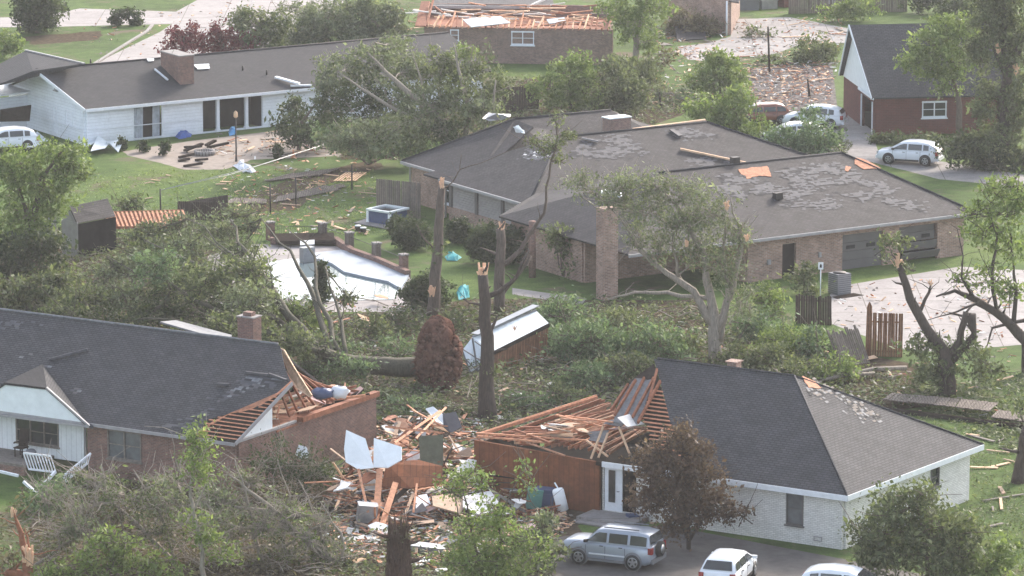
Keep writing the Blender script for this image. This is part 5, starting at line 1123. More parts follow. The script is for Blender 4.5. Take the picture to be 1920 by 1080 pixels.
# ================================================================ TREES AND SHRUBS
# --- back row, top edge
veg('evergreen_tree', 'large dark evergreen by the road at the top left corner', 'tree', (70, 62), [(70, 22, 46, 34), (52, 8, 30, 26), (92, 10, 30, 28), (68, 45, 40, 16)], [([(70, 62), (70, 20), (70, -20)], [.25, .15, .05])], 'leaf_evergreen', cover=4.5, twigs=False)
t = veg('arched_shrub', 'dark shrub clipped into an arch beside the pale road', 'shrub', (236, 48), [(216, 34, 10, 13), (226, 25, 13, 8), (244, 24, 14, 8), (257, 34, 11, 13), (218, 42, 9, 7), (256, 42, 9, 7)], (), 'leaf_evergreen', cover=6, twigs=False, clump=.15)
veg('bush', 'bright green bush at the left edge above the ranch wing', 'bush', (12, 110), [(12, 74, 26, 20), (0, 92, 22, 16), (26, 88, 16, 12)], (), 'leaf_bright', twigs=False)
veg('red_leaf_tree', 'purple-leaved tree behind the ranch roof, left one of two', 'tree', (345, 118), [(345, 82, 32, 24), (330, 66, 15, 14), (360, 60, 14, 16), (318, 92, 14, 12)], [([(345, 118), (345, 70)], [.12, .04])], 'leaf_red', group='purple-leaved trees')
veg('red_leaf_tree', 'purple-leaved tree behind the ranch roof, taller right one of two', 'tree', (420, 112), [(408, 74, 28, 26), (405, 46, 9, 18), (440, 78, 34, 24), (462, 88, 24, 16), (385, 88, 20, 14)], [([(420, 112), (412, 50)], [.13, .04])], 'leaf_red', group='purple-leaved trees')
veg('leafy_tree', 'grey-green tree with bare pale branches right behind the purple-leaved ones', 'tree', (505, 112), [(480, 50, 40, 34), (510, 70, 36, 30), (455, 30, 24, 22), (530, 44, 22, 24)], [([(505, 112), (492, 60), (470, 20)], [.2, .12, .05]), ([(500, 80), (450, 14)], [.1, .03])], 'leaf_olive', 'bark_pale', extra=3)
veg('leafy_tree', 'pale grey-green tree at the top between the street and the roofless brick house', 'tree', (620, 95), [(575, 50, 40, 34), (620, 30, 45, 34), (650, 60, 46, 30), (600, 72, 40, 20), (555, 72, 30, 22)], [([(620, 95), (610, 40), (630, 0)], [.2, .12, .04]), ([(615, 70), (560, 30)], [.1, .03])], 'leaf_gray', 'bark_pale', extra=3)
veg('leafy_tree', 'bent pale tree leaning over the lawn left of the roofless brick house', 'tree', (725, 92), [(705, 40, 44, 32), (740, 55, 26, 22), (690, 66, 36, 20), (680, 10, 40, 22), (735, 20, 20, 18)], [([(725, 92), (710, 50), (670, 20), (640, 15)], [.2, .14, .08, .03])], 'leaf_gray', 'bark_pale', extra=4)
veg('leafy_tree', 'yellow-green backlit tree standing beside the roofless brick house', 'tree', (1190, 128), [(1150, 20, 34, 30), (1190, 40, 38, 34), (1225, 15, 34, 34), (1215, 75, 24, 26), (1165, 62, 20, 20), (1195, -10, 40, 30)], [([(1190, 128), (1196, 60), (1215, 0)], [.28, .2, .1]), ([(1196, 90), (1165, 20)], [.12, .05])], 'leaf_bright', 'bark_pale', extra=3, cover=2.4)
veg('leafy_bush', 'bright green rounded tree top behind the middle roof', 'tree', (1070, 212), [(1070, 140, 42, 36), (1030, 168, 38, 30), (1100, 172, 42, 34), (1060, 185, 50, 22), (1085, 120, 22, 20)], [([(1070, 212), (1072, 140)], [.15, .05])], 'leaf_bright', cover=3.2)
veg('leafy_bush', 'darker green tree right of the bright one behind the middle roof', 'tree', (1165, 212), [(1160, 160, 40, 38), (1145, 190, 46, 22), (1190, 180, 34, 28), (1140, 130, 24, 22)], [([(1165, 212), (1162, 150)], [.15, .05])], 'leaf_olive')
veg('leafy_bush', 'olive bush at the corner of the roofless brick house', 'bush', (1205, 160), [(1190, 130, 34, 30), (1215, 150, 24, 22)], (), 'leaf_olive')
veg('bush', 'large round bright bush beside the gravel yard', 'bush', (1350, 180), [(1350, 132, 46, 34), (1330, 152, 44, 26), (1380, 152, 36, 26), (1345, 108, 26, 18)], (), 'leaf_bright', cover=3.6)
veg('bush', 'dark shrubs in front of the tan brick end wall', 'bush', (1300, 66), [(1290, 40, 34, 24), (1270, 62, 24, 16), (1330, 48, 22, 20)], (), 'leaf_brown', twigs=True)
veg('bush', 'rounded olive bush left of the tall white gable', 'bush', (1530, 118), [(1525, 92, 36, 26), (1505, 104, 22, 18), (1552, 98, 20, 20)], (), 'leaf_olive')
for i, (u, v, mt) in enumerate(((1590, 22, 'leaf_bright'), (1740, 8, 'leaf_dark'), (1800, 20, 'leaf_dark'))):
    veg('bush', ('low bright bush by the far fence', 'dark hedge clump behind the maroon house', 'dark clump right of the hedge behind the maroon house')[i], 'bush', (u, v + 18), [(u, v, 50, 18), (u + 20, v - 12, 36, 16)], (), mt, twigs=False)
for i, (u, v, ru, rv, mt) in enumerate(((1260, 175, 34, 18, 'leaf_gray'), (1450, 108, 40, 12, 'leaf_olive'), (1300, 20, 60, 16, 'leaf_gray'), (1420, 60, 34, 10, 'leaf_olive'), (1120, 190, 50, 14, 'leaf_olive'), (560, 14, 40, 14, 'leaf_gray'), (1240, 110, 26, 22, 'leaf_brown'))):
    veg('fallen_branches', ('thin brush on the lawn left of the large round bush', 'low brush between gravel yard and pale driveway', 'brush at the top edge beside the tan brick house', 'brush on the pale far driveway', 'low brush before the darker tree behind the middle roof', 'brush at the top edge above the ranch', 'brown brush beside the yellow-green backlit tree')[i], 'fallen branches', (u, v + rv), [(u, v, ru, rv)], [([(u + ru, v + rv), (u, v), (u - ru, v)], [.08, .05, .02])], mt, 'bark_pale', extra=10, cover=1.6, group='brush in the far gardens')
# --- right side
veg('leafy_tree', 'bright yellow-green tree hanging over the charcoal roof at upper right', 'tree', (1775, 250), [(1750, 85, 44, 40), (1730, 120, 40, 32), (1790, 120, 40, 44), (1800, 60, 40, 36), (1770, 150, 36, 26), (1700, 115, 20, 18), (1760, 45, 30, 18)], [([(1800, 262), (1795, 170), (1770, 90)], [.25, .18, .06])], 'leaf_bright', cover=3.0, rootY=316)
veg('big_tree', 'tall ragged tree with a broken dark trunk along the upper right edge', 'tree', (1885, 335), [(1860, 40, 50, 50), (1900, 90, 36, 60), (1845, 190, 26, 50), (1900, 200, 34, 60), (1870, 270, 50, 44), (1830, 280, 44, 30), (1905, 310, 36, 34), (1890, -10, 60, 40), (1835, 100, 26, 34)], [([(1885, 335), (1880, 220), (1885, 110), (1880, 0)], [.5, .42, .3, .15]), ([(1882, 180), (1915, 90), (1930, 20)], [.2, .12, .05]), ([(1884, 140), (1850, 60)], [.15, .05])], 'leaf_olive', 'bark_dark', extra=5, cover=4.6, splint=((1872, 90, -1, .8), (1905, 130, -1, .9)), rootY=306)
veg('bush', 'dense dark green shrubs at the foot of the tall ragged tree', 'bush', (1850, 318), [(1800, 275, 40, 26), (1850, 300, 50, 26), (1900, 300, 40, 30)], (), 'leaf_dark')
veg('hedge', 'low clipped bushes along the maroon wall behind the crossover', 'hedge', (1690, 268), [(1650, 262, 24, 12), (1690, 262, 26, 12), (1740, 262, 26, 12)], (), 'leaf_olive', twigs=False, cover=5)
veg('fallen_branches', 'heap of green branches covering the two white cars', 'fallen branches', (1500, 282), [(1470, 258, 44, 24, -2), (1530, 252, 44, 30, -2), (1560, 262, 18, 18, -1), (1500, 268, 60, 18, -2.5), (1524, 215, 18, 20, 2)], [([(1500, 300), (1480, 262), (1462, 250)], [.1, .07, .03])], 'leaf_cool', 'bark_pale', extra=3, cover=3)
veg('leafy_bush', 'bright green broken tree left of the cars, above the middle roof', 'tree', (1385, 268), [(1375, 200, 40, 34), (1350, 235, 40, 28), (1400, 240, 44, 30), (1310, 200, 30, 22), (1420, 262, 30, 20), (1375, 178, 20, 16), (1340, 215, 40, 26)], [([(1385, 268), (1380, 210)], [.15, .05])], 'leaf_bright', cover=3.2)
veg('broken_tree', 'leaning tree with snapped pale top right of the picket fence', 'tree', (1776, 742), [(1665, 470, 16, 26), (1690, 450, 14, 16), (1700, 500, 8, 10), (1730, 650, 40, 26), (1760, 690, 44, 24), (1820, 655, 36, 24), (1740, 710, 40, 24), (1850, 690, 30, 30)], [([(1776, 742), (1772, 665), (1738, 618), (1706, 560), (1686, 492)], [.5, .38, .27, .24, .18]), ([(1770, 680), (1800, 640), (1812, 585)], [.2, .2, .17]), ([(1722, 590), (1742, 548), (1746, 532)], [.12, .08, .05]), ([(1776, 690), (1826, 628), (1820, 590)], [.18, .17, .3])], 'leaf_olive', 'bark_dark', L=.22, W=.10, splint=((1684, 488, 0, 1.0), (1745, 530, 0, .4)), extra=2, cover=2.6)
veg('leaning_tree', 'half-stripped tree leaning in from the right edge over the driveway', 'tree', (1925, 700), [(1880, 400, 50, 40), (1840, 440, 30, 34), (1900, 460, 46, 40), (1880, 350, 40, 30), (1830, 400, 22, 24), (1860, 520, 40, 26), (1900, 540, 36, 24), (1800, 520, 22, 16), (1910, 370, 30, 40)], [([(1930, 710), (1925, 640), (1880, 595), (1830, 562), (1790, 545), (1755, 556)], [.4, .33, .24, .18, .1, .04]), ([(1880, 595), (1830, 570), (1775, 590), (1740, 600)], [.12, .08, .04, .02]), ([(1870, 590), (1860, 520), (1870, 440), (1850, 390)], [.12, .1, .06, .02]), ([(1900, 610), (1905, 540), (1895, 460)], [.14, .1, .03]), ([(1830, 562), (1803, 520), (1806, 480), (1795, 430)], [.1, .06, .04, .02]), ([(1925, 600), (1860, 615), (1850, 650)], [.12, .07, .03])], 'leaf_bright', 'bark_dark', L=.22, W=.1, extra=10, cover=1.7)
veg('tree_trunk', 'dark tree trunk at the right edge below the fallen panels', 'tree', (1910, 905), [(1925, 760, 20, 16)], [([(1908, 912), (1912, 870), (1925, 800)], [.36, .26, .22])], 'leaf_olive', 'bark_dark')
veg('bush', 'wide rounded bush in front of the right corner of the white brick house', 'bush', (1740, 1090), [(1700, 950, 70, 40), (1760, 985, 76, 50), (1660, 985, 50, 44), (1800, 1020, 56, 46), (1700, 1030, 80, 50), (1640, 1040, 40, 40), (1780, 1070, 60, 40), (1720, 925, 36, 22), (1620, 1010, 26, 50)], [([(1740, 1095), (1735, 1010), (1720, 950)], [.12, .08, .03]), ([(1742, 1095), (1790, 1000)], [.08, .02])], 'leaf_olive', extra=4, cover=3.2, L=.2, W=.09)
veg('bush', 'small ragged yellowish bush at the bottom right corner', 'bush', (1850, 1095), [(1850, 1060, 50, 26), (1830, 1080, 60, 24), (1880, 1020, 26, 18)], (), 'leaf_bright')
# --- big damaged tree in front of the garage house
veg('storm_damaged_tree', 'big stripped tree with pale bare limbs and feathery crown before the garage roof', 'tree', (1342, 684),
    [(1095, 345, 46, 22), (1170, 345, 50, 26), (1230, 350, 46, 28), (1290, 360, 50, 30), (1330, 400, 46, 40), (1380, 440, 26, 40), (1210, 395, 60, 26), (1270, 420, 60, 34), (1150, 375, 40, 18), (1350, 500, 44, 40), (1390, 560, 26, 40), (1240, 470, 30, 30), (1190, 440, 30, 26), (1310, 470, 36, 40)],
    [([(1342, 684), (1340, 600), (1330, 545), (1318, 470), (1270, 385), (1225, 345)], [.42, .33, .24, .18, .1, .05]), ([(1338, 610), (1300, 545), (1250, 512), (1200, 470), (1150, 395)], [.26, .2, .15, .1, .04]), ([(1345, 620), (1375, 540), (1392, 450), (1370, 370)], [.25, .18, .1, .03]), ([(1350, 640), (1365, 560), (1355, 470), (1362, 372)], [.2, .14, .08, .03]), ([(1330, 560), (1250, 548), (1190, 548), (1140, 562)], [.14, .1, .07, .04]), ([(1270, 520), (1262, 440), (1285, 400)], [.1, .06, .03]), ([(1230, 500), (1180, 440), (1170, 380)], [.08, .05, .02])],
    'leaf_gray', 'bark_pale', L=.16, W=.06, extra=14, cover=1.6, splint=((1363, 385, -1, .6), (1400, 445, -1, .5), (1288, 455, -1, .5)), group=None)
veg('ivy_shrub', 'climbing leafy shrub on the corner below the low porch roof', 'shrub', (1055, 520), [(1050, 440, 34, 20), (1040, 455, 22, 16), (1085, 450, 26, 18), (1090, 500, 26, 40), (1075, 470, 24, 24), (1105, 540, 26, 20)], (), 'leaf_olive', cover=2.4)
# --- broken trunks of the middle
veg('snapped_tree', 'tall bare broken trunk with splintered orange top in the picture middle', 'tree trunk', (912, 788), [(925, 690, 6, 6)], [([(914, 790), (912, 700), (908, 600), (905, 515)], [.55, .38, .33, .28]), ([(908, 560), (935, 548), (968, 520), (992, 470)], [.16, .13, .1, .05]), ([(910, 572), (880, 568), (868, 560)], [.08, .05, .03])], 'leaf_olive', 'bark_dark', splint=((905, 508, 0, 1.2), (965, 615, 0, .3)), twigs=False)
veg('snapped_tree', 'forked broken trunk with thin leafy limb rising past the brown roof', 'tree trunk', (935, 590), [(1035, 268, 26, 22), (1060, 250, 22, 16), (1010, 275, 22, 16), (1050, 300, 16, 12), (1040, 225, 12, 16)], [([(935, 592), (937, 500), (938, 430)], [.36, .3, .26]), ([(937, 500), (975, 470), (1000, 430), (1020, 400), (1030, 330), (1045, 255), (1042, 215)], [.16, .13, .11, .09, .07, .05, .02]), ([(930, 590), (940, 555), (990, 490), (993, 478)], [.13, .11, .08, .05]), ([(1043, 262), (1070, 235)], [.03, .01])], 'leaf_olive', 'bark', splint=((940, 428, 0, .9),), cover=1.5, L=.18, W=.07, extra=3)
veg('snapped_tree', 'leaning brick-brown broken trunk in front of the hot tub fence', 'tree trunk', (812, 596), [(822, 470, 5, 5)], [([(810, 600), (815, 520), (822, 430), (829, 350)], [.38, .33, .28, .2]), ([(829, 356), (850, 340), (862, 318), (865, 290)], [.05, .04, .03, .02]), ([(862, 318), (920, 298), (985, 272)], [.03, .02, .01]), ([(816, 470), (790, 440), (780, 420)], [.06, .04, .02])], 'leaf_olive', 'bark', splint=((829, 342, -.3, .7), (810, 545, -.6, .8)), twigs=False)
# --- shrubs by the middle house
def roundbush(label, u, v, ru, rv, leaf='leaf_dark', group='round shrubs by the sprawling brick house', name='round_shrub'):
    return veg(name, label, 'shrub', (u, v + rv), [(u, v, ru * .8, rv * .8), (u - ru * .3, v + rv * .3, ru * .6, rv * .6), (u + ru * .3, v + rv * .3, ru * .6, rv * .6)], (), leaf, cover=9, twigs=False, clump=.14, group=group, L=.15, W=.08)
roundbush('round dark green shrub just right of the hot tub', 772, 436, 38, 32)
roundbush('small dark shrub touching the right side of the hot tub', 745, 420, 18, 20)
roundbush('tall domed dark shrub under the louvred wall', 912, 452, 40, 42)
roundbush('second domed dark shrub under the louvred wall, right of the tall one', 955, 455, 40, 40)
roundbush('dark shrub between the pool end and the leaning trunk', 798, 542, 50, 36)
roundbush('low shrub in front of the window with the downpipe', 860, 430, 26, 26)
veg('cypress', 'slim dark cypress standing against the bright pool water', 'shrub', (603, 566), [(603, 545, 13, 18), (603, 522, 10, 18), (602, 500, 6, 12)], (), 'leaf_evergreen', cover=16, twigs=False, clump=.12, group=None, L=.14)
veg('bush', 'dense shrub by the garage door behind the sign', 'shrub', (1508, 552), [(1505, 528, 24, 20), (1512, 508, 16, 16), (1520, 540, 18, 12)], (), 'leaf_olive', cover=4)
for i, (u, v, h) in enumerate(((229, 282, 24), (268, 286, 26), (309, 292, 30), (520, 300, 30))):
    veg('small_conifer', ('small dark conifer by the folded white sheet', 'small dark conifer in front of the curtained door', 'pointed dark conifer at the left end of the patio', 'stubby sapling with bare crown at the right of the lamp post')[i], 'shrub', (u, v), [(u, v - h * .35, 8, h * .32), (u, v - h * .7, 5, h * .25)], (), 'leaf_evergreen', cover=14, twigs=i == 3, clump=.1, L=.13, group='small conifers at the ranch', extra=5 if i == 3 else 0)
veg('shrub', 'spiky grey-green shrub behind the slatted roof', 'shrub', (240, 396), [(240, 380, 20, 15), (228, 385, 12, 10), (254, 384, 12, 12)], (), 'leaf_olive', cover=2.6, extra=5)
# --- left middle
veg('leafy_tree', 'yellow-green tree standing at the left edge before the ranch lawn', 'tree', (55, 500), [(40, 305, 44, 34), (95, 290, 40, 28), (140, 300, 32, 34), (20, 350, 40, 36), (80, 340, 50, 40), (130, 335, 34, 30), (40, 400, 50, 40), (100, 385, 34, 34), (15, 440, 40, 30), (70, 430, 34, 26), (0, 300, 30, 30)], [([(55, 505), (60, 420), (80, 330), (120, 280)], [.3, .24, .15, .05]), ([(60, 430), (30, 340), (15, 290)], [.16, .1, .04])], 'leaf_bright', cover=2.7, extra=2, L=.22, W=.1)
veg('leafy_bush', 'dark shrubs under the yellow-green tree at the left edge', 'bush', (60, 520), [(30, 465, 50, 32), (90, 455, 40, 24), (20, 500, 50, 30), (80, 490, 40, 26)], (), 'leaf_dark')
veg('leafy_bush', 'pale mixed brush at the left edge above the grey roof', 'bush', (60, 590), [(20, 545, 50, 26), (80, 540, 50, 26), (40, 575, 70, 20), (120, 560, 44, 24), (110, 520, 36, 18)], (), 'leaf_olive', extra=4)
# --- the great fallen tree
FT = dict(rootY=239.5)
blobs = []
for (u, v, ru, rv, dy, lf) in ((520, 640, 60, 30, 4, 'leaf_cool'), (570, 600, 60, 34, 5, 'leaf_bright'), (610, 650, 50, 30, 2, 'leaf_cool'), (480, 590, 60, 34, 7, 'leaf_olive'), (430, 540, 60, 34, 9, 'leaf_olive'), (380, 590, 70, 34, 8, 'leaf_dark'), (330, 540, 70, 40, 11, 'leaf_olive'), (300, 590, 70, 30, 8, 'leaf_dark'), (240, 560, 70, 34, 10, 'leaf_gray'), (220, 510, 60, 30, 13, 'leaf_gray'), (280, 480, 70, 34, 14, 'leaf_olive'), (350, 470, 60, 36, 14, 'leaf_gray'), (400, 430, 56, 28, 17, 'leaf_gray'), (330, 425, 50, 24, 18, 'leaf_gray'), (270, 440, 50, 22, 18, 'leaf_olive'), (160, 560, 60, 30, 10, 'leaf_olive'), (130, 590, 60, 24, 8, 'leaf_olive'), (200, 600, 60, 24, 6, 'leaf_dark'), (450, 470, 40, 26, 15, 'leaf_gray'), (470, 420, 30, 20, 17, 'leaf_gray'), (540, 580, 34, 20, 6, 'leaf_bright'), (650, 560, 20, 14, 8, 'leaf_olive'), (660, 690, 50, 24, -1, 'leaf_cool'), (590, 690, 50, 20, 0, 'leaf_cool'), (480, 520, 36, 34, 9, 'leaf_bright'), (400, 630, 80, 18, 3, 'leaf_dark'), (470, 500, 40, 30, 6, 'leaf_olive'), (470, 560, 60, 36, 2, 'leaf_gray'), (560, 640, 60, 30, -1, 'leaf_olive'), (380, 520, 60, 34, 5, 'leaf_olive'), (300, 500, 60, 34, 8, 'leaf_cool'), (440, 610, 70, 26, -2, 'leaf_olive'), (440, 400, 36, 16, 14, 'leaf_gray')):
    blobs.append((u, v, ru, rv, dy, lf))
ft = veg('fallen_tree', 'huge uprooted tree lying left behind the grey roof, its fan of limbs reaching the shed', 'tree', (780, 722), blobs,
    [([(800, 690), (720, 686), (660, 682), (600, 662)], [.55, .5, .46, .36]), ([(610, 668), (540, 590, 3), (470, 480, 9), (430, 410, 14)], [.26, .2, .12, .04]), ([(600, 662), (520, 600, 4), (400, 510, 8), (270, 450, 14)], [.24, .17, .1, .03]), ([(610, 664), (500, 622, 3), (360, 560, 8), (200, 480, 13)], [.2, .15, .09, .03]), ([(600, 660), (480, 640, 1), (330, 600, 5), (170, 590, 7)], [.18, .12, .07, .02]), ([(620, 664), (590, 560, 5), (545, 470, 10), (490, 410, 15)], [.2, .14, .08, .03]), ([(640, 668), (600, 570, 4), (590, 480, 8), (540, 430, 12)], [.16, .12, .07, .03]), ([(560, 610, 3), (480, 520, 8), (380, 440, 14)], [.12, .09, .03]), ([(520, 600, 3), (430, 545, 8), (330, 500, 12), (240, 500, 14)], [.12, .08, .05, .02]), ([(540, 600, 3), (440, 480, 10), (350, 410, 17)], [.1, .07, .02]), ([(480, 640, 1), (350, 625, 3), (230, 612, 4)], [.1, .07, .02]), ([(650, 670), (640, 600, 3), (610, 500, 7)], [.14, .1, .03])],
    'leaf_olive', 'bark_moss', L=.2, W=.09, cover=2.5, extra=20, twig_r=.026, **FT)
m_ = MB(); c0 = PY(822, 664, 238.6); rings = []
for i in range(60):
    d = Vector((random.gauss(0, 1), random.gauss(0, 1), random.gauss(0, 1))).normalized()
N1_, N2_ = 22, 34; vs = []
for i in range(N1_ + 1):
    th = math.pi * i / N1_
    for j in range(N2_):
        ph = 2 * math.pi * j / N2_; k = 1 + .10 * math.sin(3 * ph + 5 * th) + .09 * random.uniform(-1, 1)
        k += .10 * math.sin(7 * ph + 3 * th) * math.sin(th) + .25 * mnoise.noise(Vector((math.cos(ph) * 2.2 * math.sin(th), math.sin(ph) * 2.2 * math.sin(th), 2.5 * math.cos(th)))); vs.append(c0 + Vector((1.1 * abs(math.sin(th)) ** .6 * math.cos(ph) * k * (1 - .12 * math.cos(th)), 1.1 * abs(math.sin(th)) ** .6 * math.sin(ph) * k, 1.95 * math.cos(th) * (.9 + .1 * k))))
m_.add(vs, [(i * N2_ + j, i * N2_ + (j + 1) % N2_, (i + 1) * N2_ + (j + 1) % N2_, (i + 1) * N2_ + j) for i in range(N1_) for j in range(N2_)], 0, True)
for i in range(240):
    d = Vector((random.gauss(0, 1), random.gauss(0, 1), random.gauss(0, 1))).normalized(); a = c0 + Vector((d.x * 1.0 * (1 - .2 * d.z), d.y * 1.1, d.z * 1.95)); m_.tube(wob(a, a + (d + Vector((0, 0, -.3))) * random.uniform(.12, .55), 3, .2), [.05, .035, .02, .008], 4)
for i in range(420):
    d = Vector((random.gauss(0, 1), random.gauss(0, 1), random.gauss(0, 1))).normalized(); a = c0 + Vector((d.x * 1.12 * (1 - .2 * d.z), d.y * 1.18, d.z * 2.0)) * 1.0; r_ = random.uniform(.06, .2)
    m_.lathe(a, [(r_ * .5, -r_ * .8), (r_, -r_ * .2), (r_ * .9, r_ * .5), (r_ * .3, r_ * .9)], 5, 0, rotm0(random.uniform(0, 6), random.uniform(0, 3)))
rb = obj('root_ball', m_, 'soil_red', ft); rb['label'] = 'upright plate of roots and red soil at the trunk foot'
# --- second fallen tree behind
veg('fallen_tree', 'big grey-green tree fallen across the back of the ranch, between it and the middle roofs', 'tree', (880, 300),
    [(640, 130, 50, 40, 6), (700, 120, 50, 40, 6), (760, 130, 50, 46, 4), (820, 140, 50, 46, 3, 'leaf_olive'), (880, 130, 44, 40, 3, 'leaf_olive'), (930, 160, 34, 34, 2, 'leaf_olive'), (860, 190, 50, 44, 0, 'leaf_olive'), (800, 200, 60, 44, 0), (740, 190, 56, 40, 2), (680, 190, 56, 40, 2, 'leaf_dark'), (620, 200, 40, 30, 4, 'leaf_dark'), (760, 250, 60, 34, -3, 'leaf_olive'), (700, 255, 60, 34, -4), (650, 260, 50, 30, -4), (900, 215, 40, 36, -1), (830, 250, 40, 26, -2, 'leaf_dark'), (740, 85, 36, 24, 7), (870, 95, 26, 22, 5, 'leaf_bright'), (610, 165, 30, 34, 5)],
    [([(880, 302), (850, 250), (800, 200), (740, 150), (690, 100)], [.4, .34, .26, .16, .05]), ([(850, 250), (780, 225), (700, 180), (640, 140)], [.2, .16, .1, .04]), ([(870, 280), (880, 200), (860, 130), (850, 80)], [.24, .17, .1, .03]), ([(875, 285), (920, 220), (930, 150)], [.18, .12, .04]), ([(860, 262), (800, 240), (740, 228), (660, 240)], [.14, .1, .08, .03]), ([(800, 205), (790, 150), (770, 90)], [.1, .07, .02])],
    'leaf_gray', 'bark_pale', L=.22, W=.1, cover=2.5, extra=6, rootY=302)
veg('leafy_bush', 'bright green bush spreading before the far end of the ranch', 'bush', (690, 312), [(640, 262, 44, 24), (700, 270, 56, 26), (760, 276, 40, 24), (800, 270, 24, 16), (620, 250, 30, 20)], (), 'leaf_cool', cover=3.5)
veg('leafy_bush', 'small yellow-green shrub at the left tip of the brown roof', 'bush', (800, 296), [(800, 276, 26, 18), (780, 284, 18, 12)], (), 'leaf_bright')
veg('fallen_conifer', 'dark fallen conifer leaning on the ranch porch end', 'tree', (560, 282), [(555, 215, 24, 36, 2), (590, 240, 36, 26, 0), (560, 255, 40, 20, -1), (620, 225, 30, 22, 1), (530, 235, 16, 20, 0)], [([(560, 282), (565, 230), (600, 180)], [.16, .12, .04])], 'leaf_dark', 'bark', extra=4)
# --- middle heap of branches
hp = ((1060, 596, 84, 42, 'leaf_cool'), (1110, 640, 76, 44, 'leaf_cool'), (1064, 650, 30, 26, 'leaf_cool'), (1170, 615, 74, 42, 'leaf_olive'), (1230, 645, 76, 38, 'leaf_cool'), (1100, 700, 50, 30, 'leaf_cool'), (1180, 690, 60, 30, 'leaf_olive'), (1280, 650, 40, 24, 'leaf_olive'), (1010, 590, 30, 20, 'leaf_cool'))
for i, (u, v, ru, rv, lf) in enumerate(hp):
    veg('fallen_branches', ('leafy branches fallen right behind the tipped shed roof', 'largest pale green heap right of the tipped shed', 'leafy branches against the cedar side of the tipped shed', 'fallen branches under the long horizontal limb', 'pale green heap left of the big stripped tree', 'fallen branches just above the loose battens', 'fallen branches behind the white brick house ridge', 'dull heap at the foot of the big stripped tree', 'small pale heap above the tipped shed ridge')[i], 'fallen branches', (u, v + rv), [(u, v, ru, rv), (u - ru * .5, v + rv * .5, ru * .5, rv * .5), (u + ru * .5, v + rv * .5, ru * .5, rv * .5)], [([(u + ru, v + rv), (u, v), (u - ru, v - rv * .3)], [.07, .05, .02])], lf, 'bark', extra=8, cover=2.6, group='heaps of fallen branches in the back gardens', L=.2, W=.09)
hp2 = ((1420, 610, 50, 30, 'leaf_cool'), (1480, 640, 60, 30, 'leaf_bright'), (1540, 650, 50, 28, 'leaf_cool'), (1440, 670, 60, 26, 'leaf_olive'), (1560, 690, 50, 26, 'leaf_bright'), (1380, 670, 36, 26, 'leaf_olive'), (1500, 700, 50, 20, 'leaf_olive'), (1440, 560, 30, 30, 'leaf_bright'))
for i, (u, v, ru, rv, lf) in enumerate(hp2):
    veg('fallen_branches', ('fallen branches right of the big stripped tree trunk', 'bright branches in front of the dark board fence', 'fallen branches between the dark fence and leaning pickets', 'fallen branches behind the chimney of the white brick house', 'bright branches under the leaning greenish pickets', 'fallen branches around the foot of the stripped tree, right side', 'low branches behind the charcoal roof peak', 'tall bright branches against the brick garage wall')[i], 'fallen branches', (u, v + rv), [(u, v, ru, rv), (u - ru * .5, v + rv * .4, ru * .5, rv * .5), (u + ru * .5, v + rv * .4, ru * .5, rv * .5)], [([(u + ru, v + rv), (u, v), (u - ru, v - rv * .3)], [.07, .05, .02])], lf, 'bark', extra=6, cover=3, group='heaps of fallen branches in the back gardens', L=.2, W=.09)
hp3 = ((700, 620, 40, 24, 'leaf_olive'), (745, 600, 40, 22, 'leaf_dark'), (740, 650, 36, 22, 'leaf_cool'), (860, 600, 30, 20, 'leaf_olive'), (690, 740, 60, 20, 'leaf_olive'), (760, 760, 60, 18, 'leaf_cool'), (1000, 752, 60, 14, 'leaf_cool'), (1060, 740, 40, 22, 'leaf_olive'), (850, 765, 50, 14, 'leaf_olive'))
for i, (u, v, ru, rv, lf) in enumerate(hp3):
    veg('fallen_branches', ('fallen branches at the near end of the pool', 'dark brush right of the pool end', 'pale brush left of the upright root ball', 'brush at the foot of the leaning trunk', 'low brush behind the torn brick gable wall', 'low brush below the root ball', 'low brush between the bare trunk and the loose battens', 'brush behind the collapsed rafters', 'thin brush left of the tall bare trunk')[i], 'fallen branches', (u, v + rv), [(u, v, ru, rv)], [([(u + ru, v + rv), (u, v), (u - ru, v - rv * .3)], [.06, .04, .02])], lf, 'bark', extra=8, cover=2.4, group='heaps of fallen branches in the back gardens', L=.2, W=.09)
m_ = MB()
for path, r in (([(1640, 700), (1560, 705), (1500, 700), (1480, 680)], .1), ([(1700, 690), (1640, 692), (1600, 700), (1540, 712)], .15)): m_.tube([G(u, v, .4) for u, v in path], [r, r * .9, r * .8, r * .5], 7)
one('fallen_log', m_, 'bark_pale', 'pale fallen log lying below the picket fence', 'log')
m_ = MB(); m_.tube([G(1665, 770, .5), G(1560, 735, .6), G(1500, 728, .5), G(1450, 690, .8)], [.06, .09, .11, .05], 6); one('fallen_limb', m_, 'bark_pale', 'long pale limb lying behind the roof peak of the white house', 'limb')
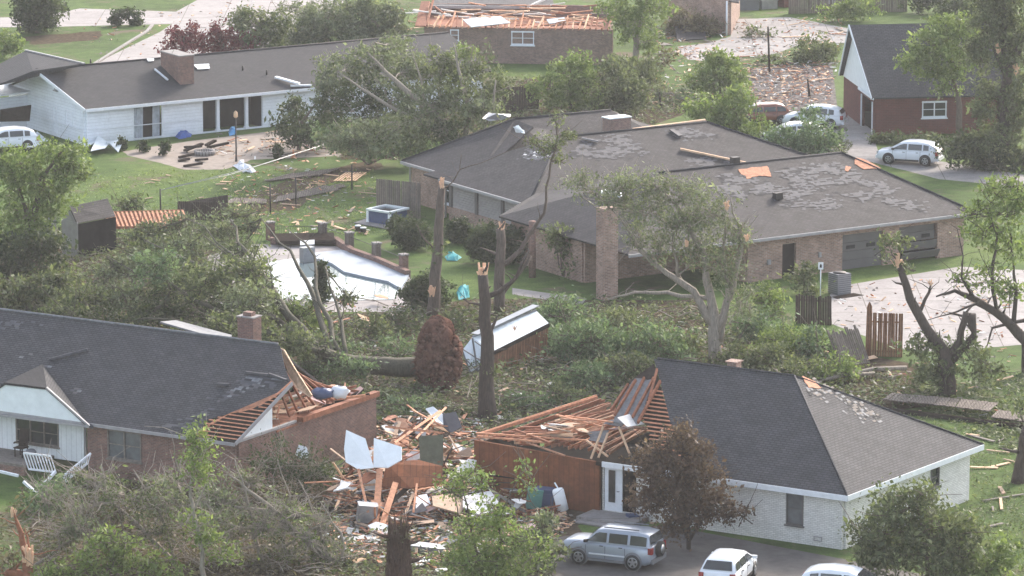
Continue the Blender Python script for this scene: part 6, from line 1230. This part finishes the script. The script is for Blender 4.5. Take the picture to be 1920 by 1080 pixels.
# --- foreground
veg('burgundy_tree', 'brown-leaved small tree standing before the white brick house', 'tree', (1292, 1030),
    [(1275, 815, 34, 22), (1260, 850, 56, 26), (1310, 850, 30, 26), (1225, 870, 40, 22), (1290, 890, 66, 28), (1240, 915, 56, 30), (1320, 930, 50, 28), (1290, 950, 60, 34), (1360, 960, 34, 18), (1215, 940, 34, 26), (1390, 965, 16, 10), (1270, 985, 36, 24)],
    [([(1292, 1034), (1290, 980), (1275, 900), (1280, 830)], [.12, .1, .07, .02]), ([(1290, 1020), (1320, 960), (1370, 950)], [.07, .05, .02]), ([(1290, 1010), (1250, 940), (1215, 900)], [.08, .05, .02])], 'leaf_burgundy', 'bark_dark', L=.14, W=.09, cover=3.6, extra=3, clump=.2)
veg('young_tree', 'light green young tree in front of the debris at the bottom centre', 'tree', (905, 1130),
    [(865, 890, 34, 22), (845, 915, 26, 20), (900, 905, 22, 18), (930, 960, 34, 26), (890, 990, 46, 34), (950, 1000, 40, 40), (900, 1040, 60, 40), (860, 1060, 44, 30), (960, 1060, 44, 34), (985, 880, 12, 14), (990, 910, 14, 12), (920, 1085, 60, 30), (1000, 1030, 30, 26)],
    [([(905, 1140), (900, 1060), (880, 980), (865, 890)], [.09, .07, .05, .02]), ([(915, 1140), (935, 1040), (940, 960), (985, 860)], [.08, .06, .04, .015]), ([(900, 1100), (870, 1020), (850, 920)], [.05, .04, .02])], 'leaf_bright', 'bark', L=.15, W=.08, cover=2.0, extra=4)
veg('shrub', 'pale grey shrub at the left edge of the dark driveway', 'shrub', (1010, 1075), [(1010, 1010, 36, 26), (1030, 985, 30, 22), (1000, 1050, 46, 24), (1050, 1030, 20, 16)], (), 'leaf_gray', cover=2.2, extra=8)
veg('sprouting_tree', 'thin tree with bright green column of leaves before the torn roof corner', 'tree', (385, 1110), [(368, 815, 17, 26), (372, 850, 24, 26), (375, 885, 26, 22), (388, 840, 10, 20), (352, 975, 14, 12), (390, 1010, 26, 20), (385, 985, 14, 16), (420, 1040, 26, 14)], [([(385, 1120), (380, 1040), (362, 960), (356, 915), (368, 860), (370, 800)], [.13, .11, .08, .07, .04, .02]), ([(362, 960), (380, 920), (392, 890)], [.05, .03, .02]), ([(362, 930), (335, 880), (320, 810)], [.04, .025, .01])], 'leaf_bright', 'bark_pale', L=.15, W=.08, cover=2.8, extra=2)
veg('leafy_bush', 'light green bush along the bottom edge at left', 'bush', (230, 1110), [(130, 1070, 60, 26), (200, 1040, 50, 34), (260, 1060, 60, 30), (230, 1020, 30, 20), (310, 1080, 40, 20), (95, 1080, 30, 20), (210, 1000, 20, 16)], (), 'leaf_bright', cover=2.6, extra=10, L=.18, W=.09)
bm_ = ((110, 1000, 50, 44), (160, 950, 56, 44), (240, 930, 60, 44), (320, 940, 50, 44), (300, 990, 60, 40), (420, 930, 50, 44), (440, 990, 60, 40), (520, 960, 56, 44), (540, 1030, 56, 36), (600, 990, 40, 40), (620, 1050, 40, 26), (200, 990, 50, 40), (380, 1050, 60, 30), (480, 1060, 60, 26), (90, 930, 36, 30))
veg('uprooted_tree', 'tangled brown-green uprooted tree along the front of the red brick house, left part', 'tree', (240, 1060), [b + (0, ('leaf_olive', 'leaf_gray')[i % 2]) for i, b in enumerate(bm_[:5])] + [bm_[11] + (0,), bm_[14] + (1, 'leaf_cool'), (180, 900, 40, 20, 2, 'leaf_olive'), (150, 990, 40, 30, -2, 'leaf_gray')],
    [([(172, 1120), (165, 1000), (130, 930), (118, 900)], [.1, .08, .05, .02]), ([(170, 1080), (168, 980), (190, 900)], [.07, .05, .02]), ([(330, 1060), (260, 985), (200, 930), (190, 870)], [.12, .09, .05, .02]), ([(330, 1060), (300, 960), (250, 880)], [.1, .07, .02]), ([(60, 1080), (140, 1010), (230, 960), (300, 900)], [.09, .07, .04, .02]), ([(280, 1110), (235, 1010), (215, 900)], [.07, .05, .015])], 'leaf_brown', 'bark_pale', L=.15, W=.06, cover=1.0, extra=50, twig_r=.018)
veg('uprooted_tree', 'tangled brown-green uprooted tree along the front of the red brick house, right part', 'tree', (480, 1060), [b + (0, ('leaf_gray', 'leaf_olive')[i % 2]) for i, b in enumerate(bm_[5:11])] + [bm_[12], bm_[13], (330, 900, 44, 20, 2, 'leaf_olive'), (470, 900, 40, 22, 1, 'leaf_olive'), (400, 970, 50, 30, -2, 'leaf_gray'), (555, 960, 24, 22, -1, 'leaf_bright'), (575, 1000, 20, 16, -1, 'leaf_bright'), (490, 985, 16, 14, -1, 'leaf_bright')],
    [([(640, 1085), (560, 1000), (480, 930), (430, 890)], [.16, .13, .08, .03]), ([(600, 1040), (520, 960), (400, 945), (330, 950)], [.13, .1, .07, .03]), ([(500, 1100), (475, 1000), (460, 920), (440, 860)], [.12, .1, .06, .02]), ([(620, 1100), (600, 1000), (560, 900)], [.1, .06, .02]), ([(640, 1090), (640, 1000), (600, 940)], [.1, .06, .02]), ([(450, 1110), (520, 1030), (600, 985), (640, 940)], [.09, .06, .04, .015]), ([(560, 1110), (530, 1020), (545, 930), (520, 860)], [.08, .06, .04, .015])], 'leaf_brown', 'bark_pale', L=.15, W=.06, cover=1.0, extra=50, twig_r=.018)
veg('bare_shrub', 'thin grey shrub against the brick gable wall', 'shrub', (560, 930), [(520, 860, 50, 44), (580, 870, 44, 40), (550, 900, 60, 26), (610, 890, 20, 34)], [([(560, 930), (500, 830)], [.05, .01]), ([(565, 930), (600, 820)], [.05, .01])], 'leaf_dark', 'bark_pale', L=.14, W=.06, cover=1.1, extra=24, twig_r=.014)
veg('shrub', 'bluish small shrub at the foot of the torn stair railing', 'shrub', (88, 960), [(90, 930, 34, 22), (70, 945, 26, 16), (115, 915, 20, 16)], (), 'leaf_cool', cover=2.4)
veg('broken_stump', 'snapped orange-brown stump at the bottom left corner', 'tree stump', (48, 1110), [(20, 1050, 10, 10)], [([(55, 1130), (50, 1050), (40, 1000), (24, 955)], [.28, .2, .12, .03]), ([(55, 1120), (58, 1040), (46, 990)], [.16, .1, .02]), ([(60, 1080), (20, 1072), (8, 1078)], [.22, .2, .1])], 'leaf_brown', 'wood_red', splint=((52, 1040, -.3, 1.2), (24, 960, 0, .5)), twigs=False)
t = veg('shattered_tree', 'shaggy red-brown shattered trunk standing at the bottom edge', 'tree trunk', (748, 1120), [(748, 1000, 6, 6)], [([(748, 1130), (748, 1060), (746, 1020), (742, 996)], [.6, .5, .36, .1]), ([(752, 1060), (762, 1000), (775, 975)], [.1, .07, .02])], 'leaf_brown', 'bark_red', twigs=False)
m_ = MB(); c0 = G(748, 1120)
for i in range(700):
    a = random.uniform(0, 6.28); z = random.uniform(.2, 3.2); r = .54 * (1 - z / 8); p = c0 + Vector((math.cos(a) * r, math.sin(a) * r, z)); m_.tube([p, p + Vector((math.cos(a) * .12, math.sin(a) * .12, random.uniform(.15, .8)))], [.03, .006], 4, cap=False)
obj('bark_shreds', m_, 'bark_red', t)
# ================================================================ DEBRIS
def mound(u, v):
    g = 0
    for cu, cv, ru, rv, h in ((700, 930, 90, 50, 2.0), (780, 850, 80, 36, 1.5), (870, 930, 90, 50, 1.2), (760, 790, 80, 30, .6), (960, 960, 70, 30, .7)): g += h * math.exp(-((u - cu) / ru) ** 2 - ((v - cv) / rv) ** 2)
    return g
VAR = {}
def piece(kind, mat, dims, pos, R, label, cat, group, name):
    key = (kind, mat)
    if key not in VAR:
        me_l = []
        for q in range(3):
            m2 = MB()
            if kind == 'board':
                j = [random.uniform(-.06, .02) for _ in range(4)]; vs = [(-.5 + j[0], -.5, -.5), (.5 + j[1], -.5, -.5), (.5 + j[2], .5, -.5), (-.5 + j[3], .5, -.5)]; vs = vs + [(x, y, .5) for x, y, z in vs]
                m2.add(vs, [(3, 2, 1, 0), (4, 5, 6, 7), (0, 1, 5, 4), (1, 2, 6, 5), (2, 3, 7, 6), (3, 0, 4, 7)])
            else:
                k = random.choice((4, 4, 5)); an = sorted(random.uniform(0, 6.28) for _ in range(k)); an = [6.28 * i / k + random.uniform(-.3, .3) for i in range(k)]
                P = [Vector((.6 * math.cos(a) * random.uniform(.7, 1.1), .6 * math.sin(a) * random.uniform(.7, 1.1), .5)) for a in an]
                P = [Vector((max(-.5, min(.5, p.x)), max(-.5, min(.5, p.y)), .5)) for p in P]; m2.slab(P, 1.0)
            me = bpy.data.meshes.new(name); me.from_pydata(m2.v, [], m2.f); me.materials.append(M[mat]); me.update(); uvs(me); me_l.append(me)
        VAR[key] = me_l
    o = bpy.data.objects.new(name, random.choice(VAR[key])); COL.objects.link(o)
    o.matrix_world = Matrix.Translation(pos) @ R.to_4x4() @ Matrix.Diagonal((*dims, 1)); props(o, label, cat, group); return o
def rotm(yaw, pitch, roll): return Matrix.Rotation(yaw, 3, 'Z') @ Matrix.Rotation(pitch, 3, 'Y') @ Matrix.Rotation(roll, 3, 'X')
MATN = dict(wood_fresh='orange-brown', wood_red='dark red-brown', wood_pale='pale', plywood='tan', wood_gray='grey', drywall='off-white', panel_white='bright white', underlay='dark grey', wood_dark='near-black', decking='orange', insulation='pinkish', underlay_dark='charcoal', wood_brown='brown')
def scatter(poly, n, zone, mats, lens=(.6, 2.8), tilt=.35, h=None, kinds=.8, seed=0):
    us = [p[0] for p in poly]; vs_ = [p[1] for p in poly]; c = 0
    while c < n:
        u, v = random.uniform(min(us), max(us)), random.uniform(min(vs_), max(vs_)); ins = False; j = len(poly) - 1
        for i in range(len(poly)):
            if (poly[i][1] > v) != (poly[j][1] > v) and u < (poly[j][0] - poly[i][0]) * (v - poly[i][1]) / (poly[j][1] - poly[i][1]) + poly[i][0]: ins = not ins
            j = i
        if not ins: continue
        c += 1; hh = (mound(u, v) if h is None else h) ; z = .06 + hh * random.uniform(.5, 1.05); p = G(u, v); p.z = z; mt = random.choice(mats)
        if kinds and random.random() < kinds and mt not in ('drywall', 'panel_white', 'underlay'):
            L_ = random.uniform(*lens); w_ = random.choice((.09, .14, .19)); nm, kd = 'wooden_board', 'board'; dm = (L_, w_, .045)
            lb = '%s %s board %s' % (('long', 'short')[L_ < 1.5], MATN[mt], zone); ct = 'board'; gr = 'boards ' + zone
        else:
            s_ = random.uniform(.45, 1.5); nm, kd = 'torn_sheet', 'sheet'; dm = (s_, s_ * random.uniform(.5, .9), .03)
            lb = '%s %s torn sheet %s' % (('large', 'small')[s_ < .9], MATN[mt], zone); ct = 'panel'; gr = 'torn sheets ' + zone
        fu, fv = (u - min(us)) / (max(us) - min(us)), (v - min(vs_)) / (max(vs_) - min(vs_))
        lb += ', ' + ('back', 'mid', 'front')[min(2, int(fv * 3))] + ' ' + ('far left', 'left', 'centre', 'right', 'far right')[min(4, int(fu * 5))]
        if len(lb.split()) > 16: lb = lb.replace('dark red-brown', 'red-brown').replace('the two front', 'the front')
        piece(kd, mt, dm, p, rotm(random.choice((random.uniform(0, 3.14), random.gauss(-.5, .35), random.gauss(1.05, .35))), random.gauss(0, tilt) * min(1, .3 + hh), random.gauss(0, tilt * .6)), lb, ct, gr, nm)
W4 = ['wood_fresh', 'wood_fresh', 'wood_red', 'wood_pale', 'plywood', 'wood_gray', 'wood_red', 'drywall', 'wood_dark']
scatter([(600, 980), (640, 900), (720, 860), (800, 850), (860, 880), (850, 960), (760, 1010), (640, 1010)], 165, 'low in the debris heap', W4, (.7, 3.2), .4)
scatter([(592, 985), (640, 890), (720, 850), (860, 850), (900, 930), (1060, 965), (1060, 1010), (780, 1020), (640, 1020)], 85, 'across the whole debris heap', ['drywall', 'underlay', 'plywood', 'insulation', 'underlay_dark', 'panel_white', 'wood_brown'], (.5, 1.4), .35, None, 0.0)
scatter([(720, 790), (880, 790), (890, 880), (740, 870)], 55, 'beside the brick gable wall', W4, (.7, 3.2), .35)
scatter([(830, 880), (900, 930), (1060, 970), (1080, 1000), (960, 1030), (800, 1010), (780, 940)], 60, 'in front of the rust-brown wall', W4 + ['wood_gray', 'drywall'], (.6, 2.6), .25)
scatter([(600, 1000), (840, 1000), (840, 1075), (620, 1060)], 30, 'scattered over the front lawn', W4 + ['drywall', 'panel_white'], (.4, 1.8), .08, .08)
scatter([(700, 720), (1150, 700), (1150, 800), (900, 810), (720, 800)], 24, 'in the trampled ground behind the front houses', ['wood_pale', 'wood_gray', 'wood_fresh', 'drywall', 'wood_gray', 'plywood'], (.4, 2.0), .12, .1)
scatter([(420, 385), (560, 320), (700, 320), (690, 440), (440, 440)], 34, 'on the sunny left lawn', ['wood_pale', 'wood_pale', 'plywood', 'wood_gray', 'wood_pale'], (.3, 1.5), .04, .02, .95)
scatter([(230, 330), (440, 330), (440, 375), (230, 375)], 9, 'on the lawn in front of the fire ring', ['wood_pale', 'plywood'], (.3, .9), .03, .02, 1.1)
scatter([(400, 255), (640, 245), (640, 290), (480, 300)], 26, 'on the ranch patio', ['wood_gray', 'wood_dark', 'wood_pale', 'wood_red'], (.4, 1.8), .12, .15)
scatter([(1230, 60), (1590, 30), (1590, 120), (1250, 130)], 26, 'over the pale far driveway', ['wood_pale', 'wood_gray', 'wood_red', 'wood_dark', 'wood_gray'], (.8, 3.2), .08, .02, .95)
scatter([(1210, 80), (1330, 120), (1320, 210), (1210, 200)], 14, 'on the lawn by the big round bush', ['wood_pale', 'plywood', 'wood_gray'], (.5, 2.4), .12, .02, .9)
scatter([(1400, 125), (1560, 120), (1560, 160), (1400, 160)], 20, 'at the edge of the gravel yard', ['wood_gray', 'wood_pale', 'wood_dark'], (.6, 2.6), .08, .02, .9)
scatter([(1660, 790), (1915, 830), (1915, 960), (1840, 1000), (1840, 850)], 12, 'on the right lawn', ['wood_gray', 'wood_pale', 'plywood'], (.6, 2.4), .05, .02, 1.1)
scatter([(1430, 660), (1900, 650), (1900, 740), (1450, 720)], 12, 'among the branches near the picket fence', ['wood_pale', 'wood_gray'], (.4, 1.6), .1, .1)
scatter([(560, 570), (760, 560), (760, 640), (580, 640)], 22, 'at the near end of the pool', ['wood_red', 'wood_pale', 'wood_gray', 'wood_fresh'], (.5, 2.2), .25, .4)
scatter([(560, 20), (800, 20), (800, 60), (700, 90)], 12, 'on the lawn left of the roofless house', ['wood_pale', 'drywall', 'wood_red'], (.5, 2), .1, .1)
# leading pieces of the heap, each at its own place
def bigsheet(label, pts, mat, name='large_sheet', cat='panel', th=.06, group=None):
    m2 = MB(); m2.slab([PY(*p) for p in pts], th, nrm=Vector((0, -1, .2))); return one(name, m2, mat, label, cat, group)
bigsheet('tall white wall panel with cut corner standing in the heap, left of its twin', [(649, 806, 213.5), (685, 822, 213.2), (701, 877, 212.2), (672, 880, 212.2), (648, 866, 212.6), (645, 842, 213.0)], 'panel_white')
bigsheet('white five-sided wall panel standing in the heap, right of its twin', [(701, 821, 213.2), (753, 838, 212.6), (753, 862, 212.2), (727, 877, 211.9), (700, 876, 212.2)], 'panel_white')
bigsheet('large olive-brown sheet standing upright beside the white panels', [(785, 818, 216.2), (831, 815, 216.2), (831, 872, 215), (824, 878, 214.9), (788, 868, 215.1)], 'brass_green')
bigsheet('dark red-brown boards behind the olive sheet', [(724, 870, 213), (784, 862, 213.5), (830, 874, 213), (828, 908, 212), (770, 915, 211.6), (715, 912, 212)], 'siding_rust')
bigsheet('large tan sheet lying tilted in the heap below the olive one', [(810, 930, 211), (850, 925, 212), (880, 945, 211), (862, 962, 209.6), (812, 948, 209.8)], 'plywood')
bigsheet('white sheet lying crumpled in front of the rust-brown wall', [(868, 930, 212), (920, 920, 213), (936, 942, 211), (900, 965, 209.4), (868, 950, 209.8)], 'drywall')
bigsheet('rust-brown sheet leaning outward at the foot of the rust-brown wall', [(960, 935, 213.4), (985, 942, 213), (1030, 990, 210.3), (1010, 985, 210.2), (968, 960, 211.5)], 'siding_rust')
bigsheet('white board caught upright in the crossed rafters', [(779, 930, 211), (800, 926, 211.4), (808, 945, 210.8), (780, 958, 210.2)], 'panel_white')
bigsheet('thrown white sheet high on the brick gable wall', [(560, 834, 218.2), (575, 838, 218.1), (580, 856, 217.9), (566, 862, 217.8), (554, 852, 218)], 'panel_white')
bigsheet('pale angular sheet on top of the rubble behind the heap', [(798, 766, 226), (812, 762, 226), (830, 776, 225.6), (832, 796, 225), (818, 790, 225)], 'panel_white')
bigsheet('dark grey roofing sheet standing beside the pale angular sheet', [(830, 776, 225.4), (855, 772, 225.6), (866, 800, 224.8), (845, 812, 224.4), (832, 800, 224.8)], 'underlay_dark')
bigsheet('small pale sheet lying left of the white panels', [(625, 920, 212), (645, 904, 213), (662, 902, 213.2), (650, 914, 212)], 'panel_white')
bigsheet('white cracked sheets at the front foot of the heap', [(690, 985, 208), (705, 978, 208.4), (730, 985, 208.2), (724, 1005, 207.2), (705, 1000, 207.4)], 'panel_white')
bigsheet('long white sheet lying at the left front of the heap', [(650, 1008, 206.6), (700, 1000, 207.2), (712, 1012, 206.4), (660, 1022, 205.8)], 'drywall')
for i, (u0, v0, y0, u1, v1, y1, w_, mt, lb) in enumerate(((672, 880, 212, 690, 960, 208.6, .12, 'wood_fresh', 'thin split board leaning down from the left white panel'), (712, 880, 212, 704, 985, 208.4, .3, 'wood_fresh', 'wide orange board standing below the twin white panels'), (742, 905, 212, 716, 985, 208.6, .28, 'wood_fresh', 'broad orange board slanting left in the heap'), (775, 925, 211.6, 742, 1010, 207.8, .14, 'wood_pale', 'pale board slanting left beside the white caught board'), (782, 905, 212, 775, 960, 209.6, .1, 'wood_fresh', 'short upright stud in the heap'), (640, 925, 212, 628, 958, 210.4, .12, 'wood_pale', 'pale board leaning at the left edge of the heap'), (658, 912, 212.6, 780, 902, 212.6, .1, 'wood_pale', 'long pale batten lying level behind the heap'), (725, 950, 210.6, 812, 870, 214.6, .22, 'wood_dark', 'long dark beam running up through the heap to the olive sheet'), (722, 800, 218, 830, 812, 218, .1, 'wood_fresh', 'rafter lying across the rubble beside the gable wall'), (740, 830, 216.4, 826, 770, 222, .12, 'wood_fresh', 'rafter pointing up to the pale angular sheet'), (780, 822, 217, 836, 764, 223, .1, 'wood_fresh', 'second rafter crossing toward the pale angular sheet'), (900, 925, 213, 930, 945, 211.6, .1, 'wood_pale', 'short rung beside the crumpled white sheet'), (915, 915, 213.4, 985, 960, 211, .12, 'wood_gray', 'grey rail slanting across the foot of the rust-brown wall'), (1040, 905, 212.6, 1052, 925, 212.2, .07, 'panel_white', 'thin white stick leaning on the rust-brown wall'))):
    m_ = MB(); m_.beam(PY(u0, v0, y0), PY(u1, v1, y1), w_, .06, up=(0, -1, .3)); one('leaning_board', m_, mt, lb, 'board')
p = PY(1056, 938, 211.4); m_ = MB(); m_.lathe(p - Vector((0, 0, .5)), [(.05, 0), (.27, .02), (.28, .5), (.28, 1.0), (.24, 1.08), (.06, 1.1)], 16, 0, Matrix.Rotation(-.25, 3, 'Y')); t = one('water_heater', m_, 'panel_white', 'white cylinder water heater leaning on the rust-brown wall', 'water heater', base=p - Vector((0, 0, .6)))
for i, (u, v, Y, s_, mt, lb, ct, nm) in enumerate(((1002, 935, 212.2, (.7, .5, .9), 'green_box', 'green crate tilted at the foot of the rust-brown wall', 'crate', 'plastic_crate'), (1022, 932, 212.4, (.8, .5, .8), 'dark_blue', 'dark chest standing between the green crate and water heater', 'chest', 'storage_chest'), (688, 962, 209, (.9, .6, .8), 'metal_gray', 'grey-green appliance in the front of the heap', 'appliance', 'washing_machine'), (800, 1048, 204.6, (1.6, .6, .3), 'metal_gray', 'grey-rimmed window frame lying at the front edge of the debris', 'window', 'loose_window'), (1185, 972, 210.4, (.5, .4, .25), 'dark_blue', 'small dark crate on the front step', 'crate', 'plastic_crate'))):
    p = PY(u, v, Y); p.z = max(p.z, s_[2] / 2 + .02); R_ = rotm(random.uniform(0, 1), .12, .1); m_ = MB(); m_.box(p, s_, R_); m_.box(p + R_ @ Vector((0, 0, s_[2] / 2 + .02)), (s_[0] * 1.06, s_[1] * 1.06, .05), R_); m_.box(p + R_ @ Vector((0, -s_[1] / 2 - .01, 0)), (s_[0] * .7, .02, s_[2] * .6), R_)
    one(nm, m_, mt, lb, ct)
for i, (u, v, mt, lb) in enumerate(((636, 735, 'fabric_white', 'bundled white bedding with dark blue edge on the torn roof'), (604, 738, 'dark_blue', 'dark blue bundle beside the white bedding on the torn roof'))):
    Y = (219.5, 219.2, 284, 292)[i]; c = PY(u, v, Y); m_ = MB(); vs = []
    for a in range(7):
        for b in range(10):
            th, ph = math.pi * a / 6, 2 * math.pi * b / 10; k = random.uniform(.7, 1.15); vs.append(c + Vector((.6 * math.sin(th) * math.cos(ph) * k * (1 if i < 2 else 1.1), .4 * math.sin(th) * math.sin(ph) * k, .32 * math.cos(th) * k)))
    m_.add(vs, [(a * 10 + b, a * 10 + (b + 1) % 10, (a + 1) * 10 + (b + 1) % 10, (a + 1) * 10 + b) for a in range(6) for b in range(10)], 0, True); one('bundle' if i < 2 else 'metal_scrap', m_, mt, lb, 'bundle' if i < 2 else 'scrap')
for lb, q, mt in (('small white scrap lying on the brown roof', ((962, 238), (972, 236), (980, 246), (984, 250), (970, 250)), 'panel_white'), ('twisted grey metal on the left ridge of the brown roof', ((905, 222), (916, 212), (930, 216), (938, 224), (920, 228)), 'metal_gray'), ('white flap beside the twisted grey metal on the roof ridge', ((934, 214), (958, 216), (955, 222), (938, 226)), 'metal_white')):
    P = [PY(u, v, 284 if 'small' in lb else 291 + (k_ % 2)) + Vector((0, (k_ % 3) * .3, 0)) for k_, (u, v) in enumerate(q)]; m_ = MB(); m_.slab(rag(P, 3, .1), .04, nrm=Vector((0, -1, 1))); one('metal_scrap', m_, mt, lb, 'scrap')
# ---------------------------------------------------------------- uncountable litter
def inpoly(poly, n, zmax):
    us = [p[0] for p in poly]; vs_ = [p[1] for p in poly]; P = np.array(poly, float); out = []
    while len(out) < n:
        u, v = random.uniform(min(us), max(us)), random.uniform(min(vs_), max(vs_)); ins = False; j = len(poly) - 1
        for i in range(len(poly)):
            if (poly[i][1] > v) != (poly[j][1] > v) and u < (poly[j][0] - poly[i][0]) * (v - poly[i][1]) / (poly[j][1] - poly[i][1]) + poly[i][0]: ins = not ins
            j = i
        if ins and RN.random() < .35 + .65 * (math.sin(u * .031 + v * .05) * math.cos(u * .017 - v * .09) * .5 + .5): q = G(u, v); out.append((q.x, q.y, .03 + zmax * random.random() ** 2.2))
    return np.array(out)
def litter(name, poly, n, zmax, mat, L, W, flat=.6):
    o = leafmesh(name, inpoly(poly, n, zmax), L, W, mat, None, (0, 0, 0), flat); o['kind'] = 'stuff'; return o
litter('leaf_litter', [(560, 600), (900, 570), (1320, 570), (1500, 680), (1640, 700), (1800, 750), (1500, 800), (900, 820), (700, 800), (560, 680)], 24000, .7, 'leaf_olive', .22, .09)
litter('leaf_litter', [(560, 600), (900, 570), (1320, 570), (1500, 680), (1640, 700), (1800, 750), (1500, 800), (900, 820), (700, 800), (560, 680)], 16000, .5, 'leaf_dark', .2, .08)  # darker leaves over the same ground, painting the shade beneath the foliage
litter('leaf_litter', [(-20, 1000), (60, 900), (400, 880), (640, 900), (640, 1120), (-20, 1120)], 12000, .5, 'leaf_brown', .2, .08)
litter('leaf_litter', [(580, 1000), (1050, 980), (1040, 1120), (580, 1120)], 8000, .4, 'leaf_olive', .2, .08)
litter('leaf_litter', [(560, 240), (760, 200), (980, 150), (1210, 130), (1300, 200), (1180, 260), (760, 300), (640, 300)], 14000, .6, 'leaf_olive', .24, .1)
litter('leaf_litter', [(-40, 450), (110, 430), (420, 440), (520, 560), (520, 640), (-40, 640)], 16000, .6, 'leaf_olive', .22, .09)
litter('leaf_litter', [(1440, 240), (1600, 270), (1580, 300), (1400, 290)], 3000, .3, 'leaf_olive', .22, .09)
litter('leaf_litter', [(1700, 740), (1920, 700), (1920, 860), (1720, 760)], 3000, .2, 'leaf_olive', .22, .09)
litter('grass_tufts', [(100, 320), (700, 320), (760, 440), (420, 450), (100, 470)], 9000, .12, 'leaf_bright', .16, .05, .2)
litter('grass_tufts', [(1640, 760), (1930, 820), (1930, 1090), (1840, 1090), (1800, 900)], 3500, .12, 'leaf_olive', .16, .05, .2)
m_ = MB()
for poly, n_ in (([(580, 990), (640, 890), (720, 790), (900, 790), (1080, 980), (1000, 1050), (640, 1050)], 4200), ([(560, 600), (1300, 590), (1560, 700), (1160, 790), (700, 790)], 420), ([(400, 250), (700, 240), (700, 440), (420, 440)], 420), ([(1230, 50), (1590, 30), (1560, 170), (1220, 200)], 1100), ([(1400, 125), (1560, 120), (1560, 210), (1410, 210)], 700), ([(120, 20), (520, 0), (470, 100), (190, 115)], 130), ([(1560, 540), (1900, 520), (1900, 640), (1560, 610)], 160), ([(560, 10), (800, 10), (820, 90), (640, 90)], 160), ([(1640, 640), (1900, 660), (1900, 800), (1660, 760)], 80)):
    for q in inpoly(poly, n_, .25):
        m_.box(q, (random.uniform(.08, .5), random.uniform(.05, .14), .03), rotm(random.uniform(0, 3.1), random.gauss(0, .25), random.gauss(0, .25)), random.choice((0, 0, 1, 2, 3, 3, 4)))
o = struct('debris_litter', m_, ['wood_pale', 'wood_fresh', 'drywall', 'wood_gray', 'wood_red']); o['kind'] = 'stuff'
m_ = MB()
for poly, n_ in (([(560, 600), (1320, 580), (1500, 680), (1500, 790), (900, 820), (560, 740)], 520), ([(60, 920), (640, 900), (640, 1090), (60, 1090)], 320), ([(560, 220), (980, 160), (1180, 250), (680, 300)], 200), ([(-20, 480), (400, 470), (540, 620), (-20, 620)], 200)):
    for q in inpoly(poly, n_, .5):
        a = Vector(q); an = random.uniform(0, 6.28); b = a + Vector((math.cos(an), math.sin(an), random.uniform(-.05, .35))) * random.uniform(.5, 2.2); b.z = max(b.z, .03); m_.tube(wob(a, b, 3, .1), [.03, .024, .016, .006], 4, cap=False)
o = struct('twig_litter', m_, 'bark_pale'); o['kind'] = 'stuff'
# the 300 boards that show largest stay single; the small rest is one object
bds = [o for o in SC.objects if o.name.startswith('wooden_board')]
bds.sort(key=lambda o: -(o.scale.x * (o.scale.y + .05)) / o.location.y ** 2)
rest = bds[300:]
if rest:
    m_ = MB(); mats_ = []
    for o in rest:
        mn = o.data.materials[0].name
        if mn not in mats_: mats_.append(mn)
        mw = Matrix.LocRotScale(o.location, o.rotation_euler, o.scale)
        m_.add([mw @ v.co for v in o.data.vertices], [list(p.vertices) for p in o.data.polygons], mats_.index(mn))
    for o in rest: bpy.data.objects.remove(o)
    q = struct('scattered_boards', m_, mats_); q['kind'] = 'stuff'
# tell apart pieces whose descriptions came out alike
dup = {}
for o in SC.objects:
    if o.parent is None and 'label' in o: dup.setdefault(o['label'], []).append(o)
ORD = ('nearest', 'second nearest', 'third nearest', 'fourth nearest', 'fifth nearest', 'sixth nearest', 'seventh nearest')
for lb, os_ in dup.items():
    if 2 <= len(os_) <= 8 and len(lb.split()) <= 14:
        os_.sort(key=lambda o: o.location.y)
        for i, o in enumerate(os_): o['label'] = lb + ', ' + ('farthest' if i == len(os_) - 1 else ORD[i])
# ---------------------------------------------------------------- air
m_ = MB(); m_.box((0, 190, 35.5), (360, 460, 73)); hz = obj('haze', m_, 'grass', None, (0, 0, 0)); hz['kind'] = 'stuff'
hm = bpy.data.materials.new('haze'); hm.use_nodes = True; nt = hm.node_tree; nt.nodes.clear(); pv = nt.nodes.new('ShaderNodeVolumePrincipled'); oo = nt.nodes.new('ShaderNodeOutputMaterial')
pv.inputs['Color'].default_value = (.92, .93, .95, 1); pv.inputs['Density'].default_value = .00017; pv.inputs['Anisotropy'].default_value = .2
nt.links.new(pv.outputs[0], oo.inputs['Volume']); hz.data.materials.clear(); hz.data.materials.append(hm)
